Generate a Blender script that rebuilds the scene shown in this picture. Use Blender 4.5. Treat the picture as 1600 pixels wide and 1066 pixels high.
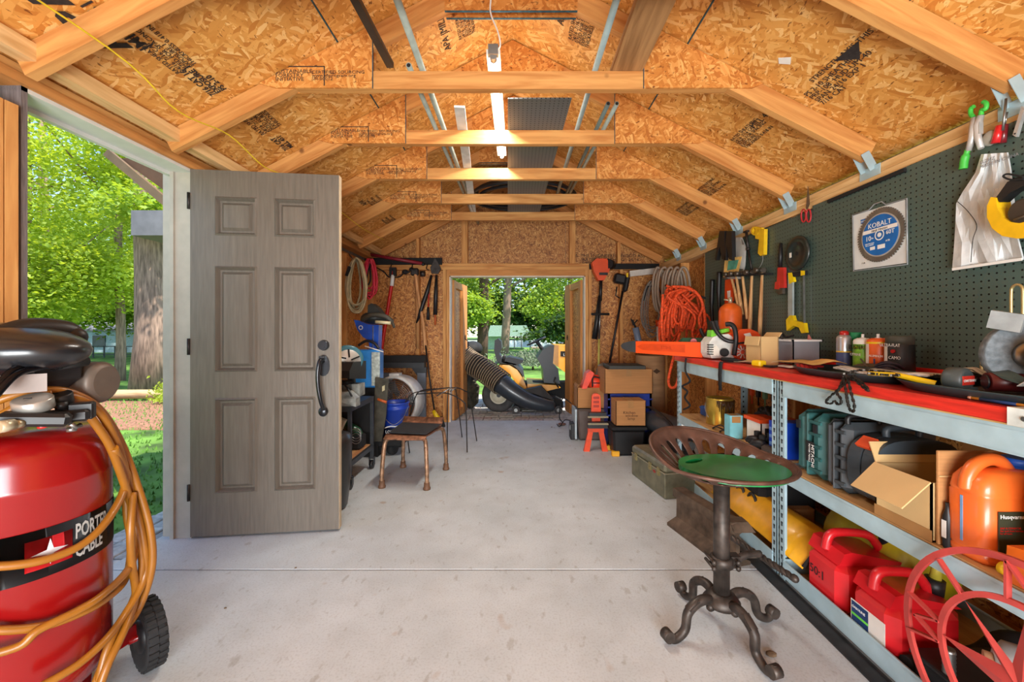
import bpy, math, random
from math import sin, cos, pi, sqrt, radians
from mathutils import Vector, Matrix
random.seed(7)
SC = bpy.context.scene
COL = SC.collection
for o in list(bpy.data.objects): bpy.data.objects.remove(o)
# ---------------------------------------------------------------- camera
F, H, CX, CY = 640.0, 1.148, 808.0, 516.0
cd = bpy.data.cameras.new('camera'); cam = bpy.data.objects.new('camera', cd); COL.objects.link(cam)
cam.location = (0, 0, H); cam.rotation_euler = (pi/2, 0, 0)
cd.sensor_width = 36; cd.lens = F/1600*36; cd.shift_x = -(CX-800)/1600; cd.shift_y = -(533-CY)/1600
cd.clip_start = 0.02; cd.clip_end = 400
SC.camera = cam
# ---------------------------------------------------------------- world, sun, lamps, exposure
w = bpy.data.worlds.new('world'); SC.world = w; w.use_nodes = True
nt = w.node_tree; bg = nt.nodes['Background']
sky = nt.nodes.new('ShaderNodeTexSky'); sky.sky_type = 'NISHITA'; sky.sun_disc = False
sky.sun_elevation = radians(60); sky.sun_rotation = radians(118); sky.air_density = 1.0; sky.dust_density = 0.6; sky.ozone_density = 2.2
nt.links.new(sky.outputs[0], bg.inputs[0]); bg.inputs[1].default_value = 0.2
def light(name, kind, loc, energy, color=(1,1,1), size=1, size_y=None, target=None):
    l = bpy.data.lights.new(name, kind); o = bpy.data.objects.new(name, l); COL.objects.link(o)
    o.location = loc; l.energy = energy; l.color = color
    if kind == 'AREA':
        l.size = size
        if size_y: l.shape = 'RECTANGLE'; l.size_y = size_y
    if kind == 'SUN': l.angle = radians(size)
    if target is not None: o.rotation_euler = (Vector(target)-Vector(loc)).to_track_quat('-Z', 'Y').to_euler()
    return o
light('sun', 'SUN', (4.5, -2.4, 9), 5.2, (1, .93, .82), 1.2, target=(0, 0.3, 0))
# tube lamp in view carries an area lamp, then an added fill lamp
light('tube_lamp_light', 'AREA', (-.12, 2.65, 2.505), 18, (1, .96, .88), .1, 1.2, target=(-.12, 2.65, 0))
light('tube_lamp_glow', 'AREA', (-.12, 2.65, 2.56), 4, (1, .96, .88), .1, 1.2, target=(-.12, 2.65, 4))
light('rear_fill_light', 'AREA', (0, -1.66, .75), 108, (.97, .985, 1), 1.8, 1.3, target=(0, 2.8, 1.55))  # unseen fill lamp, added to brighten the interior from behind the camera
SC.view_settings.view_transform = 'Standard'; SC.view_settings.look = 'None'
SC.view_settings.gamma = 1; SC.view_settings.use_curve_mapping = False; SC.view_settings.exposure = 0.85
# ---------------------------------------------------------------- helpers
V = Vector
def W(px, py, Y): return V(((px-CX)*Y/F, Y, H-(py-CY)*Y/F))
def WX(px, py, X): return W(px, py, X*F/(px-CX))
def WZ(px, py, z=0.0): return W(px, py, (H-z)*F/(py-CY))
def lin(c):
    c = c/255.0
    return c/12.92 if c <= .04045 else ((c+.055)/1.055)**2.4
def rgb(r, g, b): return (lin(r), lin(g), lin(b), 1)
MATS = {}
def M(key, col, rough=.6, metal=0, var=.12, scale=14, bump=0.0, emit=0, trans=0, alpha=1, stretch=None, coat=0):
    """plain material with a little procedural variation"""
    if key in MATS: return MATS[key]
    m = bpy.data.materials.new(key); m.use_nodes = True; n = m.node_tree; b = n.nodes['Principled BSDF']
    c = rgb(*col)
    tc = n.nodes.new('ShaderNodeTexCoord'); mp = n.nodes.new('ShaderNodeMapping'); n.links.new(tc.outputs['Object'], mp.inputs[0])
    if stretch: mp.inputs['Scale'].default_value = stretch
    no = n.nodes.new('ShaderNodeTexNoise'); no.inputs['Scale'].default_value = scale; no.inputs['Detail'].default_value = 5
    n.links.new(mp.outputs[0], no.inputs['Vector'])
    cr = n.nodes.new('ShaderNodeValToRGB'); n.links.new(no.outputs['Fac'], cr.inputs[0])
    cr.color_ramp.elements[0].position = .3; cr.color_ramp.elements[1].position = .7
    cr.color_ramp.elements[0].color = tuple(max(0, x*(1-var*1.6)) for x in c[:3])+(1,)
    cr.color_ramp.elements[1].color = tuple(min(1, x*(1+var)) for x in c[:3])+(1,)
    n.links.new(cr.outputs[0], b.inputs['Base Color'])
    b.inputs['Roughness'].default_value = rough; b.inputs['Metallic'].default_value = metal
    if coat: b.inputs['Coat Weight'].default_value = coat; b.inputs['Coat Roughness'].default_value = .15
    if trans: b.inputs['Transmission Weight'].default_value = trans
    if alpha < 1: b.inputs['Alpha'].default_value = alpha
    if emit: b.inputs['Emission Color'].default_value = c; b.inputs['Emission Strength'].default_value = emit
    if bump:
        bu = n.nodes.new('ShaderNodeBump'); bu.inputs['Strength'].default_value = bump; bu.inputs['Distance'].default_value = .004
        n.links.new(no.outputs['Fac'], bu.inputs['Height']); n.links.new(bu.outputs[0], b.inputs['Normal'])
    MATS[key] = m; return m
def wood(key, c1, c2, axis='X', rough=.7, s=1.0):
    if key in MATS: return MATS[key]
    m = bpy.data.materials.new(key); m.use_nodes = True; n = m.node_tree; b = n.nodes['Principled BSDF']
    tc = n.nodes.new('ShaderNodeTexCoord'); mp = n.nodes.new('ShaderNodeMapping'); oi = n.nodes.new('ShaderNodeObjectInfo')
    va = n.nodes.new('ShaderNodeVectorMath'); va.operation = 'ADD'; mu = n.nodes.new('ShaderNodeMath'); mu.operation = 'MULTIPLY'; mu.inputs[1].default_value = 37
    n.links.new(oi.outputs['Random'], mu.inputs[0]); n.links.new(tc.outputs['Object'], mp.inputs[0])
    n.links.new(mp.outputs[0], va.inputs[0]); n.links.new(mu.outputs[0], va.inputs[1])
    sc = {'X': (1.2, 14, 14), 'Y': (14, 1.2, 14), 'Z': (14, 14, 1.2)}[axis]
    mp.inputs['Scale'].default_value = tuple(v*s for v in sc)
    wv = n.nodes.new('ShaderNodeTexNoise'); wv.inputs['Scale'].default_value = 2.2; wv.inputs['Detail'].default_value = 7; wv.inputs['Distortion'].default_value = .6
    n.links.new(va.outputs[0], wv.inputs['Vector'])
    cr = n.nodes.new('ShaderNodeValToRGB'); e = cr.color_ramp.elements
    e[0].position = .32; e[0].color = rgb(*c1); e[1].position = .62; e[1].color = rgb(*c2)
    n.links.new(wv.outputs['Fac'], cr.inputs[0])
    # knots
    vo = n.nodes.new('ShaderNodeTexVoronoi'); vo.inputs['Scale'].default_value = 3.4
    mp2 = n.nodes.new('ShaderNodeMapping'); n.links.new(tc.outputs['Object'], mp2.inputs[0])
    va2 = n.nodes.new('ShaderNodeVectorMath'); va2.operation = 'ADD'; n.links.new(mp2.outputs[0], va2.inputs[0]); n.links.new(mu.outputs[0], va2.inputs[1]); n.links.new(va2.outputs[0], vo.inputs['Vector'])
    kr = n.nodes.new('ShaderNodeValToRGB'); ke = kr.color_ramp.elements; ke[0].position = .035; ke[0].color = (.28, .2, .13, 1); ke[1].position = .075; ke[1].color = (1, 1, 1, 1)
    n.links.new(vo.outputs['Distance'], kr.inputs[0])
    mx = n.nodes.new('ShaderNodeMixRGB'); mx.blend_type = 'MULTIPLY'; mx.inputs[0].default_value = .85
    n.links.new(cr.outputs[0], mx.inputs[1]); n.links.new(kr.outputs[0], mx.inputs[2]); n.links.new(mx.outputs[0], b.inputs['Base Color'])
    b.inputs['Roughness'].default_value = rough
    bu = n.nodes.new('ShaderNodeBump'); bu.inputs['Strength'].default_value = .15; bu.inputs['Distance'].default_value = .003
    n.links.new(wv.outputs['Fac'], bu.inputs['Height']); n.links.new(bu.outputs[0], b.inputs['Normal'])
    MATS[key] = m; return m
def osb(key, tones, scale=1.0, xz=False):
    if key in MATS: return MATS[key]
    m = bpy.data.materials.new(key); m.use_nodes = True; n = m.node_tree; b = n.nodes['Principled BSDF']
    tc = n.nodes.new('ShaderNodeTexCoord'); oi = n.nodes.new('ShaderNodeObjectInfo')
    mu = n.nodes.new('ShaderNodeMath'); mu.operation = 'MULTIPLY'; mu.inputs[1].default_value = 53; n.links.new(oi.outputs['Random'], mu.inputs[0])
    va = n.nodes.new('ShaderNodeVectorMath'); va.operation = 'ADD'; n.links.new(tc.outputs['Object'], va.inputs[0]); n.links.new(mu.outputs[0], va.inputs[1])
    nw = n.nodes.new('ShaderNodeTexNoise'); nw.inputs['Scale'].default_value = 9; n.links.new(va.outputs[0], nw.inputs['Vector'])
    ds = n.nodes.new('ShaderNodeVectorMath'); ds.operation = 'SCALE'; ds.inputs['Scale'].default_value = .05; n.links.new(nw.outputs['Color'], ds.inputs[0])
    ad = n.nodes.new('ShaderNodeVectorMath'); ad.operation = 'ADD'; n.links.new(va.outputs[0], ad.inputs[0]); n.links.new(ds.outputs[0], ad.inputs[1])
    if xz:
        mq = n.nodes.new('ShaderNodeMapping'); mq.inputs['Rotation'].default_value = (pi/2, 0, 0); n.links.new(ad.outputs[0], mq.inputs[0]); ad = mq
    prev = None; hprev = None
    for k, (ang, sx, sy, thr) in enumerate([(15, 16, 62, 0), (-32, 20, 85, .45), (62, 22, 75, .55), (-8, 17, 95, .5), (35, 30, 110, .55), (-70, 26, 100, .68)]):
        mp0 = n.nodes.new('ShaderNodeMapping'); mp0.inputs['Rotation'].default_value = (0, 0, radians(ang)); n.links.new(ad.outputs[0], mp0.inputs[0])
        mp = n.nodes.new('ShaderNodeMapping'); mp.inputs['Scale'].default_value = (sx*scale, sy*scale, 3); mp.inputs['Location'].default_value = (k*3.3, k*1.7, 0)
        n.links.new(mp0.outputs[0], mp.inputs[0])
        vo = n.nodes.new('ShaderNodeTexVoronoi'); vo.inputs['Scale'].default_value = 1; n.links.new(mp.outputs[0], vo.inputs['Vector'])
        sp = n.nodes.new('ShaderNodeSeparateColor'); n.links.new(vo.outputs['Color'], sp.inputs[0])
        cr = n.nodes.new('ShaderNodeValToRGB'); n.links.new(sp.outputs[0], cr.inputs[0])
        while len(cr.color_ramp.elements) < len(tones): cr.color_ramp.elements.new(.5)
        for i, t in enumerate(tones): cr.color_ramp.elements[i].position = (i/(len(tones)-1))**1.0; cr.color_ramp.elements[i].color = rgb(*t)
        if prev is None: prev = cr.outputs[0]; hprev = sp.outputs[0]
        else:
            gt = n.nodes.new('ShaderNodeMath'); gt.operation = 'GREATER_THAN'; gt.inputs[1].default_value = thr; n.links.new(sp.outputs[1], gt.inputs[0])
            mx = n.nodes.new('ShaderNodeMixRGB'); n.links.new(gt.outputs[0], mx.inputs[0]); n.links.new(prev, mx.inputs[1]); n.links.new(cr.outputs[0], mx.inputs[2]); prev = mx.outputs[0]
            mh = n.nodes.new('ShaderNodeMixRGB'); n.links.new(gt.outputs[0], mh.inputs[0]); n.links.new(hprev, mh.inputs[1]); n.links.new(sp.outputs[0], mh.inputs[2]); hprev = mh.outputs[0]
    # dark cracks and specks
    no = n.nodes.new('ShaderNodeTexNoise'); no.inputs['Scale'].default_value = 70; no.inputs['Detail'].default_value = 3; mpn = n.nodes.new('ShaderNodeMapping'); mpn.inputs['Scale'].default_value = (.5, 1.2, 1)
    n.links.new(va.outputs[0], mpn.inputs[0]); n.links.new(mpn.outputs[0], no.inputs['Vector'])
    kr = n.nodes.new('ShaderNodeValToRGB'); kr.color_ramp.elements[0].position = .29; kr.color_ramp.elements[0].color = (.25, .14, .07, 1); kr.color_ramp.elements[1].position = .36; kr.color_ramp.elements[1].color = (1, 1, 1, 1)
    n.links.new(no.outputs['Fac'], kr.inputs[0])
    mx = n.nodes.new('ShaderNodeMixRGB'); mx.blend_type = 'MULTIPLY'; mx.inputs[0].default_value = .9; n.links.new(prev, mx.inputs[1]); n.links.new(kr.outputs[0], mx.inputs[2])
    n.links.new(mx.outputs[0], b.inputs['Base Color']); b.inputs['Roughness'].default_value = .55
    bu = n.nodes.new('ShaderNodeBump'); bu.inputs['Strength'].default_value = .25; bu.inputs['Distance'].default_value = .002; n.links.new(hprev, bu.inputs['Height']); n.links.new(bu.outputs[0], b.inputs['Normal'])
    MATS[key] = m; return m
OFF = {}
NAMES = {}
def tag(o, label=None, cat=None, group=None, kind=None):
    if label: o['label'] = label
    if cat: o['category'] = cat
    if group: o['group'] = group
    if kind: o['kind'] = kind
    return o
def T(name, label, cat, loc, group=None):
    o = bpy.data.objects.new(name, None); COL.objects.link(o); o.empty_display_size = .05
    o.location = loc; OFF[o] = V(loc); return tag(o, label, cat, group)
def orth(d):
    d = V(d).normalized(); a = V((0, 0, 1)) if abs(d.z) < .9 else V((1, 0, 0))
    u = d.cross(a).normalized(); return u, d.cross(u).normalized()
class MB:
    def __init__(s): s.v = []; s.f = []; s.sm = []
    def add(s, vs, fs, smooth=False):
        k = len(s.v); s.v += [V(p) for p in vs]; s.f += [[i+k for i in f] for f in fs]; s.sm += [smooth]*len(fs); return s
    def box(s, c, d, rot=None, taper=1.0, ch=0):
        x, y, z = d[0]/2, d[1]/2, d[2]/2; c = V(c); R = rot if rot is not None else Matrix.Identity(3)
        if ch:   # chamfered box: footprint octagon with inset top/bottom
            ch = min(ch, x*.9, y*.9, z*.9); vs = []
            for zz, ins in ((-z, ch), (-z+ch, 0), (z-ch, 0), (z, ch)):
                tt = taper if zz < 0 else 1
                for px, py in ((x-ins, y-ch-ins*.4), (x-ch-ins*.4, y-ins), (-x+ch+ins*.4, y-ins), (-x+ins, y-ch-ins*.4), (-x+ins, -y+ch+ins*.4), (-x+ch+ins*.4, -y+ins), (x-ch-ins*.4, -y+ins), (x-ins, -y+ch+ins*.4)):
                    vs.append(c+R@V((px*tt, py*tt, zz)))
            fs = [list(range(7, -1, -1)), list(range(24, 32))]
            for r in range(3):
                for i in range(8): j = (i+1) % 8; fs.append([r*8+i, r*8+j, r*8+8+j, r*8+8+i])
            return s.add(vs, fs)
        vs = [c+R@V((sx*x*(taper if sz < 0 else 1), sy*y*(taper if sz < 0 else 1), sz*z)) for sz in (-1, 1) for sy in (-1, 1) for sx in (-1, 1)]
        return s.add(vs, [(0, 2, 3, 1), (4, 5, 7, 6), (0, 1, 5, 4), (2, 6, 7, 3), (0, 4, 6, 2), (1, 3, 7, 5)])
    def b2(s, a, b, ch=0):
        a, b = V(a), V(b); return s.box((a+b)/2, [abs(b[i]-a[i]) for i in range(3)], ch=ch)
    def bar(s, p0, p1, w, t, up=(0, 0, 1)):
        p0, p1 = V(p0), V(p1); x = (p1-p0).normalized(); y = V(up).cross(x)
        if y.length < 1e-4: y = V((0, 1, 0)).cross(x)
        y.normalize(); z = x.cross(y); R = Matrix((x, y, z)).transposed()
        return s.box((p0+p1)/2, ((p1-p0).length, t, w), R)
    def cyl(s, p0, p1, r0, r1=None, n=14, cap=True, smooth=True):
        r1 = r0 if r1 is None else r1; p0, p1 = V(p0), V(p1); u, v = orth(p1-p0)
        ring = lambda p, r: [p+u*(r*cos(2*pi*i/n))+v*(r*sin(2*pi*i/n)) for i in range(n)]
        s.add(ring(p0, r0)+ring(p1, r1), [(i, (i+1) % n, n+(i+1) % n, n+i) for i in range(n)], smooth)
        if cap: k = len(s.v)-2*n; s.f += [list(range(k+n-1, k-1, -1)), list(range(k+n, k+2*n))]; s.sm += [False]*2
        return s
    def tube(s, pts, r, n=8, closed=False, cap=True):
        pts = [V(p) for p in pts]; N = len(pts); rr = r if hasattr(r, '__len__') else [r]*N
        u = None; k = len(s.v); vs = []
        for i, p in enumerate(pts):
            a = pts[(i-1) % N] if (closed or i > 0) else p; b = pts[(i+1) % N] if (closed or i < N-1) else p
            d = (b-a); d = d.normalized() if d.length > 1e-9 else V((0, 0, 1))
            if u is None: u, _ = orth(d)
            else:
                u = u-d*u.dot(d); u = u.normalized() if u.length > 1e-6 else orth(d)[0]
            v = d.cross(u); vs += [p+u*(rr[i]*cos(2*pi*j/n))+v*(rr[i]*sin(2*pi*j/n)) for j in range(n)]
        fs = []
        for i in range(N if closed else N-1):
            a = i*n; b = ((i+1) % N)*n
            fs += [(a+j, a+(j+1) % n, b+(j+1) % n, b+j) for j in range(n)]
        s.add(vs, fs, True)
        if cap and not closed: s.f += [list(range(k+n-1, k-1, -1)), list(range(k+(N-1)*n, k+N*n))]; s.sm += [False]*2
        return s
    def lathe(s, prof, c, ax=(0, 0, 1), n=24, smooth=True, cap=True, sx=1, sy=1):
        c = V(c); ax = V(ax).normalized(); u, v = orth(ax); k = len(s.v)
        vs = [c+ax*z+u*(r*cos(2*pi*j/n)*sx)+v*(r*sin(2*pi*j/n)*sy) for r, z in prof for j in range(n)]
        fs = [(i*n+j, i*n+(j+1) % n, (i+1)*n+(j+1) % n, (i+1)*n+j) for i in range(len(prof)-1) for j in range(n)]
        s.add(vs, fs, smooth)
        if cap:
            if prof[0][0] > 1e-4: s.f.append(list(range(k+n-1, k-1, -1))); s.sm.append(False)
            if prof[-1][0] > 1e-4: s.f.append(list(range(k+(len(prof)-1)*n, k+len(prof)*n))); s.sm.append(False)
        return s
    def ell(s, c, r, n=16, m=10, rot=None):
        R = rot if rot is not None else Matrix.Identity(3); c = V(c)
        vs = []
        for i in range(m+1):
            a = pi*i/m
            for j in range(n): b = 2*pi*j/n; vs.append(c+R@V((r[0]*sin(a)*cos(b), r[1]*sin(a)*sin(b), r[2]*cos(a))))
        return s.add(vs, [(i*n+j, (i+1)*n+j, (i+1)*n+(j+1) % n, i*n+(j+1) % n) for i in range(m) for j in range(n)], True)
    def prism(s, poly, ex):
        """poly: list of 3-D points of a planar outline; ex: extrusion vector"""
        n = len(poly); ex = V(ex); k = len(s.v); P = [V(p) for p in poly]
        s.add(P+[p+ex for p in P], [(i, (i+1) % n, n+(i+1) % n, n+i) for i in range(n)])
        s.f += [list(range(k+n-1, k-1, -1)), list(range(k+n, k+2*n))]; s.sm += [False]*2; return s
    def ringpr(s, outer, inner, ex):
        """flat ring between two outlines with the same count, extruded"""
        n = len(outer); ex = V(ex); P = [V(p) for p in outer]+[V(p) for p in inner]; Q = [p+ex for p in P]; fs = []
        for i in range(n):
            j = (i+1) % n; fs += [(i, j, n+j, n+i), (2*n+i, 3*n+i, 3*n+j, 2*n+j), (i, 2*n+i, 2*n+j, j), (n+i, n+j, 3*n+j, 3*n+i)]
        return s.add(P+Q, fs)
    def sheet(s, rows, th=(0, 0, .001), smooth=True):
        """grid of points -> thin sheet with thickness vector"""
        a, b = len(rows), len(rows[0]); th = V(th); P = [V(p) for r in rows for p in r]; N = a*b; fs = []
        for i in range(a-1):
            for j in range(b-1):
                q = (i*b+j, i*b+j+1, (i+1)*b+j+1, (i+1)*b+j); fs.append(q); fs.append(tuple(N+x for x in reversed(q)))
        bd = [j for j in range(b)]+[i*b+b-1 for i in range(1, a)]+[(a-1)*b+j for j in range(b-2, -1, -1)]+[i*b for i in range(a-2, 0, -1)]
        for i in range(len(bd)): x, y = bd[i], bd[(i+1) % len(bd)]; fs.append((x, N+x, N+y, y))
        return s.add(P+[p+th for p in P], fs, smooth)
    def done(s, name, mat, parent=None, **kw):
        xs = [p.x for p in s.v]; ys = [p.y for p in s.v]; zs = [p.z for p in s.v]
        loc = V(((min(xs)+max(xs))/2, (min(ys)+max(ys))/2, min(zs)))
        me = bpy.data.meshes.new(name); me.from_pydata([p-loc for p in s.v], [], s.f)
        me.polygons.foreach_set('use_smooth', s.sm)
        import bmesh
        bm = bmesh.new(); bm.from_mesh(me); bmesh.ops.recalc_face_normals(bm, faces=bm.faces); bm.to_mesh(me); bm.free()
        for mm in (mat if isinstance(mat, (list, tuple)) else [mat]): me.materials.append(mm)
        o = bpy.data.objects.new(name, me); COL.objects.link(o)
        base = OFF[parent] if parent is not None else V((0, 0, 0))
        if parent is not None: o.parent = parent
        o.location = loc-base; OFF[o] = loc
        return tag(o, **kw) if kw else o
BOARDS = {}
def board(name, p0, p1, w, t, mat, parent=None, up=(0, 0, 1), **kw):
    """lumber with its grain along its own X axis; w along up, t across"""
    p0, p1 = V(p0), V(p1); x = (p1-p0).normalized(); y = V(up).cross(x).normalized(); z = x.cross(y)
    L = (p1-p0).length; key = (round(L, 4), round(w, 4), round(t, 4), mat.name)
    if key not in BOARDS:
        b = MB(); b.box((0, 0, 0), (L, t, w)); me = bpy.data.meshes.new(name); me.from_pydata(b.v, [], b.f); me.materials.append(mat); BOARDS[key] = me
    o = bpy.data.objects.new(name, BOARDS[key]); COL.objects.link(o)
    base = OFF[parent] if parent is not None else V((0, 0, 0))
    if parent is not None: o.parent = parent
    c = (p0+p1)/2; o.matrix_local = Matrix.Translation(c-base) @ Matrix((x, y, z)).transposed().to_4x4()
    OFF[o] = c; return tag(o, **kw) if kw else o
def text(s, size, mat, parent, org, xd=(1, 0, 0), yd=(0, 0, 1), name='lettering', align='LEFT', ext=.0004, sx=1, space=1.0, line=1.0, bold=0):
    c = bpy.data.curves.new(name, 'FONT'); c.body = s; c.size = size; c.align_x = align; c.extrude = ext; c.resolution_u = 2; c.offset = bold; c.space_line = line; c.space_character = space
    t = bpy.data.objects.new('tmp', c); COL.objects.link(t)
    dg = bpy.context.evaluated_depsgraph_get(); me = bpy.data.meshes.new_from_object(t.evaluated_get(dg)); bpy.data.objects.remove(t)
    xd = V(xd).normalized(); yd = V(yd).normalized(); zd = xd.cross(yd)
    org = V(org); R = Matrix((xd, yd, zd)).transposed()
    for v in me.vertices: v.co = R@V((v.co.x*sx, v.co.y, v.co.z))
    me.materials.clear(); me.materials.append(mat); me.name = name
    o = bpy.data.objects.new(name, me); COL.objects.link(o); base = OFF[parent] if parent is not None else V((0, 0, 0))
    if parent is not None: o.parent = parent
    o.location = org-base; OFF[o] = org; return o
def spl(pts, k=8, closed=False):
    """Catmull-Rom through points"""
    P = [V(p) for p in pts]; N = len(P); out = []
    for i in range(N if closed else N-1):
        if closed: a, b, c, d = P[(i-1) % N], P[i], P[(i+1) % N], P[(i+2) % N]
        else: a, b, c, d = P[max(i-1, 0)], P[i], P[i+1], P[min(i+2, N-1)]
        for j in range(k):
            t = j/k; out.append(.5*((2*b)+(c-a)*t+(2*a-5*b+4*c-d)*t*t+(3*b-a-3*c+d)*t**3))
    if not closed: out.append(P[-1])
    return out
def rz(a): return Matrix.Rotation(a, 3, 'Z')
def rx(a): return Matrix.Rotation(a, 3, 'X')
def ry(a): return Matrix.Rotation(a, 3, 'Y')
# ---------------------------------------------------------------- materials
LUM = wood('lumber', (184, 118, 56), (216, 158, 90), 'X')
LUM2 = wood('lumber_pale', (205, 160, 100), (235, 198, 140), 'X')
LUMD = wood('lumber_orange', (178, 116, 56), (205, 142, 76), 'X')
OSBR = osb('strand_board_roof', [(190, 120, 48), (206, 140, 62), (216, 152, 74), (226, 166, 88), (240, 192, 122)], .6)
OSBW = osb('strand_board_wall', [(130, 74, 32), (168, 102, 46), (194, 128, 60), (210, 146, 76), (224, 170, 100)], .95)
OSBG = osb('strand_board_gusset', [(150, 80, 24), (186, 112, 40), (204, 130, 52), (214, 148, 70), (226, 168, 90)], 1.2)
OSBX = osb('strand_board_gable', [(120, 70, 32), (156, 98, 46), (180, 120, 60), (194, 138, 74), (214, 164, 98)], 1.1, True)
OSBGX = osb('strand_board_gusset_face', [(176, 104, 40), (192, 120, 50), (202, 132, 60), (212, 146, 74), (226, 170, 98)], .8, True)
INK = M('stamp_ink', (45, 38, 36), .8, var=.3, scale=60)
BLUEEDGE = M('painted_board_edge', (38, 84, 98), .7, var=.4, scale=40)
BLK = M('black_plastic', (24, 24, 26), .45, var=.1)
BLKM = M('black_matte', (20, 20, 21), .8)
RUB = M('rubber', (30, 30, 31), .85, bump=.2, scale=60)
STEEL = M('bare_steel', (150, 150, 148), .35, .9, var=.2)
GALV = M('galvanised_steel', (172, 198, 206), .45, .15, var=.10, scale=9)
DKST = M('dark_steel', (66, 62, 60), .5, .7, var=.3, scale=22)
RED = M('red_paint', (182, 24, 20), .32, coat=.4, var=.08)
REDP = M('red_plastic', (186, 22, 24), .38, var=.06)
ORG = M('orange_plastic', (222, 76, 20), .42, var=.06)
YEL = M('yellow_plastic', (240, 200, 20), .42, var=.05)
BLU = M('blue_plastic', (28, 84, 178), .45, var=.08)
WHT = M('white_plastic', (232, 232, 228), .45, var=.03)
CARD = M('cardboard', (176, 124, 74), .85, var=.08, scale=5, stretch=(1, 1, 30))
CARDL = M('pale_cardboard', (206, 172, 118), .85, var=.06, scale=6)
TAPE = M('packing_tape', (164, 118, 66), .35, var=.06)
HDL = wood('tool_handle_wood', (150, 96, 52), (200, 146, 92), 'Z', s=2)
PAPER = M('paper', (232, 228, 220), .8, var=.05)
GRNP = M('green_plastic', (24, 150, 52), .4, var=.08)
# ================================================================ THE SHELL
XW, XO = 1.78, 1.87          # inner stud face, sheathing face
Y0, Y1 = -1.6, 5.10          # rear and far inner stud faces
RX = -.03                    # ridge
def zr(x): return 3.026-.515*abs(x-RX)      # underside of roof sheathing
def zl(x): return 2.914-.515*abs(x-RX)      # lower rafter edge
def conc():
    m = bpy.data.materials.new('concrete'); m.use_nodes = True; n = m.node_tree; b = n.nodes['Principled BSDF']
    tc = n.nodes.new('ShaderNodeNewGeometry')
    def noise(s, d, x=(1, 1, 1)):
        mp = n.nodes.new('ShaderNodeMapping'); mp.inputs['Scale'].default_value = x; n.links.new(tc.outputs['Position'], mp.inputs[0])
        t = n.nodes.new('ShaderNodeTexNoise'); t.inputs['Scale'].default_value = s; t.inputs['Detail'].default_value = d; n.links.new(mp.outputs[0], t.inputs['Vector']); return t.outputs['Fac']
    def ramp(src, p0, c0, p1, c1):
        r = n.nodes.new('ShaderNodeValToRGB'); e = r.color_ramp.elements; e[0].position = p0; e[0].color = c0; e[1].position = p1; e[1].color = c1; n.links.new(src, r.inputs[0]); return r.outputs[0]
    def mix(a, c, mode='MULTIPLY', f=1):
        x = n.nodes.new('ShaderNodeMixRGB'); x.blend_type = mode; x.inputs[0].default_value = f; n.links.new(a, x.inputs[1]); n.links.new(c, x.inputs[2]); return x.outputs[0]
    base = ramp(noise(2.2, 9), .3, rgb(182, 190, 193), .7, rgb(202, 209, 212))
    a = mix(base, ramp(noise(7, 6), .33, (.93, .92, .91, 1), .55, (1, 1, 1, 1)))
    a = mix(a, ramp(noise(26, 4, (1, .5, 1)), .30, (.66, .6, .55, 1), .38, (1, 1, 1, 1)), f=.6)
    a = mix(a, ramp(noise(5.3, 2), .24, (.80, .58, .45, 1), .29, (1, 1, 1, 1)), f=.8)
    a = mix(a, ramp(noise(120, 2), .3, (.86, .85, .84, 1), .5, (1, 1, 1, 1)))
    n.links.new(a, b.inputs['Base Color']); b.inputs['Roughness'].default_value = .62
    bu = n.nodes.new('ShaderNodeBump'); bu.inputs['Strength'].default_value = .12; bu.inputs['Distance'].default_value = .003
    n.links.new(noise(60, 5), bu.inputs['Height']); n.links.new(bu.outputs[0], b.inputs['Normal']); return m
CONC = conc()
fl = MB(); fl.b2((-1.98, Y0-.1, -.12), (1.98, 5.20, -.012)); fl = fl.done('floor', M('concrete_joint', (95, 90, 86), .9), kind='structure')
for a, b in ((-1.7, 1.959), (1.966, 5.20)):
    q = MB(); q.b2((-1.98, a, -.02), (1.98, b, 0), ch=.003); q.done('concrete_slab', CONC, fl)
sid = M('painted_siding', (132, 128, 122), .7)
# right wall
def osbpanel(parent, p, sx, sy, th, xd, yd, mat, name='osb_panel'):
    """panel with its face in local XY, centre p"""
    b = MB(); b.box((0, 0, 0), (sx, sy, th)); me = bpy.data.meshes.new(name); me.from_pydata(b.v, [], b.f); me.materials.append(mat)
    o = bpy.data.objects.new(name, me); COL.objects.link(o); o.parent = parent
    xd = V(xd).normalized(); yd = V(yd).normalized(); zd = xd.cross(yd)
    o.matrix_local = Matrix.Translation(V(p)-OFF[parent]) @ Matrix((xd, yd, zd)).transposed().to_4x4(); OFF[o] = V(p); return o
wr = MB(); wr.b2((1.885, Y0-.09, -.05), (1.90, 5.20, 2.02)); wr = wr.done('wall_right', sid, kind='structure')
for i in range(6):
    a = Y0-.09+i*1.22; b = min(a+1.217, 5.19); osbpanel(wr, (1.8775, (a+b)/2, 1.0), b-a, 2.0, .013, (0, 1, 0), (0, 0, 1), OSBW)
for y in [4.47-.61*i for i in range(10)]+[5.12]:
    board('stud', (1.825, y, .038), (1.825, y, 1.88), .09, .038, LUM, wr, up=(1, 0, 0))
board('sole_plate', (1.825, Y0, .019), (1.825, 5.15, .019), .038, .089, LUM, wr)
board('top_plate', (1.825, Y0, 1.904), (1.825, 5.15, 1.904), .040, .089, LUM2, wr)
board('top_plate', (1.825, Y0, 1.9465), (1.825, 5.15, 1.9465), .042, .089, LUM2, wr)
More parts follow.
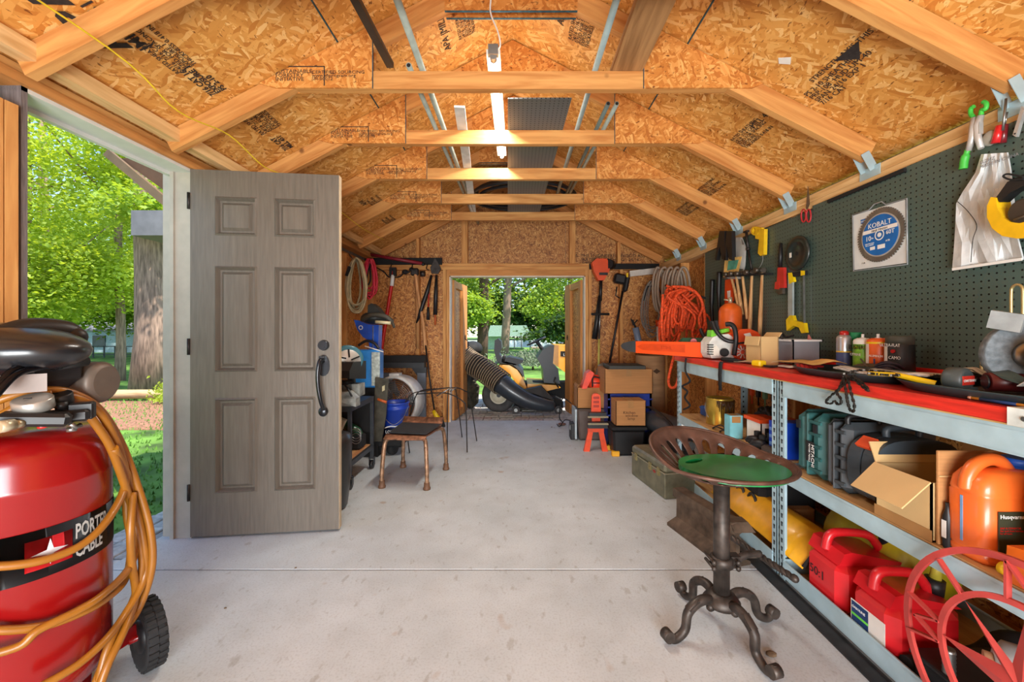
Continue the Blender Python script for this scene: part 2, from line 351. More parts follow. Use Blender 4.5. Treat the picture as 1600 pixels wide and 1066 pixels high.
# left wall with the doorway between y 1.50 and 2.26
wl = MB(); wl.b2((-1.90, Y0-.09, -.05), (-1.885, 1.46, 2.05)).b2((-1.90, 2.30, -.05), (-1.885, 5.20, 2.05)).b2((-1.90, 1.46, 2.03), (-1.885, 2.30, 2.10)); wl = wl.done('wall_left', sid, kind='structure')
for a, b in ((Y0-.09, -.4), (-.397, .82), (.823, 1.46), (2.31, 3.5), (3.503, 5.19)):
    osbpanel(wl, (-1.8775, (a+b)/2, 1.0), b-a, 2.0, .013, (0, 1, 0), (0, 0, 1), OSBW)
for y in (-1.56, -.95, -.34, .27, .82, 1.26, 1.40, 1.443, 2.36, 2.45, 3.06, 3.67, 4.28, 4.89, 5.12):
    board('stud', (-1.825, y, .038), (-1.825, y, 1.95), .09, .038, LUM, wl, up=(1, 0, 0))
for a, b in ((Y0, 1.46), (2.30, 5.15)): board('sole_plate', (-1.825, a, .019), (-1.825, b, .019), .038, .089, LUM, wl)
board('header', (-1.825, Y0, 2.052), (-1.825, 5.15, 2.052), .036, .10, LUMD, wl)
board('ledger_strip', (-1.711, Y0, 2.119), (-1.711, 5.08, 2.119), .062, .058, LUM2, wl)
board('top_plate', (-1.83, Y0, 2.085), (-1.83, 5.15, 2.085), .028, .10, LUM, wl)
# far wall with the double doorway
wf = MB(); wf.b2((-1.9, 5.205, -.05), (-.87, 5.22, 1.9)).b2((.885, 5.205, -.05), (1.9, 5.22, 1.9)).prism([(-1.9, 5.205, 1.87), (1.9, 5.205, 1.87), (1.9, 5.205, 2.02), (RX, 5.205, 3.0), (-1.9, 5.205, 2.05)], (0, .015, 0)); wf = wf.done('wall_far', sid, kind='structure')
for a, b in ((-1.87, -.89), (.90, 1.87)): osbpanel(wf, ((a+b)/2, 5.197, .95), b-a, 1.9, .013, (1, 0, 0), (0, 0, 1), OSBW)
pn = MB(); pn.prism([(-1.87, 5.191, 1.9), (-.605, 5.191, 1.9), (-.605, 5.191, zr(-.605)), (-1.87, 5.191, zr(-1.87))], (0, .013, 0)).done('osb_panel', OSBX, wf)
pn = MB(); pn.prism([(-.602, 5.191, 1.9), (.612, 5.191, 1.9), (.612, 5.191, zr(.612)), (RX, 5.191, zr(RX)), (-.602, 5.191, zr(-.602))], (0, .013, 0)).done('osb_panel', OSBX, wf)
pn = MB(); pn.prism([(.615, 5.191, 1.9), (1.87, 5.191, 1.9), (1.87, 5.191, zr(1.87)), (.615, 5.191, zr(.615))], (0, .013, 0)).done('osb_panel', OSBX, wf)
for x in (-1.85, -1.24, -.905, -.862, .868, .911, 1.30, 1.84): board('stud', (x, 5.145, .038), (x, 5.145, 1.9), .038, .089, LUM, wf, up=(1, 0, 0))
for x in (-.655, .69): board('gable_stud', (x, 5.145, 1.98), (x, 5.145, zl(x)), .075, .089, LUM, wf, up=(1, 0, 0))
for x in (-1.24, 1.27): board('gable_stud', (x, 5.145, 1.98), (x, 5.145, zl(x)), .038, .089, LUM, wf, up=(1, 0, 0))
for a, b in ((-1.87, -.84), (.85, 1.87)): board('sole_plate', (a, 5.145, .019), (b, 5.145, .019), .038, .089, LUM, wf)
board('top_plate', (-1.84, 5.145, 1.96), (1.84, 5.145, 1.96), .038, .089, LUM, wf)
board('top_plate', (-1.84, 5.145, 1.92), (1.84, 5.145, 1.92), .038, .089, LUM, wf)
board('header', (-.88, 5.12, 1.862), (.89, 5.12, 1.862), .075, .038, LUMD, wf)
DF = M('painted_white_trim', (222, 212, 196), .6, var=.12, scale=7)
dfr = MB(); dfr.b2((-.843, 5.10, 0), (-.830, 5.235, 1.825)).done('trim_1', DF, kind='structure')
dfr = MB(); dfr.b2((.836, 5.10, 0), (.849, 5.235, 1.825)).done('trim_2', DF, kind='structure')
dfr = MB(); dfr.b2((-.843, 5.10, 1.812), (.849, 5.235, 1.825)).done('trim_3', DF, kind='structure')
text('APA  THE ENGINEERED WOOD ASSOCIATION\n          RATED SHEATHING   24/16\n          EXPOSURE 1', .06, INK, wf, (.66, 5.189, 2.07), name='panel_stamp', line=.8)
# rear wall behind the camera, with an opening added to let light in
wb = MB(); wb.b2((-1.9, -1.72, -.05), (-.95, -1.70, 2.03)).b2((.95, -1.72, -.05), (1.9, -1.70, 2.03)).prism([(-1.9, -1.70, 1.95), (1.9, -1.70, 1.95), (1.9, -1.70, 2.04), (RX, -1.70, 3.0), (-1.9, -1.70, 2.04)], (0, -.02, 0)); wb = wb.done('wall_rear', sid, kind='structure')
for s in (-1, 1): osbpanel(wb, (s*1.41, -1.69, 1.0), .92, 2.0, .013, (1, 0, 0), (0, 0, 1), OSBW)
# doorway trim on the left
JB = M('jamb_paint', (176, 168, 156), .6, var=.06)
j = MB(); j.b2((-1.905, 2.258, 0), (-1.795, 2.278, 2.035)).b2((-1.905, 2.245, 0), (-1.885, 2.259, 2.02)).b2((-1.97, 2.278, -.03), (-1.90, 2.36, 2.06)); j.done('trim_4', JB, kind='structure')
j = MB(); j.b2((-1.905, 1.482, 0), (-1.795, 1.502, 2.035)).b2((-1.905, 1.502, 0), (-1.885, 1.514, 2.02)); j.done('trim_5', M('jamb_raw', (120, 112, 112), .6, var=.25, stretch=(20, 20, 1)), kind='structure')
j = MB(); j.b2((-1.905, 1.482, 2.018), (-1.795, 2.278, 2.034)).b2((-1.93, 1.40, 2.0), (-1.905, 2.36, 2.045)).b2((-1.96, 1.40, 2.02), (-1.93, 2.36, 2.10)); j.done('trim_6', M('jamb_head_paint', (214, 214, 208), .55, var=.04), kind='structure')
# ---------------------------------------------------------------- roof
SL = sqrt(1+.515**2); XE = 2.08
dk = MB()
dk.prism([(-1.94, Y0-.4, zr(-1.94)+.016), (RX, Y0-.4, zr(RX)+.016), (2.10, Y0-.4, zr(2.10)+.016), (2.10, Y0-.4, zr(2.10)+.04), (RX, Y0-.4, zr(RX)+.045), (-1.94, Y0-.4, zr(-1.94)+.04)], (0, 7.3, 0))
ceil = dk.done('ceiling', M('shingles', (70, 64, 60), .9, bump=.4, scale=30), kind='structure')
def rp(s, x, y): return V((x, y, zr(x)))
def roofpanel(s, xa, xb, ya, yb, mat=None):
    c = V(((xa+xb)/2, (ya+yb)/2, (zr(xa)+zr(xb))/2+.007)); sl = abs(xb-xa)*SL-.003
    sd = V((s, 0, -.515)).normalized()
    return osbpanel(ceil, c, yb-ya-.003, sl, .012, (0, 1, 0), -sd if s > 0 else sd, mat or OSBR)
for s in (-1, 1):
    m1 = (.849 if s > 0 else -.893)
    for a, b in ((-1.9, .825), (.825, 3.275), (3.275, 5.25)): roofpanel(s, m1, 2.10 if s > 0 else -1.93, a, b)
    for a, b in ((-1.9, -.39), (-.39, 2.06), (2.06, 4.49), (4.49, 5.25)): roofpanel(s, RX, m1, a, b)
# blue painted panel edges seen at the seams
for x in (-.893, .849):
    q = MB(); z = zr(x); q.bar((x, -1.2, z-.0005), (x, 5.1, z-.0005), .004, .006); q.done('panel_seam', BLUEEDGE, ceil)
def roofpt(px, py, lift=.004):
    a = (px-CX)/F; b = (CY-py)/F; s = 1 if px > CX else -1
    y = (3.026+.515*s*RX-H)/(b+.515*s*a); return V((a*y, y, H+b*y-lift))
def rstamp(px, py, s, size, nudge=0, **k):
    p = roofpt(px, py); sg = 1 if px > CX else -1
    yd = V((-1, 0, -.515)) if sg < 0 else V((-1, 0, .515))
    return text(s, size, INK, ceil, p, (0, -1, 0), yd, name='panel_stamp', line=.8, **k)
ST1 = 'RATED SHEATHING\n24/16  7/16 CAT\nSIZED FOR SPACING\nEXPOSURE 1\nTHICKNESS 0.418 IN'
rstamp(205, 72, 'APA', .12, sx=1.5, bold=.003); rstamp(236, 72, '|MILL 451', .06, bold=.001); rstamp(282, 112, ST1, .026); rstamp(338, 146, '7/16 CAT 16\nEXPOSURE 1\nPS 2-10', .036, bold=.001)
rstamp(415, 208, ST1, .034); rstamp(452, 232, '7/16 CAT\nMILL 451', .04, bold=.001)
rstamp(1262, 150, 'PS 2-10 SHEATHING\nPRP-108  HUD-UM-40\nSPAN 24/16 EXP 1\n7/16 CAT', .036); rstamp(1270, 128, 'STRENGTH AXIS THIS DIRECTION', .034)
rstamp(1145, 220, ST1, .03); rstamp(1178, 200, 'MILL 451', .05)
rstamp(1092, 298, ST1, .03); rstamp(1058, 330, ST1, .03); rstamp(575, 318, 'APA', .07); rstamp(590, 325, ST1, .03); rstamp(610, 352, ST1, .03)
rstamp(705, 75, 'APA |MILL 451', .06); rstamp(722, 60, ST1, .028); rstamp(893, 62, ST1, .034); rstamp(880, 40, 'APA', .06)
# diamond mark: dark triangle with letters on the right panel
pt = [roofpt(1303, 94), roofpt(1342, 62), roofpt(1344, 90)]
q = MB(); q.prism(pt, (-.0005, 0, -.001)); q.done('panel_stamp', INK, ceil)
stk = MB(); stk.prism([roofpt(1216, 89), roofpt(1236, 88), roofpt(1235, 99), roofpt(1217, 98)], (0, 0, -.001)); stk.done('sticker', PAPER, ceil)
# ---------------------------------------------------------------- trusses
TY = [2.062-.61*i for i in range(5, 0, -1)]+[2.062, 2.665, 3.285, 3.905, 4.50]
TLAB = {1.452: 'roof truss nearest the camera, only its two sloping rafters in view', 2.062: 'first full roof truss with a big stamped board gusset and knotted collar beam', 2.665: 'second full roof truss, just behind the first, lit by the tube lamp',
        3.285: 'third full roof truss, above the middle of the shed', 3.905: 'fourth full roof truss, second from the far wall', 4.50: 'fifth full roof truss, nearest the far gable wall'}
OTH = ['rearmost roof truss over the added opening behind the camera', 'second roof truss from the rear of the shed', 'third roof truss from the rear of the shed', 'roof truss directly above the camera position']
for i, y in enumerate(TY):
    lab = TLAB.get(round(y, 3)) or OTH[min(i, 3)]
    t = T('roof_truss', lab, 'roof truss', (RX, y, 2.0), 'roof trusses of the shed')
    t_ = .038; dp = .098; off = V((0, 0, dp/2*SL-.002))
    for s in (-1, 1):
        xf = s*1.80+RX if s > 0 else RX-1.715
        lean = V((0, 0, 0))
        board('rafter', V((xf, y, zl(xf)))+off, V((RX+s*.012, y, zl(RX+s*.012)))+off, dp, t_, LUM, t, up=(s*.515, 0, 1))
        # side gusset front and back
        xi, xo, zb = (-.72, -1.20, 2.352) if s < 0 else (.63, 1.17, 2.352)
        for k, yy in enumerate((y-.028, y+.019)):
            g = MB(); g.prism([(xi, yy, zb), (xi, yy, zr(xi)-.006), (RX+s*(3.026-2.38)/.515, yy, 2.375), (xo, yy, zb)], (0, .009, 0)); gg = g.done('side_gusset', OSBGX, t)
            if k == 0:
                e = MB(); e.b2((min(xi, xi+s*-.0015), yy-.0005, zb), (max(xi, xi+s*-.0015)+.001, yy+.0095, zr(xi)-.006)); e.done('painted_edge', BLUEEDGE, gg)
                if s < 0 and y > 2:
                    text('SUSTAINABLE\nFORESTRY\nINITIATIVE', .026, INK, gg, (-1.22+.02, yy-.001, 2.425), name='gusset_stamp', line=.75, sx=1.15)
                    text('CERTIFIED SOURCING\nwww.sfiprogram.org\nSFI-00012', .022, INK, gg, (-1.02, yy-.001, 2.422), name='gusset_stamp', line=.75, sx=1.2)
                    fr = MB(); fr.b2((-1.15, yy-.001, 2.455), (-.955, yy, 2.46)).b2((-.96, yy-.001, 2.362), (-.955, yy, 2.46)); fr.done('stamp_border', INK, gg)
    g = MB(); zb2 = 2.735
    for yy in (y-.028, y+.019):
        g = MB(); g.prism([(RX-.33, yy, zb2), (RX+.33, yy, zb2), (RX+.33, yy, zr(.3)-.01), (RX, yy, zr(RX)-.008), (RX-.33, yy, zr(RX-.33)-.01)], (0, .009, 0)); gg = g.done('apex_gusset', OSBGX, t)
        e = MB(); e.b2((RX-.33, yy-.0005, zb2-.002), (RX+.33, yy+.0095, zb2+.001)); e.done('painted_edge', BLUEEDGE, gg)
    board('collar_beam', (-1.10, y, 2.396), (1.05, y, 2.396), .089, t_, LUM, t)
    # galvanised tie at the right plate
    if y > 0:
        b = MB(); x = 1.778; zf = 1.967
        b.b2((x-.004, y-.06, 1.915), (x-.001, y+.06, zf)); b.bar((x-.005, y-.027, 1.95), (x-.05, y-.027, 2.03), .045, .002, up=(1, 0, 1)); b.bar((x-.005, y+.027, 1.95), (x-.05, y+.027, 2.04), .045, .002, up=(1, 0, 1)); b.done('tie_bracket', GALV, t)
t = T('gable_truss', 'last pair of rafters fixed flat against the far gable wall', 'roof truss', (RX, 5.12, 2.0))
for s in (-1, 1):
    xf = RX+s*1.82; off = V((0, 0, .05)); board('rafter', V((xf, 5.12, zl(xf)))+off, V((RX+s*.012, 5.12, zl(RX)))+off, .089, .038, LUMD, t, up=(s*.515, 0, 1))
# ---------------------------------------------------------------- open entry door
DP = M('door_paint', (108, 100, 90), .42, var=.1, scale=6, bump=.25, stretch=(14, 14, 1), coat=.12)
p0, p1 = V((-1.793, 2.246, .012)), V((-1.017, 2.337, .012)); dx = (p1-p0).normalized(); dn = V((-dx.y, dx.x, 0)); DW = (p1-p0).length; DH = 2.02
dr = T('door_1', None, None, (p0.x, p0.y, 0)); dr['kind'] = 'structure'
RD = Matrix((dx, dn, V((0, 0, 1)))).transposed()
def dl(u, v, d=0): return p0+dx*u+V((0, 0, v))+dn*d     # d behind the face
TH = .044
leaf = MB()
cols = [(0, .125), (.345, .435), (.655, DW)]; pu = [(.125, .345), (.435, .655)]; pv = [(.235, .76), (.905, 1.49), (1.66, 1.875)]
def dbox(m, u0, u1, v0, v1, d0, d1): m.box(dl((u0+u1)/2, (v0+v1)/2, (d0+d1)/2), (u1-u0, d1-d0, v1-v0), RD)
for a, b in cols: dbox(leaf, a, b, 0, DH, 0, TH)
for a, b in pu:
    for c, d in ((0, .235), (.76, .905), (1.49, 1.66), (1.875, DH)): dbox(leaf, a, b, c, d, 0, TH)
leaf.done('door_slab', DP, dr)
for a, b in pu:
    for c, d in pv:
        m = MB(); m.prism([dl(a, c, .03), dl(b, c, .03), dl(b, d, .03), dl(a, d, .03)], dn*.008)
        o = [(a, c), (b, c), (b, d), (a, d)]; sg = [(1, 1), (-1, 1), (-1, -1), (1, -1)]
        lv = [(0, 0.0), (.008, -.010), (.02, .016), (.030, .016), (.045, .001)]
        rings = [[dl(u+su*i, v+sv*i, z) for (u, v), (su, sv) in zip(o, sg)] for i, z in lv]
        vs = [q for r in rings for q in r]; fs = [(i*4+k, i*4+(k+1) % 4, (i+1)*4+(k+1) % 4, (i+1)*4+k) for i in range(len(lv)-1) for k in range(4)]+[(16, 17, 18, 19)]
        m.add(vs, fs); m.done('raised_panel', DP, dr)
for v in (.2, 1.0, 1.8):
    m = MB(); m.cyl(dl(-.006, v, -.004), dl(-.006, v+.09, -.004), .007); m.done('hinge', DKST, dr)
e = MB(); dbox(e, DW, DW+.002, 0, DH, .002, TH-.002); e.done('door_edge_strip', M('edge_strip', (190, 170, 140), .5), dr)
IRON = M('door_hardware', (52, 54, 58), .35, .8, coat=.3)
db = MB(); db.cyl(dl(.70, 1.05, 0), dl(.70, 1.05, -.022), .031, .027).cyl(dl(.70, 1.05, -.022), dl(.70, 1.05, -.026), .015); db.done('deadbolt', IRON, dr)
hd = MB(); hd.prism([dl(.70+.033*cos(a), .93+.055*sin(a)*(1.2 if sin(a) > 0 else 1), 0) for a in [i*pi/8 for i in range(16)]], dn*-.012)
hd.tube(spl([dl(.70, .96, -.012), dl(.695, .965, -.05), dl(.688, .90, -.062), dl(.69, .82, -.06), dl(.70, .74, -.05), dl(.705, .70, -.03), dl(.70, .685, -.01)]), .011, 10).ell(dl(.70, .675, -.014), (.026, .014, .028), rot=RD).bar(dl(.70, .985, -.012), dl(.70, .985, -.05), .012, .022); hd.done('door_handle', IRON, dr)
# ---------------------------------------------------------------- far double doors, opened outwards
DST = M('weathered_board', (120, 86, 58), .8, var=.3, scale=8, stretch=(10, 10, 1))
for k, (a, b) in enumerate(((V((-.848, 5.24, -.02)), V((-.772, 6.02, -.02))), (V((.852, 5.24, -.02)), V((.742, 6.02, -.02))))):
    s = 1 if k == 0 else -1
    L = (b-a).length; u = (b-a).normalized(); nn = V((u.y, -u.x, 0))*s     # towards the opening
    d = T('door_%d' % (k+2), None, None, (a.x, a.y, 0)); d['kind'] = 'structure'; hh = 1.81
    osbpanel(d, (a+b)/2+V((0, 0, hh/2)), L, hh, .012, u, (0, 0, 1), OSBW, 'osb_panel')
    for f0, f1, z0, z1 in ((0.0, .09, 0, hh), (L-.30, L-.0, 0, hh)):
        p = a+u*((f0+f1)/2)+nn*.025; board('stile', p+V((0, 0, z0)), p+V((0, 0, z1)), f1-f0 if f1-f0 < .2 else .26, .038, LUMD, d, up=u)
    board('rail', a+u*.09+nn*.025+V((0, 0, hh-.05)), b-u*.3+nn*.025+V((0, 0, hh-.05)), .09, .038, LUMD, d)
    board('rail', a+u*.09+nn*.025+V((0, 0, .05)), b-u*.3+nn*.025+V((0, 0, .05)), .09, .038, LUMD, d)
    m = MB(); m.b2(b+V((-.012, 0, 0)), b+V((.012, .02, hh))); m.done('edge_trim', DF, d)
    p = b-u*.16+nn*.046; m = MB(); m.prism([p+V((0, 0, 1.02)), p+u*.022+V((0, 0, 1.06)), p+V((0, 0, 1.10)), p-u*.022+V((0, 0, 1.06))], nn*.006)
    if k == 0: m.tube(spl([p+nn*.006+V((0, 0, 1.04)), p+nn*.04+V((0, 0, 1.0)), p+nn*.045+V((0, 0, .92)), p+nn*.02+V((0, 0, .89))]), .006)
    m.done('door_latch', BLKM, d)
# ---------------------------------------------------------------- outside ground
GR = M('lawn', (96, 136, 50), .95, var=.45, scale=2.2, bump=.4)
gm = MB()
gm.b2((-60, -12, -.30), (60, 70, -.11)); gm.done('floor', GR, kind='structure').name = 'floor_lawn'
gr = MB(); random.seed(3)
for i in range(15000):
    y = 1.2+7*random.random()**1.3; x = -1.95-random.random()**1.2*7.5; h = .02+.03*random.random(); a = random.random()*pi; dx_ = .012*cos(a); dy_ = .012*sin(a); tx = random.uniform(-.02, .02)
    gr.add([(x-dx_, y-dy_, -.112), (x+dx_, y+dy_, -.112), (x+tx, y, -.11+h)], [(0, 1, 2)])
tag(gr.done('grass', M('grass_blades', (104, 150, 58), .8, var=.3, scale=1.5)), 'short green lawn grass outside the open entry door', 'grass', kind='stuff')
mul = MB(); mul.sheet([[(x, y, -.108+.012*random.random()) for x in [-12+.35*i for i in range(29)]] for y in [5.15+.3*j for j in range(8)]], (0, 0, -.02)); mul.done('floor', M('mulch', (150, 108, 84), .95, var=.35, scale=30, bump=.8), kind='structure').name = 'floor_mulch'
lg = MB(); lg.tube([(x, 7.35+.05*sin(x), .0) for x in [-12+.6*i for i in range(15)]], .085, 8); tag(lg.done('landscape_timber', wood('timber', (176, 140, 100), (206, 176, 134), 'X')), 'weathered round timber edging between mulch bed and lawn', 'timber')
# step and pavers at the entry
PV = [M('paver_%d' % i, c, .9, var=.22, scale=25, bump=.5) for i, c in enumerate([(196, 192, 184), (178, 174, 168), (208, 202, 192), (196, 176, 168)])]
st = MB(); st.b2((-2.40, 1.6, -.12), (-1.99, 3.0, -.085)); st = st.done('floor_entry_pad', M('sand', (120, 112, 100), .95), kind='structure')
for i in range(8):
    for j in range(3):
        q = MB(); q.b2((-1.995-.12*j-.115, 1.63+.17*i, -.08), (-1.995-.12*j, 1.63+.17*i+.165, -.045+random.uniform(-.006, .006)), ch=.005); q.done('paver', PV[random.randrange(3)], st)
pp = MB(); pp.b2((-2.2, 5.2, -.10), (2.2, 7.6, -.085)); pp = pp.done('floor_paved_path', M('sand', (120, 112, 100)), kind='structure')
r = 0; y = 5.205
while y < 7.5:
    x = -1.05-(.11 if r % 2 else 0)
    while x < 1.2:
        wd = random.choice((.11, .2, .2)); q = MB(); q.b2((x, y, -.088), (x+wd-.006, y+.134, -.04+random.uniform(-.003, .003)), ch=.004); q.done('paver', PV[random.choice((0, 0, 1, 2, 2, 3))], pp); x += wd
    y += .14; r += 1
# ---------------------------------------------------------------- eave return beside the entry door
ev = T('porch_eave', 'grey boxed eave end with brown sloping soffit boards outside the entry door', 'eave', (-2.3, 2.75, 1.7))
GB = M('grey_fascia', (118, 116, 120), .6)
m = MB(); m.b2((-2.47, 2.62, 1.755), (-1.91, 2.9, 1.915)); m.done('fascia_box', GB, ev)
m = MB(); m.prism([(-2.62, 2.7, 2.28), (-1.95, 2.7, 1.80), (-1.92, 2.7, 2.02), (-2.30, 2.7, 2.30)], (0, .8, 0)); m.done('soffit_board', M('brown_soffit', (92, 66, 46), .8), ev)
m = MB(); m.bar((-2.66, 2.66, 2.30), (-2.22, 2.66, 1.93), .05, .03); m.done('rake_board', M('brown_trim', (112, 90, 66), .7), ev)
m = MB(); m.bar((-2.30, 2.70, 1.74), (-1.95, 2.70, 1.60), .05, .04); m.b2((-2.1, 2.75, 1.67), (-1.92, 2.85, 1.74)); m.done('bracket', M('brown_bracket', (126, 96, 64), .7), ev)
# ---------------------------------------------------------------- trees
def leafmat(k, c): 
    m = M(k, c, .6, var=.4, scale=.9); b = m.node_tree.nodes['Principled BSDF']; b.inputs['Transmission Weight'].default_value = 0
    n = m.node_tree; tr = n.nodes.new('ShaderNodeBsdfTranslucent'); tr.inputs[0].default_value = rgb(min(255, c[0]+60), min(255, c[1]+55), c[2]//2+20); mx = n.nodes.new('ShaderNodeMixShader'); mx.inputs[0].default_value = .4
    out = n.nodes['Material Output']; n.links.new(b.outputs[0], mx.inputs[1]); n.links.new(tr.outputs[0], mx.inputs[2]); n.links.new(mx.outputs[0], out.inputs[0]); return m
LF = [leafmat('leaf_bright', (168, 188, 78)), leafmat('leaf_mid', (132, 160, 66)), leafmat('leaf_dark', (58, 96, 36)), leafmat('leaf_pine', (40, 76, 34))]
BK = M('bark', (150, 126, 110), .95, var=.35, scale=5, bump=1.0, stretch=(6, 6, .8))
BK2 = M('bark_dark', (88, 66, 52), .95, var=.35, scale=5, bump=1.0, stretch=(6, 6, .8))
def tree(lab, x, y, r, h, crown, leaf, nleaf, size, bark=BK, lean=0, bz=-.12, seed=1, cat='tree', group='trees around the shed'):
    random.seed(seed); t = T('tree', lab, cat, (x, y, bz), group)
    m = MB(); pts = [(x+lean*k/10+.04*sin(k*1.3), y, bz+h*k/10) for k in range(11)]; rr = [r*1.35, r*1.05]+[r*(1-.07*k) for k in range(9)]
    m.tube(pts, rr, 14)
    for b in range(7):
        z = h*(.3+.09*b); a = b*2.4; L = .25*h*(1-.08*b); m.tube(spl([(x+lean*z/h, y, bz+z), (x+lean*z/h+L*.5*cos(a), y+L*.5*sin(a), bz+z+L*.3), (x+lean*z/h+L*cos(a), y+L*sin(a), bz+z+L*.7)], 3), [r*.35*(1-i/8) for i in range(7)], 6)
    m.done('trunk', bark, t)
    if nleaf:
        m = MB(); P = []; FC = []
        cl = []
        for (cx, cy, cz, rx_, ry_, rz_) in crown:
            for _ in range(26):
                a = random.random()*2*pi; u = random.uniform(-1, 1); q = random.random()**.4; s_ = sqrt(1-u*u); cl.append((cx+rx_*q*s_*cos(a), cy+ry_*q*s_*sin(a), cz+rz_*q*u, .22*(rx_+rz_)/2+.15))
        for i in range(nleaf):
            c = random.choice(cl); g = random.gauss
            p = V((c[0]+g(0, c[3]), c[1]+g(0, c[3]), c[2]+g(0, c[3]*.45))); a = random.random()*2*pi; tl = g(-.15, .5); L = size*random.uniform(.7, 1.3)
            d = V((cos(a)*cos(tl), sin(a)*cos(tl), sin(tl))); sdv = d.cross(V((g(0, .5), g(0, .5), 1))).normalized()*L*.38
            k = len(P); P += [p, p+d*L*.5+sdv, p+d*L, p+d*L*.5-sdv]; FC.append((k, k+1, k+2, k+3))
        m.v = P; m.f = FC; m.sm = [False]*len(FC); o = m.done('foliage', leaf, t); o['kind'] = 'stuff'
    return t
# left view
tree('massive pale grey trunk beside the entry door jamb, lower leaves hanging over it', -7.12, 7.95, .25, 12, [(-6.6, 7.6, 3.4, .9, .8, .45), (-7.6, 8.4, 6, 2.5, 2, 2)], LF[1], 7000, .09, seed=11)
tree('slender straight trunk with bright leaves, middle of the entry door view', -9.9, 10.2, .09, 9, [(-10.6, 10.0, 4.2, 2.2, 1.6, 1.8), (-9.9, 9.8, 2.4, 1.6, 1, .7), (-9.3, 9.6, 5.3, 1.5, 1.2, .8)], LF[0], 22000, .09, seed=12)
tree('leafy young tree with branches filling the left side of the entry view', -11.6, 9.7, .08, 8, [(-11.9, 9.8, 3.3, 1.9, 1.5, 1.6), (-11.3, 9.4, 1.9, 1.8, .9, .6), (-12.4, 9.5, 5.6, 1.4, 1, .6)], LF[0], 22000, .09, seed=13)
tree('pink-barked trunk pair member left of centre beyond the lawn', -13.4, 15.2, .14, 12, [(-14.5, 15.5, 5.2, 2.6, 2, 1.7), (-12.2, 14.6, 3.2, 2, 1.6, 1)], LF[1], 13000, .13, seed=14)
tree('second thin trunk standing close behind the slender one', -12.6, 15.9, .11, 12, [(-12, 15.6, 7, 2.2, 2, 2)], LF[0], 9000, .13, seed=15)
tree('broad background tree beyond the lawn, far left of the entry view', -22, 19, .25, 12, [(-22, 19, 5, 4, 3, 3.5), (-20, 18.4, 2.3, 3.4, 2.5, 1)], LF[1], 15000, .18, seed=16)
tree('darker background tree beyond the lawn, right side of the entry view', -16, 20, .25, 12, [(-16, 20, 5, 3.6, 3, 3.8), (-15, 19.4, 2.5, 3.4, 2, 1.2)], LF[1], 15000, .18, bark=BK2, seed=17)
# far view
tree('tree with dark leaning trunk at left of the far doorway', -1.55, 17.5, .22, 11, [(-2.3, 17.5, 4.2, 1.3, 1.2, 1.8), (-2.2, 17, 2.0, .8, .8, .7)], LF[1], 14000, .13, bark=BK2, lean=.5, bz=-.3, seed=21)
tree('tall reddish pine trunk left of centre in the far doorway', -.75, 22, .22, 13, [(-.2, 22, 5.8, 1.6, 1.6, .7)], LF[2], 2200, .22, lean=.9, bz=-.5, seed=22)
tree('bright leafy tree at right of the far doorway', 2.9, 22, .16, 11, [(2.7, 22, 4.2, 1.7, 1.5, 2.3), (2.0, 21.5, 2.2, 1.3, 1, .8)], LF[1], 14000, .14, bz=-.5, seed=23)
tree('low dark fir branches reaching across the far view above the tractor wheel', 1.9, 16, .07, 3.1, [(1.3, 16, .95, .9, .6, .12), (1.7, 16, 1.5, .5, .5, .15)], LF[3], 2600, .14, bark=BK2, bz=-.3, seed=24)
for k, (x, y, s, c) in enumerate([(-9, 52, 5, 2), (-4.5, 55, 5.5, 1), (1.0, 54, 5.0, 2), (5.5, 52, 5.2, 1), (10, 54, 5, 2)]):
    tree(['round wooded crown', 'tall wooded crown', 'dark wooded crown', 'pale wooded crown', 'broad wooded crown'][k]+' on the far lake shore seen through the far doorway, '+['leftmost', 'second from left', 'middle one', 'second from right', 'rightmost'][k], x, y, .3, 9, [(x, y, 4.6, s*.8, 2, 4.0)], LF[c], 5200, .55, bz=-1, seed=30+k, group='woods on the far shore')
for k, (x, y) in enumerate([(-34, 30), (-29, 36), (-24, 40), (-18, 42), (-40, 24)]):
    tree('wooded crown behind the lawn trees, '+['second', 'third', 'fourth', 'fifth', 'first'][k]+' from the left', x, y, .35, 10, [(x, y, 5, 4.5, 3, 5)], LF[1+k % 2], 4500, .6, bz=-1, seed=40+k, group='woods behind the lawn')
# hedge band, bush
sh = T('shrub', 'grey-green clipped shrub behind the tractor wheel in the far doorway', 'shrub', (-.3, 12, -.2)); m = MB(); random.seed(5)
for i in range(3500):
    p = V((random.gauss(.55, .55), 13+random.gauss(0, .3), .02+abs(random.gauss(0, .16)))); a = random.random()*6.28; m.add([p, p+V((.05*cos(a), .02, .03)), p+V((.07*cos(a), 0, .07)), p+V((.0, .02, .05))], [(0, 1, 2, 3)])
m.done('foliage', M('sage', (118, 130, 100), .8, var=.4, scale=20), sh, kind='stuff')
m = MB(); m.tube([(.5, 13, -.2), (.5, 13, .15)], .03); m.done('stem', BK2, sh)
sp = T('small_shrub', 'small yellow-green shrub by the log edging next to the door jamb', 'shrub', (-6.0, 7.0, -.1)); m = MB()
for i in range(500):
    p = V((-5.95+random.gauss(0, .12), 7.0+random.gauss(0, .1), -.08+abs(random.gauss(0, .14)))); a = random.random()*6.28; m.add([p, p+V((.04*cos(a), .02, .02)), p+V((.06*cos(a), 0, .05)), p+V((.0, .02, .04))], [(0, 1, 2, 3)])
m.done('foliage', LF[0], sp, kind='stuff'); m = MB(); m.tube([(-5.95, 7, -.12), (-5.95, 7, .05)], .012); m.done('stem', BK2, sp)
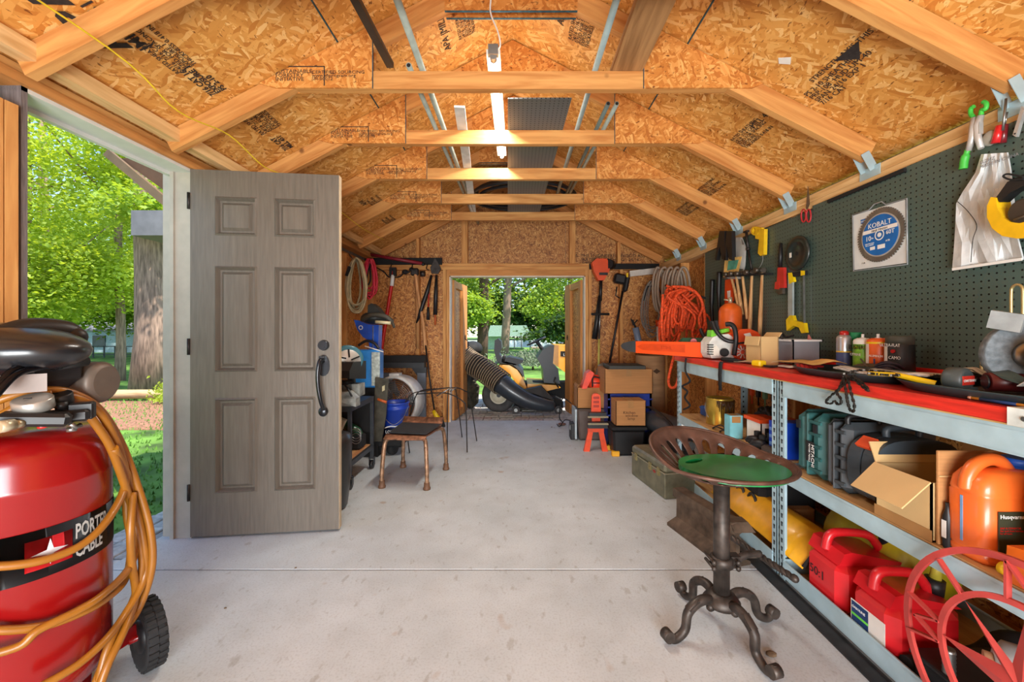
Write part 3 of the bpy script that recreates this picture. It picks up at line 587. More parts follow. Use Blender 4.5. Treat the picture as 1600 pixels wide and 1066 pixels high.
# lake, dock, boathouse, far house and fence
m = MB(); m.b2((-30, 30, -.55), (40, 50, -.098)); tag(m.done('lake', M('lake_water', (120, 150, 165), .12, var=.1, scale=3)), 'strip of pale lake water beyond the far doorway', 'lake', kind='structure').name = 'floor_lake'
bh = T('boathouse', 'pale green metal roofed boathouse behind the tractor seat', 'boathouse', (-.6, 26, -.1)); ms = M('pale_green_metal', (176, 204, 190), .5)
m = MB(); m.prism([(-1.9, 26, .75), (.9, 26, .75), (.6, 26, 1.45), (-1.7, 26, 1.45)], (0, 3, 0)); m.done('roof', ms, bh)
m = MB(); m.b2((-1.9, 26.4, -.1), (-1.0, 28.6, .75)); m.done('wall', M('pale_wall', (170, 196, 186), .7), bh)
for x in (-.6, -.2, .25, .8): m = MB(); m.b2((x, 26, -.1), (x+.06, 26.06, .76)); m.done('post', M('dark_post', (70, 74, 76), .6), bh)
dk_ = T('dock', 'wooden lake dock with railing posts beyond the far doorway', 'dock', (2, 25, -.1)); m = MB(); m.b2((.9, 25, 0), (4.5, 26.5, .08)); m.done('deck', M('dock_boards', (190, 160, 130), .8), dk_)
for i in range(7): m = MB(); m.b2((1.0+i*.5, 25, -.15), (1.05+i*.5, 25.05, .75)); m.done('railing_post', WHT, dk_)
m = MB(); m.b2((1.0, 25, .72), (4.1, 25.05, .76)); m.done('railing', WHT, dk_)
bt = T('boat', 'small covered boat in orange and grey moored at the dock', 'boat', (2.9, 24, -.05)); m = MB(); m.sheet([[(2.3+.17*i, 23.6+.5*j*(1-abs(i-3)/6), .05+.30*(abs(j-1)) if j != 1 else .0) for j in range(3)] for i in range(8)], (0, 0, .02)); m.done('hull', M('boat_orange', (220, 96, 60), .5), bt)
m = MB(); m.ell((2.9, 24.0, .32), (.5, .35, .12)); m.done('cover', M('boat_cover', (120, 124, 128), .7), bt)
hs = T('far_house', 'pale blue house behind the trees beyond the lawn', 'house', (-22, 23, -.2)); m = MB(); m.b2((-25, 23, -.2), (-16.5, 26, 1.1)); m.done('wall', M('house_wall', (176, 196, 206), .8), hs)
m = MB(); m.prism([(-25.3, 22.8, 1.1), (-16.2, 22.8, 1.1), (-16.2, 24.6, 2.0), (-25.3, 24.6, 2.0)], (0, 0, .1)); m.done('roof', M('house_roof', (110, 110, 116), .8), hs)
for x in (-23.8, -21.2, -18.6): m = MB(); m.b2((x, 22.95, .2), (x+.7, 23.0, .85)); m.done('window', M('far_glass', (50, 64, 76), .2), hs)
fn = T('picket_railing', 'dark low railing in front of the pale house beyond the lawn', 'railing', (-17, 17.5, -.1))
for i in range(26): m = MB(); m.b2((-24+i*.5, 18.8, -.12), (-23.95+i*.5, 18.84, .42)); m.done('picket', M('dark_post', (70, 74, 76)), fn)
for z in (.02, .38): m = MB(); m.b2((-24, 18.8, z), (-11.4, 18.84, z+.04)); m.done('rail', M('dark_post', (70, 74, 76)), fn)
# ================================================================ RIGHT SIDE: SHELVING AND BENCH
XS, XB = 1.22, 1.76
def shelf_unit(ya, yb, lab, zmid=.515):
    t = T('shelving_unit', lab, 'shelving', ((XS+XB)/2, (ya+yb)/2, 0), 'steel shelving under the workbench top')
    PH = M('post_hole', (30, 34, 36), .8)
    for x in (XS, XB-.02):
        for y in (ya+.018, yb-.018):
            s = 1 if y > (ya+yb)/2 else -1; m = MB(); sx_ = 1 if x == XS else -1
            m.b2((x, y-.018, 0), (x+.003*sx_, y+.018, .912)).b2((x, y+s*.018, 0), (x+.034*sx_, y+s*.015, .912)); p = m.done('post', GALV, t)
            h = MB()
            for k in range(24):
                z = .03+k*.038
                if x == XS:
                    for o in ((0, .008, .0055), (-.012, 0, .004)): h.b2((x-.0012, y-o[2], z+o[0]), (x+.001, y+o[2], z+o[1]))
                h.b2((x+.010*sx_, y+s*.0192-.0, z-.004), (x+.020*sx_, y+s*.0146, z+.010))
            h.done('keyhole', PH, p, kind='stuff')
    for z0, z1, dz in ((.842, .914, 0), (zmid-.062, zmid, 0), (.018, .094, 0)):
        for x in (XS-.004, XB-.016): m = MB(); m.b2((x, ya+.03, z0), (x+.004, yb-.03, z1)).b2((x, ya+.03, z1-.012), (x+.016, yb-.03, z1-.009)).b2((x, ya+.03, z0+.003), (x+.016, yb-.03, z0+.006)); m.done('beam', GALV, t)
        for y in (ya+.02, yb-.02): m = MB(); m.b2((XS, y-.002, z0), (XB, y+.002, z1)); m.done('end_beam', GALV, t)
        if z1 < .9: m = MB(); zs = z1 if z1 > .2 else .03; m.b2((XS+.004, ya+.035, zs-.009), (XB-.004, yb-.035, zs+.004)); m.done('shelf_board', wood('shelf_board', (176, 128, 76), (206, 162, 106), 'Y'), t)
    return t
shelf_unit(1.925, 3.125, 'grey steel shelving half beyond the stool, holding paint can and small boxes')
shelf_unit(.70, 1.905, 'grey steel shelving half nearest the camera, holding tool cases and fuel jugs')
REDB = M('red_painted_board', (206, 44, 30), .45, var=.22, scale=8, stretch=(9, .8, 9), coat=.15)
bt = T('workbench_board', 'long red painted worktop board on the steel shelving', 'workbench top', (1.5, 1.9, .914))
m = MB(); m.b2((XS-.012, .58, .918), (1.752, 3.15, .956), ch=.004); m.done('board', REDB, bt)
m = MB(); m.b2((XS-.010, .58, .914), (1.75, 3.15, .918)); m.done('plywood_edge', M('ply_edge', (190, 150, 90), .8), bt)
m = MB(); m.b2((XB-.018, .58, .956), (XB, 3.15, .985)); m.done('back_lip', REDB, bt)
TZ = .957
pl = T('edge_plate', 'white painted metal corner plate screwed over the bench edge', 'metal plate', (XS, .9, .9)); m = MB(); m.b2((XS-.018, .60, .916), (XS-.0125, 1.005, .9572)).b2((XS-.018, .60, .9572), (XS+.10, 1.005, .9602)); m.done('plate', M('chipped_white_paint', (206, 212, 206), .5, var=.25, scale=12), pl)
for y in (.97, .88, .79, .70): m = MB(); m.cyl((XS-.018, y, .937), (XS-.021, y, .937), .006, n=8); m.done('screw', STEEL, pl)
# pegboard with its hole grid
def pegmat():
    m = bpy.data.materials.new('pegboard'); m.use_nodes = True; n = m.node_tree; b = n.nodes['Principled BSDF']
    g = n.nodes.new('ShaderNodeNewGeometry'); sc = n.nodes.new('ShaderNodeVectorMath'); sc.operation = 'MULTIPLY'; sc.inputs[1].default_value = (1/.0254,)*3; n.links.new(g.outputs['Position'], sc.inputs[0])
    fr = n.nodes.new('ShaderNodeVectorMath'); fr.operation = 'FRACTION'; n.links.new(sc.outputs[0], fr.inputs[0]); sb = n.nodes.new('ShaderNodeVectorMath'); sb.operation = 'SUBTRACT'; sb.inputs[1].default_value = (.5, .5, .5); n.links.new(fr.outputs[0], sb.inputs[0])
    mk = n.nodes.new('ShaderNodeVectorMath'); mk.operation = 'MULTIPLY'; mk.inputs[1].default_value = (0, 1, 1); n.links.new(sb.outputs[0], mk.inputs[0]); ln = n.nodes.new('ShaderNodeVectorMath'); ln.operation = 'LENGTH'; n.links.new(mk.outputs[0], ln.inputs[0])
    cr = n.nodes.new('ShaderNodeValToRGB'); e = cr.color_ramp.elements; e[0].position = .13; e[0].color = rgb(10, 12, 12); e[1].position = .16; e[1].color = rgb(76, 94, 86); n.links.new(ln.outputs['Value'], cr.inputs[0])
    n.links.new(cr.outputs[0], b.inputs['Base Color']); b.inputs['Roughness'].default_value = .38
    return m
PEG = pegmat()
pb = T('pegboard', 'dark green-grey perforated pegboard covering the wall above the workbench', 'pegboard', (1.77, 1.5, .95))
for a, b in ((.02, 1.235), (1.239, 2.455), (2.459, 3.86)): m = MB(); m.b2((1.770, a, .957), (1.777, b, 1.872 if b > 2.5 else 1.892)); m.done('pegboard_panel', PEG, pb)
m = MB(); m.b2((1.7705, 3.861, .957), (1.778, 3.87, 1.872)); m.done('edge_strip', LUM2, pb)
m = MB(); m.b2((1.755, .02, 1.865), (1.769, 1.40, 1.884)).b2((1.755, 1.86, 1.868), (1.769, 2.32, 1.884)); m.done('top_rail', BLKM, pb)
PX = 1.762   # plane of things hung on the board
def PG(px, py, x=PX): return WX(px, py, x)
# ---- the stool
CI = M('cast_iron', (74, 66, 60), .5, .6, var=.35, scale=24, bump=.3)
RUST = M('rust_brown_iron', (98, 70, 58), .5, .45, var=.3, scale=18, bump=.3)
sc_ = V((.776, 1.555, 0)); t = T('tractor_seat_stool', 'cast iron tractor seat stool with a green lid lying in its seat', 'stool', sc_)
m = MB(); m.cyl(sc_+V((0, 0, .13)), sc_+V((0, 0, .58)), .029, n=20).cyl(sc_+V((0, 0, .12)), sc_+V((0, 0, .145)), .036).cyl(sc_+V((0, 0, .55)), sc_+V((0, 0, .60)), .022, .05); m.done('column', CI, t)
m = MB(); m.lathe([(.02, .105), (.06, .11), (.066, .125), (.05, .145), (.035, .155)], sc_, n=20)
for k in range(4):
    a = k*pi/2+.4; q = sc_+V((.058*cos(a), .058*sin(a), .112)); m.ell(q, (.016, .016, .016), 8, 6)
m.done('hub', CI, t)
for fx, fy in ((.577, 1.50), (.717, 1.747), (.98, 1.61), (.83, 1.363)):
    d = V((fx, fy, 0))-sc_; L = d.length; d.normalize(); P = [sc_+d*a+V((0, 0, z)) for a, z in ((.035, .122), (.07, .138), (.11, .132), (.15, .10), (L-.045, .045), (L-.015, .020), (L+.012, .018), (L+.03, .036), (L+.024, .052))]
    m = MB(); q = spl(P, 5); m.tube(q, [.019-.006*i/len(q) for i in range(len(q))], 8); e = P[-2]; sd = V((-d.y, d.x, 0)); m.cyl(e-sd*.017, e+sd*.017, .021, n=12)
    m.bar(P[2]+V((0, 0, .012)), P[3]+V((0, 0, .014)), .008, .03); m.done('leg', CI, t)
m = MB(); br = sc_+V((0, 0, .272)); m.lathe([(.032, -.02), (.041, -.016), (.041, .016), (.032, .02)], br, n=20)
for s in (-1, 1):
    for zz in (-.01, .012): m.cyl(br+V((s*.045, -.035, zz)), br+V((s*.045, .035, zz)), .006, n=8).ell(br+V((s*.045, -.037, zz)), (.01, .007, .01), 8, 6)
m.b2(br+V((.03, -.015, -.022)), br+V((.066, .02, .022)))
ar = spl([br+V((.05, 0, 0)), br+V((.10, .01, .018)), V((.935, 1.575, .288))], 5); m.tube(ar, .013, 8); m.done('bracket', CI, t)
m = MB(); a, b = V((.905, 1.735, .272)), V((.978, 1.445, .272)); pts = [a+(b-a)*(i/40)+V((.0035*cos(i*.9), 0, .0035*sin(i*.9))) for i in range(41)]; m.tube(pts, .010, 6); pts = [a+(b-a)*(i/40)+V((.0045*cos(i*.9+pi), 0, .0045*sin(i*.9+pi))) for i in range(41)]; m.tube(pts, .009, 6).ell(b, (.014, .017, .014), 10, 8).ell(a, (.012, .014, .012), 10, 8); m.done('foot_rail', CI, t)
# seat pan: perforated dished oval, rim higher towards the far left
def seatpt(a, r):   # r 0..1
    x = .262*cos(a)*r; y = .205*sin(a)*r; rim = (.060+.075*max(0, sin(a)*.8-cos(a)*.5))*max(0, (r-.45)/.55)**1.5; tilt = .012*y/.2-.010*x/.26
    return sc_+V((x, y, .592+rim+tilt*r*.8))
m = MB(); NS = 88; radii = [0.02, .3, .55, .62, .88, .95, 1.0]; idx = {}
vs = [seatpt(2*pi*i/NS, r) for r in radii for i in range(NS)]; fs = []
for q in range(len(radii)-1):
    for i in range(NS):
        if q == 3 and (i % 4) in (0, 1) : continue
        if q == 2 and False: continue
        j = (i+1) % NS; fs.append((q*NS+i, q*NS+j, (q+1)*NS+j, (q+1)*NS+i))
m.add(vs, fs, True); so = m.done('seat_pan', RUST, t); md = so.modifiers.new('s', 'SOLIDIFY'); md.thickness = .007; md2 = so.modifiers.new('b', 'SUBSURF'); md2.levels = 1; md2.render_levels = 1
m = MB(); m.tube([seatpt(2*pi*i/64, 1.0) for i in range(64)], .007, 8, closed=True); m.done('seat_rim', RUST, t)
lid = MB(); lc = sc_+V((.028, -.03, .621)); out = []; 
for i in range(48):
    a = 2*pi*i/48; out.append(lc+V((.195*cos(a), .152*sin(a), -.004*cos(a))))
hole = [lc+V((-.118+.042*cos(2*pi*i/48), .062+.020*sin(2*pi*i/48)+.022*cos(2*pi*i/48), 0)) for i in range(48)]
lid.ringpr(out, hole, (0, 0, .02)); tag(lid.done('oval_board', M('green_plastic_lid', (18, 122, 62), .38, var=.3, scale=6, coat=.3)), 'oval green plastic board with a hand slot, lying on the tractor seat', 'board')
# ---- compass rose, metal, leaning on the shelf front
CR = M('coral_painted_metal', (178, 62, 56), .45, var=.18, scale=9, coat=.2); cc = V((1.178, .946, .305)); t = T('compass_rose', 'coral red cut-metal compass wall art with letters W and N, standing against the shelf', 'metal art', (1.178, .946, 0))
cp = lambda r, a, d=0: cc+V((d, -r*cos(a), r*sin(a)))   # angle measured as the viewer facing +X sees it
for ro, ri in ((.303, .287), (.203, .189)):
    m = MB(); m.ringpr([cp(ro, 2*pi*i/64) for i in range(64)], [cp(ri, 2*pi*i/64) for i in range(64)], (.010, 0, 0)); m.done('ring', CR, t)
for k in range(8):
    a = k*pi/4+pi/2; L, wd = (.19, .034) if k % 2 == 0 else (.185, .022)
    m = MB(); tip = cp(L, a); l = cp(wd*1.4, a+pi/4*.9); r = cp(wd*1.4, a-pi/4*.9); mid = cp(.0, 0, -.014)
    m.add([tip, l, mid, r, cp(0, 0, .01)], [(0, 1, 2), (0, 2, 3), (0, 3, 4), (0, 4, 1)]); m.done('compass_point', CR, t)
for k in (1, 3, 5, 7):
    a = k*pi/4+pi/2-pi/4*0; m = MB(); m.bar(cp(.20, a, .004), cp(.285, a, .004), .014, .006, up=(1, 0, 0)); m.done('spoke', CR, t)
for s_, ang in (('N', pi/2), ('W', pi), ('S', -pi/2), ('E', 0)):
    rd = cp(1, ang)-cc; ud = V((0, 0, 0))+rd.normalized(); xd_ = V((0, -sin(ang), -cos(ang)))
    # letter strokes in (tangent, radial) space
    tan = cp(1, ang-pi/2)-cc; tan.normalize(); o = cp(.198, ang, .003)
    S = {'N': [((-.04, 0), (-.04, .09)), ((-.04, .09), (.04, 0)), ((.04, 0), (.04, .09))], 'W': [((-.055, .09), (-.028, 0)), ((-.028, 0), (0, .07)), ((0, .07), (.028, 0)), ((.028, 0), (.055, .09))],
         'S': [((-.03, 0), (.03, .0)), ((.03, 0), (.03, .045)), ((.03, .045), (-.03, .045)), ((-.03, .045), (-.03, .09)), ((-.03, .09), (.03, .09))], 'E': [((-.03, 0), (-.03, .09)), ((-.03, 0), (.03, 0)), ((-.03, .045), (.02, .045)), ((-.03, .09), (.03, .09))]}[s_]
    m = MB()
    for (a0, a1), (b0, b1) in S: m.bar(o+tan*a0+ud*a1, o+tan*b0+ud*b1, .014, .006, up=(1, 0, 0))
    m.done('letter', CR, t)
# ---- items on unit 2, middle shelf (z .52)
Z2 = .520
def case(name, lab, c, d, mat, latch=None, sub=None, ch=.03, rot=0, cat='tool case'):
    t = T(name, lab, cat, (c[0], c[1], c[2]-d[2]/2)); R = rz(rot)
    m = MB(); m.box(V(c)-R@V((0, d[1]*.26, 0)), (d[0], d[1]*.48, d[2]), R, ch=ch); m.done('case_half', mat, t)
    m = MB(); m.box(V(c)+R@V((0, d[1]*.26, 0)), (d[0], d[1]*.48, d[2]), R, ch=ch); m.done('case_half', mat, t)
    m = MB(); m.box(V(c), (d[0]+.012, d[1]*.07, d[2]*.96), R, ch=.008)
    for k in range(5): m.box(V(c)+R@V((-d[0]/2-.002, -d[1]*.26, -d[2]*.36+k*d[2]*.18)), (.008, d[1]*.36, .012), R)
    m.done('rib', sub or mat, t); return t
GREEN = M('teal_green_plastic', (40, 86, 84), .5, var=.3, scale=10)
t = case('green_tool_case', 'teal green hard tool case standing upright next to the middle posts', (1.42, 1.745, Z2+.145), (.36, .175, .275), GREEN)
text('HITACHI', .024, WHT, t, (1.2312, 1.715, Z2+.15), (0, 0, -1), (0, -1, 0)); text('POWER TOOLS', .011, WHT, t, (1.2312, 1.73, Z2+.15), (0, 0, -1), (0, -1, 0))
m = MB(); m.b2((1.232, 1.700, Z2+.075), (1.2335, 1.748, Z2+.16)); m.done('label_plate', BLKM, t)
for y in (1.70, 1.80): m = MB(); m.bar((1.238, y, Z2+.2), (1.238, y, Z2+.235), .02, .01, up=(0, 1, 0)); m.done('latch', BLK, t)
GC = M('charcoal_case', (58, 64, 68), .5, var=.12)
t = case('charcoal_tool_case', 'square charcoal hard tool case with a yellow label, right of the green case', (1.42, 1.60, Z2+.140), (.36, .12, .272), GC)
m = MB(); m.b2((1.30, 1.5355, Z2+.05), (1.38, 1.5375, Z2+.115)); m.done('label', YEL, t); text('DEWALT', .02, BLKM, t, (1.305, 1.535, Z2+.075), (1, 0, 0), (0, 0, 1))
m = MB(); m.tube(spl([(1.26, 1.56, Z2+.27), (1.27, 1.56, Z2+.30), (1.37, 1.56, Z2+.30), (1.38, 1.56, Z2+.27)]), .009); m.done('carry_handle', BLK, t)
t = T('rounded_tool_case', 'rounded dark grey tool case with one orange latch, beside the open carton', 'tool case', (1.40, 1.435, Z2)); DG = M('slate_case', (50, 58, 64), .5, var=.12)
m = MB(); oc = V((1.385, 1.470, Z2+.125)); ol = [oc+V((.155*(abs(cos(a))**.6)*(1 if cos(a) > 0 else -1), -.06, .122*(abs(sin(a))**.7)*(1 if sin(a) > 0 else -1))) for a in [2*pi*i/32 for i in range(32)]]
m.prism(ol, (0, .055, 0)); m.done('case_half', DG, t); m = MB(); m.prism([p+V((0, .062, 0)) for p in ol], (0, .055, 0)); m.done('case_half', DG, t); m = MB(); m.prism([oc+(p-oc)*.96+V((0, .05, 0)) for p in ol], (0, .018, 0)); m.done('seam', BLK, t)
m = MB(); m.box(oc+V((-.128, .0, .098)), (.045, .06, .014), ry(-.75)); m.done('latch', ORG, t)
m = MB(); m.tube(spl([oc+V((-.06, 0, .12)), oc+V((-.05, 0, .15)), oc+V((.05, 0, .15)), oc+V((.06, 0, .12))]), .012); m.done('carry_handle', DG, t)
# open carton on the middle shelf
def carton(name, lab, lo, hi, mat=CARD, openf=(), tape=None, cat='box', rot=0):
    t = T(name, lab, cat, ((lo[0]+hi[0])/2, (lo[1]+hi[1])/2, lo[2])); lo, hi = V(lo), V(hi); c = (lo+hi)/2; R = rz(rot); d = hi-lo
    th = .005
    def bx(n, a, b, mt, rr=None):
        a, b = V(a), V(b); q = (a+b)/2-c; m = MB(); m.box(c+R@q, [abs(b[i]-a[i]) for i in range(3)], R); return m.done(n, mt, t)
    m = MB()
    for a, b in (((lo.x, lo.y, lo.z), (hi.x, lo.y+th, hi.z)), ((lo.x, hi.y-th, lo.z), (hi.x, hi.y, hi.z)), ((lo.x, lo.y, lo.z), (lo.x+th, hi.y, hi.z)), ((hi.x-th, lo.y, lo.z), (hi.x, hi.y, hi.z)), ((lo.x, lo.y, lo.z), (hi.x, hi.y, lo.z+th))):
        a, b = V(a), V(b); m.box(c+R@((a+b)/2-c), [abs(b[i]-a[i]) for i in range(3)], R)
    m.done('box_walls', mat, t)
    if not openf:
        m = MB(); m.box(c+R@V((-d.x*.25, 0, d.z/2+.002)), (d.x*.495, d.y, .004), R); m.done('flap', mat, t); m = MB(); m.box(c+R@V((d.x*.25, 0, d.z/2+.002)), (d.x*.495, d.y, .004), R); m.done('flap', mat, t)
        m = MB(); m.box(c+R@V((0, 0, d.z/2+.0045)), (.05, d.y+.002, .001), R); m.box(c+R@V((0, -d.y/2-.001, d.z*.36)), (.05, .001, d.z*.28), R); m.done('tape_strip', TAPE, t)
    for (side, ang, ln) in openf:
        if side == '-x': p, u, v = V((-d.x/2, 0, d.z/2)), V((-cos(ang), 0, sin(ang))), V((0, d.y/2, 0))
        if side == '+x': p, u, v = V((d.x/2, 0, d.z/2)), V((cos(ang), 0, sin(ang))), V((0, d.y/2, 0))
        if side == '-y': p, u, v = V((0, -d.y/2, d.z/2)), V((0, -cos(ang), sin(ang))), V((d.x/2, 0, 0))
        if side == '+y': p, u, v = V((0, d.y/2, d.z/2)), V((0, cos(ang), sin(ang))), V((d.x/2, 0, 0))
        w2 = [p-v, p+v, p+v*.97+u*ln, p-v*.97+u*ln]; w2 = [c+R@q for q in w2]; m = MB(); m.prism(w2, (w2[1]-w2[0]).cross(w2[3]-w2[0]).normalized()*.004); m.done('flap', mat, t)
    return t
t = carton('open_carton', 'open cardboard carton with a big white-grey front flap, holding work gloves', (1.226, 1.212, Z2), (1.50, 1.402, Z2+.175), CARDL, openf=[('-x', -.75, .115), ('+y', 1.1, .07), ('+x', 1.2, .1)])
m = MB(); m.b2((1.2245, 1.21, Z2), (1.2258, 1.404, Z2+.035)); m.done('tape_strip', TAPE, t)
gl = MB(); 
for k in range(4): gl.ell((1.33+.03*k, 1.26+.02*(k % 2), Z2+.165), (.035, .014, .02), 10, 8, rot=rz(k)*1)
gl.tube(spl([(1.3, 1.25, Z2+.18), (1.36, 1.23, Z2+.19), (1.42, 1.25, Z2+.175)]), .008); tag(gl.done('work_gloves', M('grey_gloves', (84, 90, 98), .8)), 'grey work gloves poking out of the open carton', 'gloves')
t = T('flattened_carton', 'tall flattened brown carton standing between the open carton and the orange jug', 'box', (1.42, 1.2, Z2)); m = MB(); m.b2((1.232, 1.197, Z2), (1.62, 1.206, Z2+.275), ch=.002); m.done('panel', CARD, t); m = MB(); m.b2((1.232, 1.194, Z2+.20), (1.62, 1.197, Z2+.203)); m.done('crease', CARDL, t)
def jug(name, lab, c, d, mat, cap, rot=0, label=None, cat='jug'):
    """molded rectangular jug with a through handle"""
    t = T(name, lab, cat, c); c = V(c); w_, dp_, h_ = d; R = rz(rot); m = MB()
    def ring(z, sx, sy, ox=0, n=28, e=.42):
        r = []
        for i in range(n):
            a = 2*pi*i/n; ca, sa = cos(a), sin(a); r.append(c+R@V((ox+w_/2*sx*(abs(ca)**e)*(1 if ca > 0 else -1), dp_/2*sy*(abs(sa)**e)*(1 if sa > 0 else -1), z)))
        return r
    lv = [(0, .9, .9, 0), (.012, .99, .99, 0), (h_*.10, 1, 1, 0), (h_*.11, .97, .97, 0), (h_*.13, 1, 1, 0), (h_*.66, 1, 1, 0), (h_*.67, .97, .97, 0), (h_*.69, .99, .99, 0), (h_*.80, .95, .93, .01*w_), (h_*.88, .82, .8, .04*w_), (h_*.92, .62, .6, .08*w_)]
    rs = [ring(*l) for l in lv]; vs = [p for r in rs for p in r]; n = 28
    fs = [(i*n+j, i*n+(j+1) % n, (i+1)*n+(j+1) % n, (i+1)*n+j) for i in range(len(rs)-1) for j in range(n)]+[tuple(range(n-1, -1, -1)), tuple(range((len(rs)-1)*n, len(rs)*n))]
    m.add(vs, fs, True); m.done('jug_body', mat, t)
    m = MB(); hp = [c+R@V(q) for q in ((-w_*.46, 0, h_*.70), (-w_*.44, 0, h_*.82), (-w_*.34, 0, h_*.94), (-w_*.16, 0, h_*1.0), (0, 0, h_*.98), (w_*.1, 0, h_*.90))]; q = spl(hp, 5); m.tube(q, [.017]*len(q), 10); m.done('handle', mat, t)
    m = MB(); k0 = c+R@V((w_*.26, 0, h_*.86)); m.cyl(k0, k0+V((0, 0, h_*.09)), .027, .025); m.cyl(k0+V((0, 0, h_*.09)), k0+V((0, 0, h_*.16)), .031, n=18); m.done('cap', cap, t)
    return t
OJ = M('orange_oil_jug', (226, 104, 38), .38, var=.06, coat=.3)
t = jug('orange_oil_jug', 'large orange oil jug with a blue cap and black label on the middle shelf', (1.335, 1.134, Z2), (.20, .112, .27), OJ, BLU, rot=pi/2*0)
m = MB(); m.b2((1.265, 1.0755, Z2+.04), (1.335, 1.0775, Z2+.15)); m.done('label', M('olive_label', (52, 54, 38), .5), t)
text('Husqvarna', .015, WHT, t, (1.268, 1.075, Z2+.132), (1, 0, 0)); text('BAR & CHAIN OIL\nBar and chain lubricant\nfor all saws', .007, RED, t, (1.268, 1.075, Z2+.105), (1, 0, 0))
m = MB(); m.b2((1.2335, 1.135, Z2+.045), (1.235, 1.141, Z2+.17)); m.done('level_stripe', M('blue_stripe', (110, 150, 190), .4), t)
YJ = M('yellow_jug', (246, 206, 24), .38, coat=.3)
t = jug('yellow_jug', 'yellow plastic jug partly cut by the right edge of the photo', (1.38, .985, Z2), (.2, .10, .28), YJ, BLK)
m = MB(); m.b2((1.2785, .985, Z2+.07), (1.280, .991, Z2+.19)); m.done('level_stripe', M('blue_stripe', (110, 150, 190), .4), t)
t = T('orange_funnel_bottle', 'orange angular bottle with yellow cap lying at the shelf edge, far right', 'bottle', (1.25, .97, Z2)); m = MB(); m.prism([(1.226, 1.03, Z2), (1.226, .93, Z2), (1.226, .91, Z2+.075), (1.226, .96, Z2+.10), (1.226, 1.025, Z2+.09)], (.045, 0, 0)); m.done('bottle_body', M('orange_bottle', (232, 110, 24), .4), t)
m = MB(); m.cyl((1.245, 1.032, Z2+.018), (1.245, 1.052, Z2+.018), .016); m.done('cap', YEL, t)
m = MB(); m.lathe([(.010, 0), (.012, .005), (.012, .09), (.006, .11), (.006, .13)], (1.243, 1.182, Z2)); t = T('black_bottle', 'small black bottle with a barcode label between carton and orange jug', 'bottle', (1.252, 1.178, Z2)); m.done('bottle_body', BLK, t); m = MB(); m.b2((1.2305, 1.176, Z2+.03), (1.232, 1.188, Z2+.08)); m.done('label', PAPER, t)
# ---- bottom shelf of unit 2 (z .10)
Z3 = .034
RC = M('red_fuel_plastic', (206, 26, 34), .36, var=.06, coat=.3)
def gascan(name, lab, c, d, nozzle, rot=0):
    t = T(name, lab, 'fuel can', c); c = V(c); w_, dp_, h_ = d; R = rz(rot); L = lambda x, y, z: c+R@V((x, y, z))
    m = MB(); m.box(c+V((0, 0, h_*.36)), (w_, dp_, h_*.72), R, ch=.032)
    m.prism([L(-w_*.48, -dp_*.42, h_*.70), L(-w_*.40, -dp_*.42, h_*.86), L(-w_*.3, -dp_*.42, h_*.88), L(w_*.40, -dp_*.42, h_*.74), L(w_*.48, -dp_*.42, h_*.70)], R@V((0, dp_*.84, 0))); m.done('can_body', RC, t)
    m = MB(); m.tube(spl([L(-w_*.44, 0, h_*.78), L(-w_*.38, 0, h_*.98), L(-w_*.2, 0, h_*1.02), L(w_*.14, 0, h_*.98), L(w_*.28, 0, h_*.84), L(w_*.32, 0, h_*.74)]), .017, 8); m.done('handle', RC, t)
    m = MB(); m.cyl(L(w_*.40, 0, h_*.72), L(w_*.43, 0, h_*.92), .028, n=18); m.done('collar', BLK, t); m = MB(); m.cyl(L(w_*.43, 0, h_*.92), L(w_*.47, 0, h_*1.15), .017, .012); m.done('nozzle', nozzle, t); return t
t = gascan('fuel_can', 'red fuel can with 50:1 handwritten in black on its side', (1.385, 1.67, Z3), (.29, .20, .285), M('lime_plastic', (110, 220, 70), .4), rot=0)
text('50:1', .05, BLKM, t, (1.2385, 1.735, Z3+.10), (0, -1, 0), (0, 0, 1))
t = gascan('fuel_can', 'smaller red fuel can with a blue and white label and yellow nozzle', (1.362, 1.44, Z3), (.25, .18, .262), M('dull_yellow', (190, 176, 60), .5), rot=0); 
m = MB(); m.b2((1.2345, 1.375, Z3+.02), (1.2358, 1.515, Z3+.125)); m.done('label', PAPER, t); m = MB(); m.b2((1.2335, 1.44, Z3+.024), (1.2344, 1.511, Z3+.121)); m.done('label', M('navy_label', (28, 60, 110), .5), t); m = MB(); m.b2((1.2325, 1.44, Z3+.072), (1.2334, 1.511, Z3+.080)); m.done('label', M('lime_plastic', (110, 220, 70)), t)
text('GASOLINE', .012, WHT, t, (1.2328, 1.508, Z3+.098), (0, -1, 0)); text('2 GAL / 7.6 L', .009, WHT, t, (1.2328, 1.508, Z3+.045), (0, -1, 0))
t = T('yellow_drum', 'dull yellow-green plastic drum lying behind the red fuel cans', 'drum', (1.62, 1.72, Z3)); m = MB(); m.lathe([(.05, -.21), (.12, -.20), (.15, -.16), (.15, .16), (.12, .20), (.05, .21)], (1.60, 1.78, Z3+.155), (0, 1, 0)); m.done('drum_body', M('olive_yellow', (178, 160, 20), .5, var=.15), t)
m = MB(); m.lathe([(.152, -.1), (.156, -.09), (.152, -.08)], (1.60, 1.78, Z3+.155), (0, 1, 0), cap=False); m.done('drum_rib', M('olive_yellow', (178, 160, 20)), t)
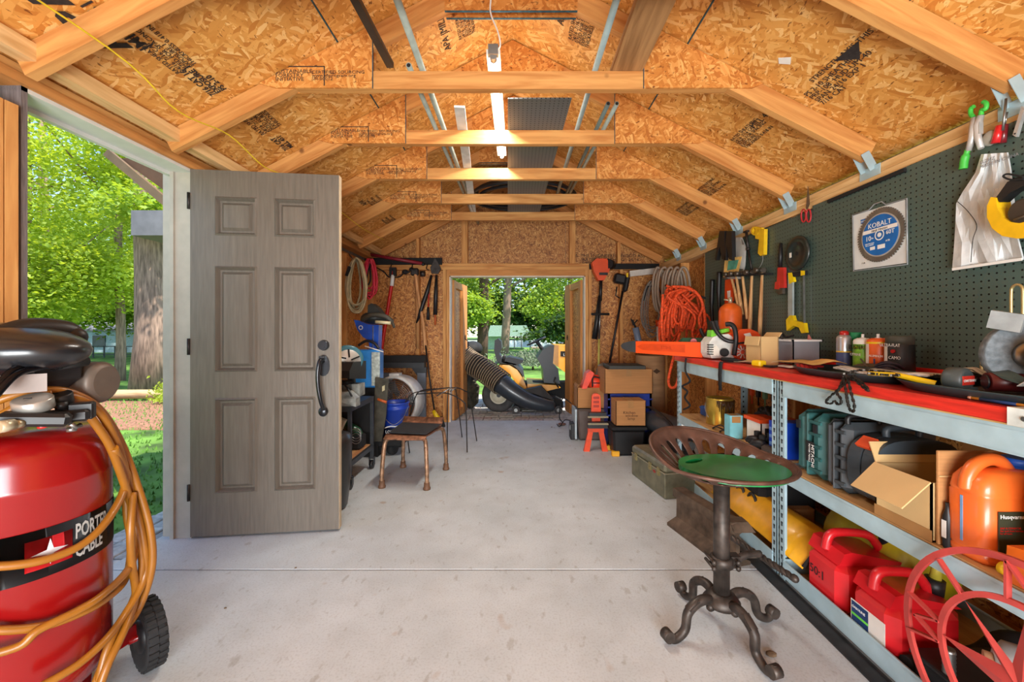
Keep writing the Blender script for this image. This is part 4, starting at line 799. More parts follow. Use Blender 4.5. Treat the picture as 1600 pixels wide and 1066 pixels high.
t = T('white_jug', 'white plastic jug lying dark among the black parts on the bottom shelf', 'jug', (1.38, 1.06, Z3)); m = MB(); m.lathe([(.03, 0), (.06, .02), (.062, .16), (.03, .20), (.018, .24)], (1.36, 1.17, Z3+.17), (.75, -.6, 0)); m.done('jug_body', M('grey_white', (190, 194, 194), .5), t); m = MB(); m.cyl(V((1.36, 1.17, Z3+.17)), V((1.345, 1.182, Z3+.17)), .02); m.done('cap', M('tan_cap', (190, 140, 104)), t)
t = T('black_tote', 'black plastic tote full of dark parts at the bottom right', 'tote', (1.45, 1.0, Z3)); m = MB()
m.b2((1.25, .78, Z3), (1.62, 1.30, Z3+.09), ch=.015); m.done('tote_shell', BLKM, t); m = MB(); m.b2((1.245, .775, Z3+.091), (1.625, 1.305, Z3+.105), ch=.004); m.done('lid', BLK, t); m = MB(); m.tube(spl([(1.27, .95, Z3+.105), (1.28, .97, Z3+.14), (1.30, 1.05, Z3+.14), (1.30, 1.08, Z3+.105)]), .008); m.done('carry_handle', BLK, t)
t = T('coiled_black_hose', 'black corrugated hose heaped beside the smaller fuel can', 'hose', (1.27, 1.2, Z3)); m = MB(); m.tube(spl([(1.26, 1.325, Z3+.03), (1.34, 1.325, Z3+.035), (1.5, 1.33, Z3+.06), (1.62, 1.34, Z3+.10), (1.68, 1.2, Z3+.12), (1.68, 1.0, Z3+.1)]), .028, 10); m.done('hose_loop', RUB, t)
t = T('chrome_fitting', 'small chrome threaded fitting behind the compass letter W', 'fitting', (1.262, 1.2, Z3+.105)); m = MB(); m.lathe([(.014, 0)]+[(.014+.002*(i % 2), .006*i) for i in range(1, 12)]+[(.014, .075)], (1.265, 1.20, Z3+.106), n=12); m.done('barrel', STEEL, t)
# yellow tool housing on bottom shelf across the middle posts
t = T('yellow_panel_tool', 'bent yellow metal shell on the bottom shelf beside the middle posts', 'metal shell', (1.38, 2.1, Z3)); YM = M('yellow_enamel', (236, 168, 30), .4, coat=.3, var=.1)
rows = [[(1.24+.05*j+.0*i, 2.62-.28*i, Z3+.03+.17*sin(.3+.45*j)) for j in range(7)] for i in range(4)]; m = MB(); m.sheet(rows, (0, 0, -.006)); m.done('shell', YM, t); m = MB(); m.tube([(1.24+.05*j, 1.775, Z3+.035+.17*sin(.3+.45*j)) for j in range(7)], .008); m.done('shell_rim', DKST, t)
m = MB(); m.tube([(1.36+.03*cos(a), 1.79, Z3+.04+.03*sin(a)) for a in [2*pi*i/16 for i in range(16)]], .007, closed=True); m.done('lifting_ring', STEEL, t)
# base angle iron on floor, railroad rail, black planks
t = T('angle_iron', 'long black angle iron lying along the foot of the shelving', 'angle iron', (1.19, 1.4, 0)); m = MB(); m.b2((1.150, .55, 0), (1.212, 2.45, .006)).b2((1.207, .55, 0), (1.212, 2.45, .012)); m.done('angle', M('black_steel', (58, 56, 56), .5, .6, var=.3), t)
t = T('rail_anvil', 'rusty length of railway rail used as an anvil, standing behind the stool', 'anvil', (1.07, 2.2, 0)); RR = M('brown_rust_steel', (102, 84, 68), .6, .4, var=.35, scale=16, bump=.3)
prof = [(-.075, 0), (.075, 0), (.075, .012), (.012, .034), (.010, .115), (.036, .125), (.036, .16), (-.036, .16), (-.036, .125), (-.010, .115), (-.012, .034), (-.075, .012)]
m = MB(); u = V((.25, -.97, 0)).normalized(); sd = V((.97, .25, 0)).normalized(); o = V((.955, 2.43, 0)); m.prism([o+sd*a+V((0, 0, b*1.35)) for a, b in prof], u*.46); m.done('rail', RR, t)
m = MB(); e = o+u*.46; m.prism([e+V((-.04, 0, .217)), e+V((.05, 0, .217)), e+V((.07, -.03, .18)), e+V((-.03, -.03, .18))], V((0, .06, 0))); m.done('rail_horn', RR, t)
t = T('plank', 'dark weathered plank lying between rail anvil and shelving', 'plank', (1.15, 2.6, 0)); m = MB(); m.b2((1.155, 2.05, .0), (1.205, 3.0, .03)); m.done('board', M('dark_plank', (92, 76, 62), .8, var=.3), t)
# ---- unit 1, middle shelf
t = T('paint_can', 'gold paint can with dark varnish drips on the far middle shelf', 'paint can', (1.33, 2.78, Z2)); c = WX(1122, 668, 1.33); c.z = Z2
c = V((1.36, 2.75, Z2)); GOLD = M('gold_tin', (206, 170, 70), .3, .75, var=.15); m = MB(); m.lathe([(.084, 0), (.086, .004), (.084, .008), (.084, .165), (.087, .17), (.084, .176), (.072, .174), (.070, .166)], c, n=32); m.done('tin', GOLD, t)
m = MB(); random.seed(4)
for k in range(22):
    a = -2.2+k*.085+random.uniform(-.02, .02); L = random.uniform(.03, .13); p = c+V((.0855*cos(a), .0855*sin(a), .165)); m.tube([p, p-V((0, 0, L))], [.005, .002], 5)
m.done('varnish_drips', M('varnish', (70, 44, 20), .25), t, kind='stuff'); m = MB(); m.tube(spl([c+V((-.087, .02, .14)), c+V((-.10, -.01, .09)), c+V((-.09, -.03, .05))]), .0025); m.done('wire_handle', STEEL, t)
t = T('clamp_ring', 'small open wire hose clamp lying in front of the paint can', 'clamp', (1.27, 2.5, Z2)); m = MB()
for k in range(2): m.tube([(1.275+.035*cos(a), 2.50+.09*k+.035*sin(a), Z2+.012+.01*sin(a*2)) for a in [2*pi*i/16 for i in range(16)]], .004, closed=True)
m.done('ring', DKST, t)
t = carton('parts_box', 'white printed parts carton with an orange lid on the middle shelf', (1.31, 2.20, Z2), (1.50, 2.34, Z2+.125), PAPER); m = MB(); m.b2((1.30, 2.195, Z2+.126), (1.51, 2.35, Z2+.145)); m.done('lid', ORG, t)
m = MB(); m.b2((1.33, 2.1985, Z2+.03), (1.36, 2.1996, Z2+.10)); m.done('barcode', BLKM, t); text('LINCOLN\nL-UNO 50', .022, BLKM, t, (1.375, 2.1985, Z2+.085), (1, 0, 0), line=.8)
t = carton('teal_side_box', 'narrow teal and white carton left of the printed parts carton', (1.225, 2.36, Z2), (1.30, 2.42, Z2+.13), M('pale_teal', (120, 190, 200), .7))
for k, (x, y, c_) in enumerate([(1.27, 2.18, 0), (1.31, 2.13, 1), (1.25, 2.10, 2)]):
    t = T('hand_tool', ['black corded tool body lying before the parts carton', 'black ribbed tool head before the blue box', 'dark power tool foot at the shelf edge'][k], 'power tool', (x, y, Z2)); m = MB()
    m.tube(spl([(x-.02, y+.05, Z2+.03), (x, y, Z2+.045), (x+.03, y-.03, Z2+.03)]), [.012]*3+[.022]*8+[.015]*6, 10); m.done('tool_body', BLK, t)
    m = MB(); m.cyl((x+.02, y+.02, Z2+.035), (x+.02, y+.02, Z2+.085), .016); m.done('knob', BLKM, t); m = MB(); m.b2((x-.03, y-.02, Z2), (x+.02, y+.04, Z2+.012)); m.done('base_plate', STEEL, t)
t = T('blue_box', 'bright blue slotted plastic bin standing beside the middle posts', 'bin', (1.33, 2.03, Z2)); m = MB(); m.b2((1.27, 1.985, Z2), (1.42, 2.065, Z2+.175)); m.done('bin_shell', M('vivid_blue', (20, 70, 200), .4), t)
for k in range(4): m = MB(); m.b2((1.268, 1.99, Z2+.02+.036*k), (1.27, 2.06, Z2+.035+.036*k)); m.done('slot_band', M('light_blue', (110, 160, 230), .5), t)
t = T('rubber_block', 'dark brown rubber block at the shelf edge before the blue bin', 'block', (1.235, 1.99, Z2)); m = MB(); m.b2((1.222, 1.97, Z2), (1.265, 2.06, Z2+.055), ch=.01); m.done('block', M('brown_rubber', (62, 50, 42), .8), t)
t = T('blue_tin', 'small blue plastic box at the back of the far middle shelf', 'box', (1.5, 3.0, Z2)); m = MB(); m.b2((1.36, 2.93, Z2), (1.50, 3.05, Z2+.07), ch=.008); m.done('box_body', M('deep_blue', (20, 84, 160), .4), t); m = MB(); m.b2((1.357, 2.927, Z2+.05), (1.503, 3.053, Z2+.06)); m.done('lid_lip', M('deep_blue', (20, 84, 160)), t)
t = T('spool_pile', 'heap of small dark fittings behind the parts carton', 'fittings', (1.5, 2.4, Z2)); m = MB(); random.seed(8)
for k in range(14): m.cyl((1.40+random.random()*.12, 2.3+random.random()*.12, Z2+.13), (1.40+random.random()*.12, 2.3+random.random()*.12, Z2+.16+random.random()*.03), .014, n=8)
m.done('fittings', DKST, t)
# ---- items below unit 1
t = T('pancake_compressor', 'small black twin-tank air compressor on the floor beyond the shelving', 'air compressor', (1.30, 3.45, 0)); m = MB(); 
m.lathe([(.02, -.30), (.08, -.28), (.10, -.22), (.10, .22), (.08, .28), (.02, .30)], (1.33, 3.62, .30), (.25, -1, 0)); m.done('tank', M('grey_black_tank', (62, 66, 72), .4, coat=.3), t)
m = MB(); m.lathe([(.02, -.30), (.07, -.28), (.09, -.22), (.09, .22), (.07, .28), (.02, .30)], (1.33, 3.62, .12), (.25, -1, 0)); m.done('tank', BLK, t)
m = MB(); m.tube(spl([(1.20, 3.9, .02), (1.20, 3.88, .40), (1.24, 3.5, .42), (1.27, 3.25, .30), (1.28, 3.22, .02)], 6), .012); m.done('frame_tube', BLK, t)
m = MB(); m.cyl((1.36, 3.2, .24), (1.36, 3.26, .24), .035); m.cyl((1.38, 3.20, .15), (1.38, 3.26, .15), .03).b2((1.31, 3.2, .08), (1.40, 3.3, .17)); m.done('pump_head', STEEL, t)
m = MB(); m.cyl((1.30, 3.22, .26), (1.30, 3.22, .36), .016).cyl((1.30, 3.22, .36), (1.30, 3.22, .42), .022); m.done('spray_bottle', WHT, t)
t = T('black_machine', 'dark engine-like machine in the shade under the far shelf', 'machine', (1.5, 2.6, .1)); m = MB(); m.box((1.50, 2.55, .20), (.32, .6, .2), ch=.03); m.done('housing', BLKM, t)
for k in range(5): m = MB(); m.tube([(1.32+.0*k, 2.3+.12*k+.04*cos(a), .18+.05*sin(a)) for a in [2*pi*i/12 for i in range(12)]], .008, closed=True); m.done('pulley', DKST, t)
t = carton('low_carton', 'dark brown low carton under the far shelf', (1.3, 2.2, .10), (1.6, 2.28, .18), CARD)
t = T('hanging_tools', 'row of small orange and black tools hung on the wall below the far worktop', 'tools', (1.74, 3.0, .7))
for k, (y, c_) in enumerate(((3.06, ORG), (2.98, BLK), (2.9, M('pale_green', (120, 170, 130))), (2.80, BLK))):
    m = MB(); m.b2((1.745, y-.015, .66), (1.765, y+.015, .80)).cyl((1.755, y, .60), (1.755, y, .66), .006); m.done('tool', c_, t)
# ---------------------------------------------------------------- things on the red bench top
def rpt(x, y, z=0): return V((x, y, TZ+z))
SW = M('stihl_white', (214, 214, 206), .45, var=.12, scale=20)
t = T('chainsaw', 'orange and white chainsaw with black loop handle and long orange bar cover on the bench', 'chainsaw', (1.35, 2.85, TZ))
# scabbard runs from the saw towards the far wall/left
a, b = V((1.262, 2.78, 1.019)), V((.84, 3.25, 1.024)); u = (b-a).normalized(); nrm = V((-u.y, u.x, 0))
ol = []
for q, z in ((0, -.058), (.50, -.050), (.58, -.036), (.60, 0), (.58, .032), (.50, .040), (0, .047)): ol.append(a+u*q+V((0, 0, z)))
m = MB(); m.prism([p-nrm*.012 for p in ol], nrm*.024); sc2 = m.done('bar_cover', M('scabbard_orange', (232, 78, 20), .4, var=.05), t)
m = MB(); m.prism([a+u*q+V((0, 0, z))-nrm*.0 + (V((0,0,0))) for q, z in ((.12, -.028), (.45, -.024), (.5, 0), (.45, .022), (.12, .026))], nrm*.015); m.done('recess_panel', M('scabbard_dark', (206, 66, 16), .4), sc2)
text('STIHL', .035, M('scabbard_dark2', (176, 52, 12), .5), sc2, a+u*.23+nrm*-.0+V((0, 0, -.014))+(-nrm*.0135 if nrm.y > 0 else nrm*.0135), -u, (0, 0, 1)) if False else None
tn = V((u.y, -u.x, 0)); tn = tn if tn.y < 0 else -tn
text('STIHL', .034, M('scabbard_dark2', (170, 50, 12), .5), sc2, a+u*.30+tn*.016+V((0, 0, -.012)), -u, (0, 0, 1))
ol2 = []
for q, z in ((.51, -.046), (.57, -.042), (.63, -.02), (.642, 0), (.63, .018), (.57, .036), (.51, .044)): ol2.append(a+u*q+V((0, 0, z)))
m = MB(); m.prism([p-nrm*.016 for p in ol2], nrm*.032); m.done('bar_tip_guard', M('dark_grey', (54, 56, 58), .5), t)
def SP(pts, y, th): m = MB(); m.prism([W(a, b_, y) for a, b_ in pts], (0, th, 0)); return m
m = SP([(1108, 535), (1114, 527), (1126, 523), (1138, 522), (1150, 530), (1158, 540), (1158, 559), (1112, 560), (1108, 552)], 2.64, .12); m.done('engine_housing', SW, t)
m = SP([(1112, 545), (1120, 540), (1124, 545), (1124, 556), (1113, 556)], 2.632, .01); m.done('side_plate', M('stihl_cream', (232, 228, 214), .45), t)
m = MB(); m.cyl(W(1132, 551, 2.645), W(1132, 551, 2.615), .027, n=20).cyl(W(1132, 551, 2.615), W(1132, 551, 2.61), .018); m.done('muffler_cap', BLKM, t)
for k in range(5): m = MB(); m.b2(W(1108, 540+3.6*k, 2.63), W(1111.5, 538.2+3.6*k, 2.66)); m.done('cooling_fin', BLKM, t)
m = SP([(1150, 522), (1156, 515), (1172, 514), (1184, 519), (1192, 530), (1192, 543), (1176, 546), (1160, 541), (1150, 535)], 2.60, .13); m.done('top_cover', ORG, t)
m = SP([(1128, 524), (1146, 519), (1150, 526), (1146, 534), (1134, 531)], 2.66, .08); m.done('air_box', ORG, t)
m = SP([(1111, 526), (1112, 516), (1118, 516), (1126, 524), (1122, 530)], 2.66, .06); m.done('carb_cover', M('lime_cover', (120, 200, 50), .45), t)
m = SP([(1126, 516), (1139, 513), (1140, 518), (1128, 521)], 2.70, .06); m.done('lime_lid', MATS['lime_cover'], t)
m = SP([(1162, 522), (1172, 520), (1175, 526), (1166, 527)], 2.597, .01); m.done('logo_plate', PAPER, t)
m = MB(); m.tube(spl([W(1114, 503, 2.66), W(1118, 515, 2.64), W(1127, 527, 2.62), W(1138, 533, 2.60), (W(1147, 534, 2.59))], 6), .013, 8).prism([W(1110, 502, 2.66), W(1121, 501, 2.66), W(1125, 516, 2.66), W(1115, 518, 2.66)], (0, .02, 0)); m.done('hand_guard', BLK, t)
m = MB(); m.tube(spl([W(1134, 507, 2.62), W(1142, 507, 2.60), W(1148, 514, 2.58), W(1150, 532, 2.57), W(1147, 555, 2.59)], 6), .015, 8); m.done('loop_handle', BLK, t)
sc_c = W(1159, 550, 2.62); m = MB(); m.lathe([(.055, .05), (.055, .01), (.045, 0), (.01, -.004)], sc_c, (.15, 1, 0), n=24); st_ = m.done('starter_cover', M('starter_orange', (206, 76, 40), .45, var=.2, scale=40), t)
for k in range(10): a_ = k*pi/5; m = MB(); m.bar(sc_c+V((.014*cos(a_), -.012, .014*sin(a_))), sc_c+V((.042*cos(a_), -.008, .042*sin(a_))), .006, .006); m.done('starter_fin', SW, st_)
m = MB(); m.tube(spl([W(1150, 538, 2.60), W(1165, 536, 2.59), W(1178, 545, 2.59), W(1172, 556, 2.6)], 5), .006).tube(spl([W(1172, 530, 2.59), W(1170, 540, 2.59), W(1184, 552, 2.6)], 5), .009); m.done('trigger_handle', BLK, t)
t = T('chainsaw', 'smaller green and lime chainsaw behind the orange bar cover', 'chainsaw', (1.35, 2.95, TZ)); m = MB(); m.box((1.20+.09, 2.99, TZ+.085), (.20, .12, .10), rz(-.6), ch=.025); m.done('engine_housing', M('dark_green_cover', (36, 84, 62), .45), t)
m = MB(); m.box((1.36, 2.88, TZ+.09), (.11, .11, .07), rz(-.6), ch=.02); m.done('side_cover', M('lime_cover', (120, 200, 50)), t); m = MB(); m.cyl((1.26, 2.92, TZ+.11), (1.25, 2.90, TZ+.11), .022); m.done('fuel_cap', RED, t)
m = MB(); m.tube(spl([(1.31, 2.93, TZ+.20), (1.33, 2.90, TZ+.14), (1.37, 2.85, TZ+.10), (1.42, 2.80, TZ+.11)], 6), .012); m.done('hand_guard', BLK, t); m = MB(); m.tube(spl([(1.41, 2.80, TZ+.05), (1.42, 2.78, TZ+.12), (1.40, 2.80, TZ+.18), (1.37, 2.83, TZ+.19)], 6), .012); m.done('loop_handle', BLK, t)
t = T('knotted_rope', 'thin black knotted rope hanging off the far corner of the bench', 'rope', (1.2, 3.1, .9)); m = MB(); q = [WX(1072, 560, XS-.03), WX(1071, 580, XS-.03), WX(1078, 596, XS-.03), WX(1066, 604, XS-.03), WX(1074, 612, XS-.03), WX(1070, 622, XS-.03), WX(1078, 634, XS-.03), WX(1068, 640, XS-.03)]; m.tube(spl(q, 5), .007); m.done('cord_strand', BLKM, t)
t = T('webbing_strap', 'black webbing strap hanging over the red bench edge', 'strap', (1.2, 2.45, .9)); m = MB(); y = 2.42; m.sheet([[(1.30, y-.02, TZ+.006), (1.30, y+.02, TZ+.006)], [(1.21, y-.02, TZ+.004), (1.21, y+.02, TZ+.004)], [(1.203, y-.02, TZ-.01), (1.203, y+.02, TZ-.01)], [(1.203, y-.012, .88), (1.203, y+.028, .88)], [(1.205, y-.01, .79), (1.205, y+.022, .79)]], (-.003, 0, 0)); m.done('strap', BLKM, t)
t = carton('small_carton', 'small tan cardboard box standing on the bench before the clear bin', (1.33, 2.24, TZ), (1.43, 2.38, TZ+.155), CARDL, openf=[('-x', -1.4, .05), ('+x', .9, .03)])
t = T('clear_bin', 'translucent grey plastic bin with odds and ends on the bench', 'bin', (1.6, 2.2, TZ)); CB = M('frosted_plastic', (170, 176, 184), .35, var=.04, trans=.35)
m = MB(); 
for a_, b_ in (((1.53, 2.27), (1.68, 2.275)), ((1.53, 2.475), (1.68, 2.48)), ((1.53, 2.27), (1.535, 2.48)), ((1.675, 2.27), (1.68, 2.48))): m.b2((a_[0], a_[1], TZ), (b_[0], b_[1], TZ+.135))
m.b2((1.53, 2.27, TZ), (1.68, 2.48, TZ+.004)); m.done('bin_walls', CB, t); m = MB(); m.b2((1.52, 2.26, TZ+.128), (1.69, 2.268, TZ+.138)).b2((1.52, 2.482, TZ+.128), (1.69, 2.49, TZ+.138)).b2((1.52, 2.26, TZ+.128), (1.528, 2.49, TZ+.138)).b2((1.682, 2.26, TZ+.128), (1.69, 2.49, TZ+.138)); m.done('rim', WHT, t)
m = MB(); m.tube(spl([(1.58, 2.40, TZ+.0), (1.56, 2.42, TZ+.17), (1.6, 2.44, TZ+.15), (1.62, 2.40, TZ+.16)]), .006); tag(m.done('wire_scrap', DKST), 'bent dark wire scrap sticking out of the clear bin', 'wire')
m = MB(); m.prism([(1.62, 2.30, TZ+.005), (1.64, 2.30, TZ+.165), (1.655, 2.30, TZ+.14), (1.665, 2.30, TZ+.005)], (0, .01, 0)); tag(m.done('packet', M('pink_packet', (206, 120, 110), .6)), 'small pink and white packet standing in the clear bin', 'packet')
# flat clutter on the bench
def leafsheet(name, lab, cat, pts, mat, lift=.004, curl=.012, th=.002):
    """gently curled rectangular sheet from four bench points (x,y)"""
    A, B, C_, D = [V((p[0], p[1], 0)) for p in pts]; rows = []
    for i in range(7):
        r = []
        for j in range(7):
            s_, t_ = i/6, j/6; p = A*(1-s_)*(1-t_)+B*s_*(1-t_)+C_*s_*t_+D*(1-s_)*t_; p.z = TZ+lift+curl*(sin(3.1*s_+pts[0][0]*9)*sin(2.7*t_+1))**2; r.append(p)
        rows.append(r)
    m = MB(); m.sheet(rows, (0, 0, th)); return tag(m.done(name, mat), lab, cat)
leafsheet('paper_bag', 'pale crumpled paper bag lying before the chainsaw', 'paper', [(1.30, 2.27), (1.45, 2.22), (1.42, 2.46), (1.27, 2.44)], M('cream_paper', (222, 212, 176), .8), curl=.02)
t = T('knife_sheath', 'dark multi-tool sheath lying at the bench edge', 'sheath', (1.27, 2.45, TZ)); m = MB(); m.tube([(1.25, 2.50, TZ+.014), (1.27, 2.44, TZ+.014), (1.31, 2.36, TZ+.01)], [.012, .014, .005], 8); m.done('sheath_body', BLKM, t)
leafsheet('manila_envelope', 'tan manila envelope lying over red gloves on the bench', 'envelope', [(1.33, 1.88), (1.50, 1.86), (1.52, 2.12), (1.36, 2.14)], M('manila', (222, 178, 104), .8), lift=.03, curl=.025)
m = MB(); 
for k in range(5): m.tube(spl([(1.36+.02*k, 1.98-.01*k, TZ+.014), (1.32+.02*k, 1.93, TZ+.020), (1.29+.025*k, 1.87+.01*k, TZ+.010)]), [.010, .012, .013, .014, .014, .014, .013, .013, .012, .012, .012, .012, .011, .011, .01, .01, .008], 8)
m.ell((1.42, 1.97, TZ+.018), (.07, .06, .016), 12, 8); tag(m.done('red_gloves', M('red_cloth', (186, 36, 34), .85, var=.2)), 'pair of red work gloves under the manila envelope', 'gloves')
t = T('tape_measure', 'small yellow tape measure lying near the bench edge', 'tape measure', (1.27, 2.16, TZ)); m = MB(); m.box((1.275, 2.16, TZ+.016), (.045, .06, .032), rz(.2), ch=.006); m.done('case', YEL, t); m = MB(); m.box((1.30, 2.10, TZ+.006), (.05, .04, .01), rz(.2)); m.done('belt_clip', DKST, t)
leafsheet('cloth', 'white folded cloth beside the yellow tape measure', 'cloth', [(1.33, 2.02), (1.40, 2.0), (1.42, 2.14), (1.34, 2.15)], WHT, curl=.012)
leafsheet('folded_newspaper', 'folded black and white newspaper across the bench', 'newspaper', [(1.25, 1.62), (1.32, 1.32), (1.55, 1.36), (1.45, 1.66)], M('newsprint', (206, 204, 200), .85, var=.55, scale=5, stretch=(30, 1, 1)), lift=.026, curl=.02, th=.006)
leafsheet('newspaper_page', 'loose newspaper page leaning over the tray edge', 'newspaper', [(1.36, 1.36), (1.45, 1.24), (1.60, 1.32), (1.50, 1.44)], M('newsprint', (206, 204, 200)), lift=.034, curl=.04, th=.002)
def tray(lab, ya, yb, x0, x1):
    t = T('oil_tray', lab, 'tray', ((x0+x1)/2, (ya+yb)/2, TZ)); TR = M('dark_tray_rubber', (44, 58, 60), .4, var=.1); N = 40
    def ov(sx, sy, z): return [V(((x0+x1)/2+(x1-x0)/2*sx*(abs(cos(a))**.7)*(1 if cos(a) > 0 else -1), (ya+yb)/2+(yb-ya)/2*sy*(abs(sin(a))**.7)*(1 if sin(a) > 0 else -1), TZ+z)) for a in [2*pi*i/N for i in range(N)]]
    m = MB(); rs = [ov(.86, .9, 0), ov(.97, .985, .024), ov(1, 1, .028), ov(.99, .99, .030), ov(.95, .97, .024), ov(.84, .88, .004)]
    vs = [p for r in rs for p in r]; fs = [(i*N+j, i*N+(j+1) % N, (i+1)*N+(j+1) % N, (i+1)*N+j) for i in range(len(rs)-1) for j in range(N)]+[tuple(range(5*N, 6*N)), tuple(range(N-1, -1, -1))]
    m.add(vs, fs, True); m.done('tray_body', TR, t)
tray('large dark oval drip tray holding tape measure and saw chain, nearest the camera', .86, 1.42, 1.225, 1.56)
tray('second dark oval tray under the newspapers', 1.43, 1.93, 1.225, 1.55)
# saw chain draped over the bench edge
t = T('saw_chain', 'oily saw chain draped over the red bench edge', 'chain', (1.2, 1.5, .8)); XC = XS-.028; random.seed(2)
loops = [[(1335, 586), (1322, 598), (1306, 612), (1293, 624), (1291, 629), (1298, 631), (1304, 627), (1309, 632), (1314, 630), (1313, 622), (1308, 615), (1312, 606), (1318, 592)], [(1318, 588), (1320, 600), (1322, 612), (1324, 626), (1328, 640), (1333, 643), (1335, 634), (1332, 622), (1329, 610), (1326, 598), (1322, 588)], [(1326, 588), (1336, 594), (1345, 602), (1357, 611), (1352, 603), (1342, 594), (1334, 588)]]
for lp in loops:
    pts = spl([WX(px, py, XC) for px, py in lp], 5); m = MB(); q = 0; last = None
    for i in range(len(pts)-1):
        c = (pts[i]+pts[i+1])/2; d = pts[i+1]-pts[i]
        if d.length < .002: continue
        dd = d.normalized(); 
        if last is not None and (c-last).length < .006: continue
        last = c; m.bar(c-dd*.0055, c+dd*.0055, .008 if q % 2 else .006, .003+.003*(q % 2), up=(1, 0, .1)); q += 1
        if q % 2: m.ell(c, (.0045, .0025, .0025), 6, 4)
    m.done('chain_run', M('oily_steel', (64, 58, 52), .35, .7, var=.5, scale=90), t, kind='stuff')
m = MB(); p = spl([V((XC, 1.50, TZ+.03)), V((1.25, 1.49, TZ+.045)), V((1.29, 1.42, TZ+.045)), V((1.26, 1.36, TZ+.04)), V((1.23, 1.44, TZ+.04))], 8)
for i in range(0, len(p)-1): c = p[i]; m.box(c, (.010, .006, .007), rz(i))
m.done('chain_run', M('oily_steel', (64, 58, 52)), t, kind='stuff')
# spray cans
def spray(lab, px, pyb, ptop, wpx, body, top, x=1.66, bands=(), nozz=None, full=False):
    y = x*F/(px-CX); r = wpx/2*y/F*1.0; h = (pyb-ptop)*y/F; c = V((x, y, TZ)); t = T('spray_can', lab, 'spray can', c, 'spray cans on the bench')
    m = MB(); s_ = .80 if not full else .76; m.lathe([(r*.94, 0), (r, .004), (r, h*s_), (r*.9, h*s_+.008), (r*.55, h*(s_+.09))], c, n=28); m.done('can', body, t)
    for z0, z1, mt in bands: m = MB(); m.lathe([(r*1.012, h*z0), (r*1.012, h*z1)], c, n=28, cap=False); m.done('label_band', mt, t)
    m = MB()
    if full: m.lathe([(r*.97, h*s_), (r*.97, h*.98), (r*.9, h)], c, n=28)
    elif nozz: m.lathe([(r*.55, h*.86), (r*.6, h*.9), (r*.6, h*.97), (r*.3, h)], c, n=20)
    else: m.cyl(c+V((0, 0, h*.88)), c+V((0, 0, h)), .006, n=10).cyl(c+V((0, 0, h*.86)), c+V((0, 0, h*.90)), .012, n=12)
    m.done('cap', top, t); return t, c, r, h
GRL = M('lime_label', (120, 180, 50), .45, var=.3, scale=30); BLL = M('navy_band', (70, 84, 130), .45, var=.1); SIL = M('silver_tin', (196, 200, 206), .3, .7)
spray('silver and navy spray can with a round red cap, leftmost of the group', 1319, 567, 509, 20, SIL, RED, bands=[(.0, .42, BLL), (.42, .45, YEL)], nozz=True)
t, c, r, h = spray('green tin behind the lime green bug spray', 1337, 566, 510, 16, M('tin_green', (24, 120, 74), .4), M('cap_green', (20, 130, 80)), x=1.70, full=True)
t, c, r, h = spray('lime green and yellow insect spray can with white shoulder', 1348, 569, 513, 24, WHT, WHT, bands=[(.02, .72, GRL), (.60, .66, YEL)])
text('BUSTER', .030, BLKM, t, c+V((-r*1.03-.002, r*.95, h*.58)), (0, -1, 0), sx=.85); text('CITRINE', .017, WHT, t, c+V((-r*1.03-.002, r*.7, h*.40)), (0, -1, 0))
t, c, r, h = spray('orange and white degreaser spray can', 1372, 572, 513, 29, M('can_orange', (232, 100, 36), .4), WHT, bands=[(.74, .79, YEL)]); m = MB(); m.prism([c+V((-r*1.02*cos(a), r*1.02*sin(a), .006)) for a in [.0+.12*i for i in range(8)]]+[c+V((-r*.99*cos(a), r*.99*sin(a), .006)) for a in [.84-.12*i for i in range(8)]], (0, 0, h*.7)); m.done('label_band', PAPER, t)
text('ALUMINUM', .014, M('can_text', (250, 240, 230)), t, c+V((-r*1.03, -.001, h*.40)), (0, -1, 0)); m = MB(); m.b2(c+V((-r*.9, -r*.62, .004)), c+V((-r*.86, -r*.2, h*.35))); m.done('label_band', BLL, t)
CAMO = M('ultra_flat_green', (74, 76, 66), .6); t, c, r, h = spray('wide dark green camouflage paint can with white label, rightmost spray can', 1406, 572, 512, 36, M('can_dark', (34, 32, 32), .5), CAMO, full=True)
m = MB(); m.prism([c+V((-r*1.015*cos(a), r*1.015*sin(a), .01)) for a in [.1+.12*i for i in range(9)]]+[c+V((-r*.99*cos(a), r*.99*sin(a), .01)) for a in [1.06-.12*i for i in range(9)]], (0, 0, h*.66)); m.done('label_band', PAPER, t)
text('ULTRA-FLAT', .019, WHT, t, c+V((-r*1.0-.002, r*.8, h*.72)), (0, -1, 0), sx=.9); text('CAMO', .019, WHT, t, c+V((-r*1.0-.002, -r*.05, h*.40)), (0, -1, 0)); m = MB(); m.cyl(c+V((-r*.9, -r*.4, h*.60)), c+V((-r*.98-.003, -r*.42, h*.60)), .008); m.done('label_dot', RED, t)
leafsheet('cardboard_scrap', 'tan torn cardboard scrap before the dark camouflage can', 'cardboard', [(1.50, 1.37), (1.58, 1.33), (1.60, 1.42), (1.52, 1.45)], CARDL, lift=.03, curl=.03)
m = MB(); m.ell((1.60, 1.86, TZ+.02), (.05, .07, .02), 12, 8).tube(spl([(1.55, 1.8, TZ+.02), (1.56, 1.86, TZ+.06), (1.62, 1.9, TZ+.03)]), .003); tag(m.done('safety_glasses', M('olive_cloth', (86, 78, 60), .8)), 'olive rag with wire frame lying behind the newspapers', 'rag')
t = T('cable_coil', 'small dark cable coil in front of the silver can', 'cable', (1.58, 1.72, TZ)); m = MB()
for k in range(3): m.tube([(1.56+.04*cos(a)+.01*k, 1.74+.05*sin(a), TZ+.02+.012*k+.01*sin(2*a)) for a in [2*pi*i/20 for i in range(20)]], .004, closed=True)
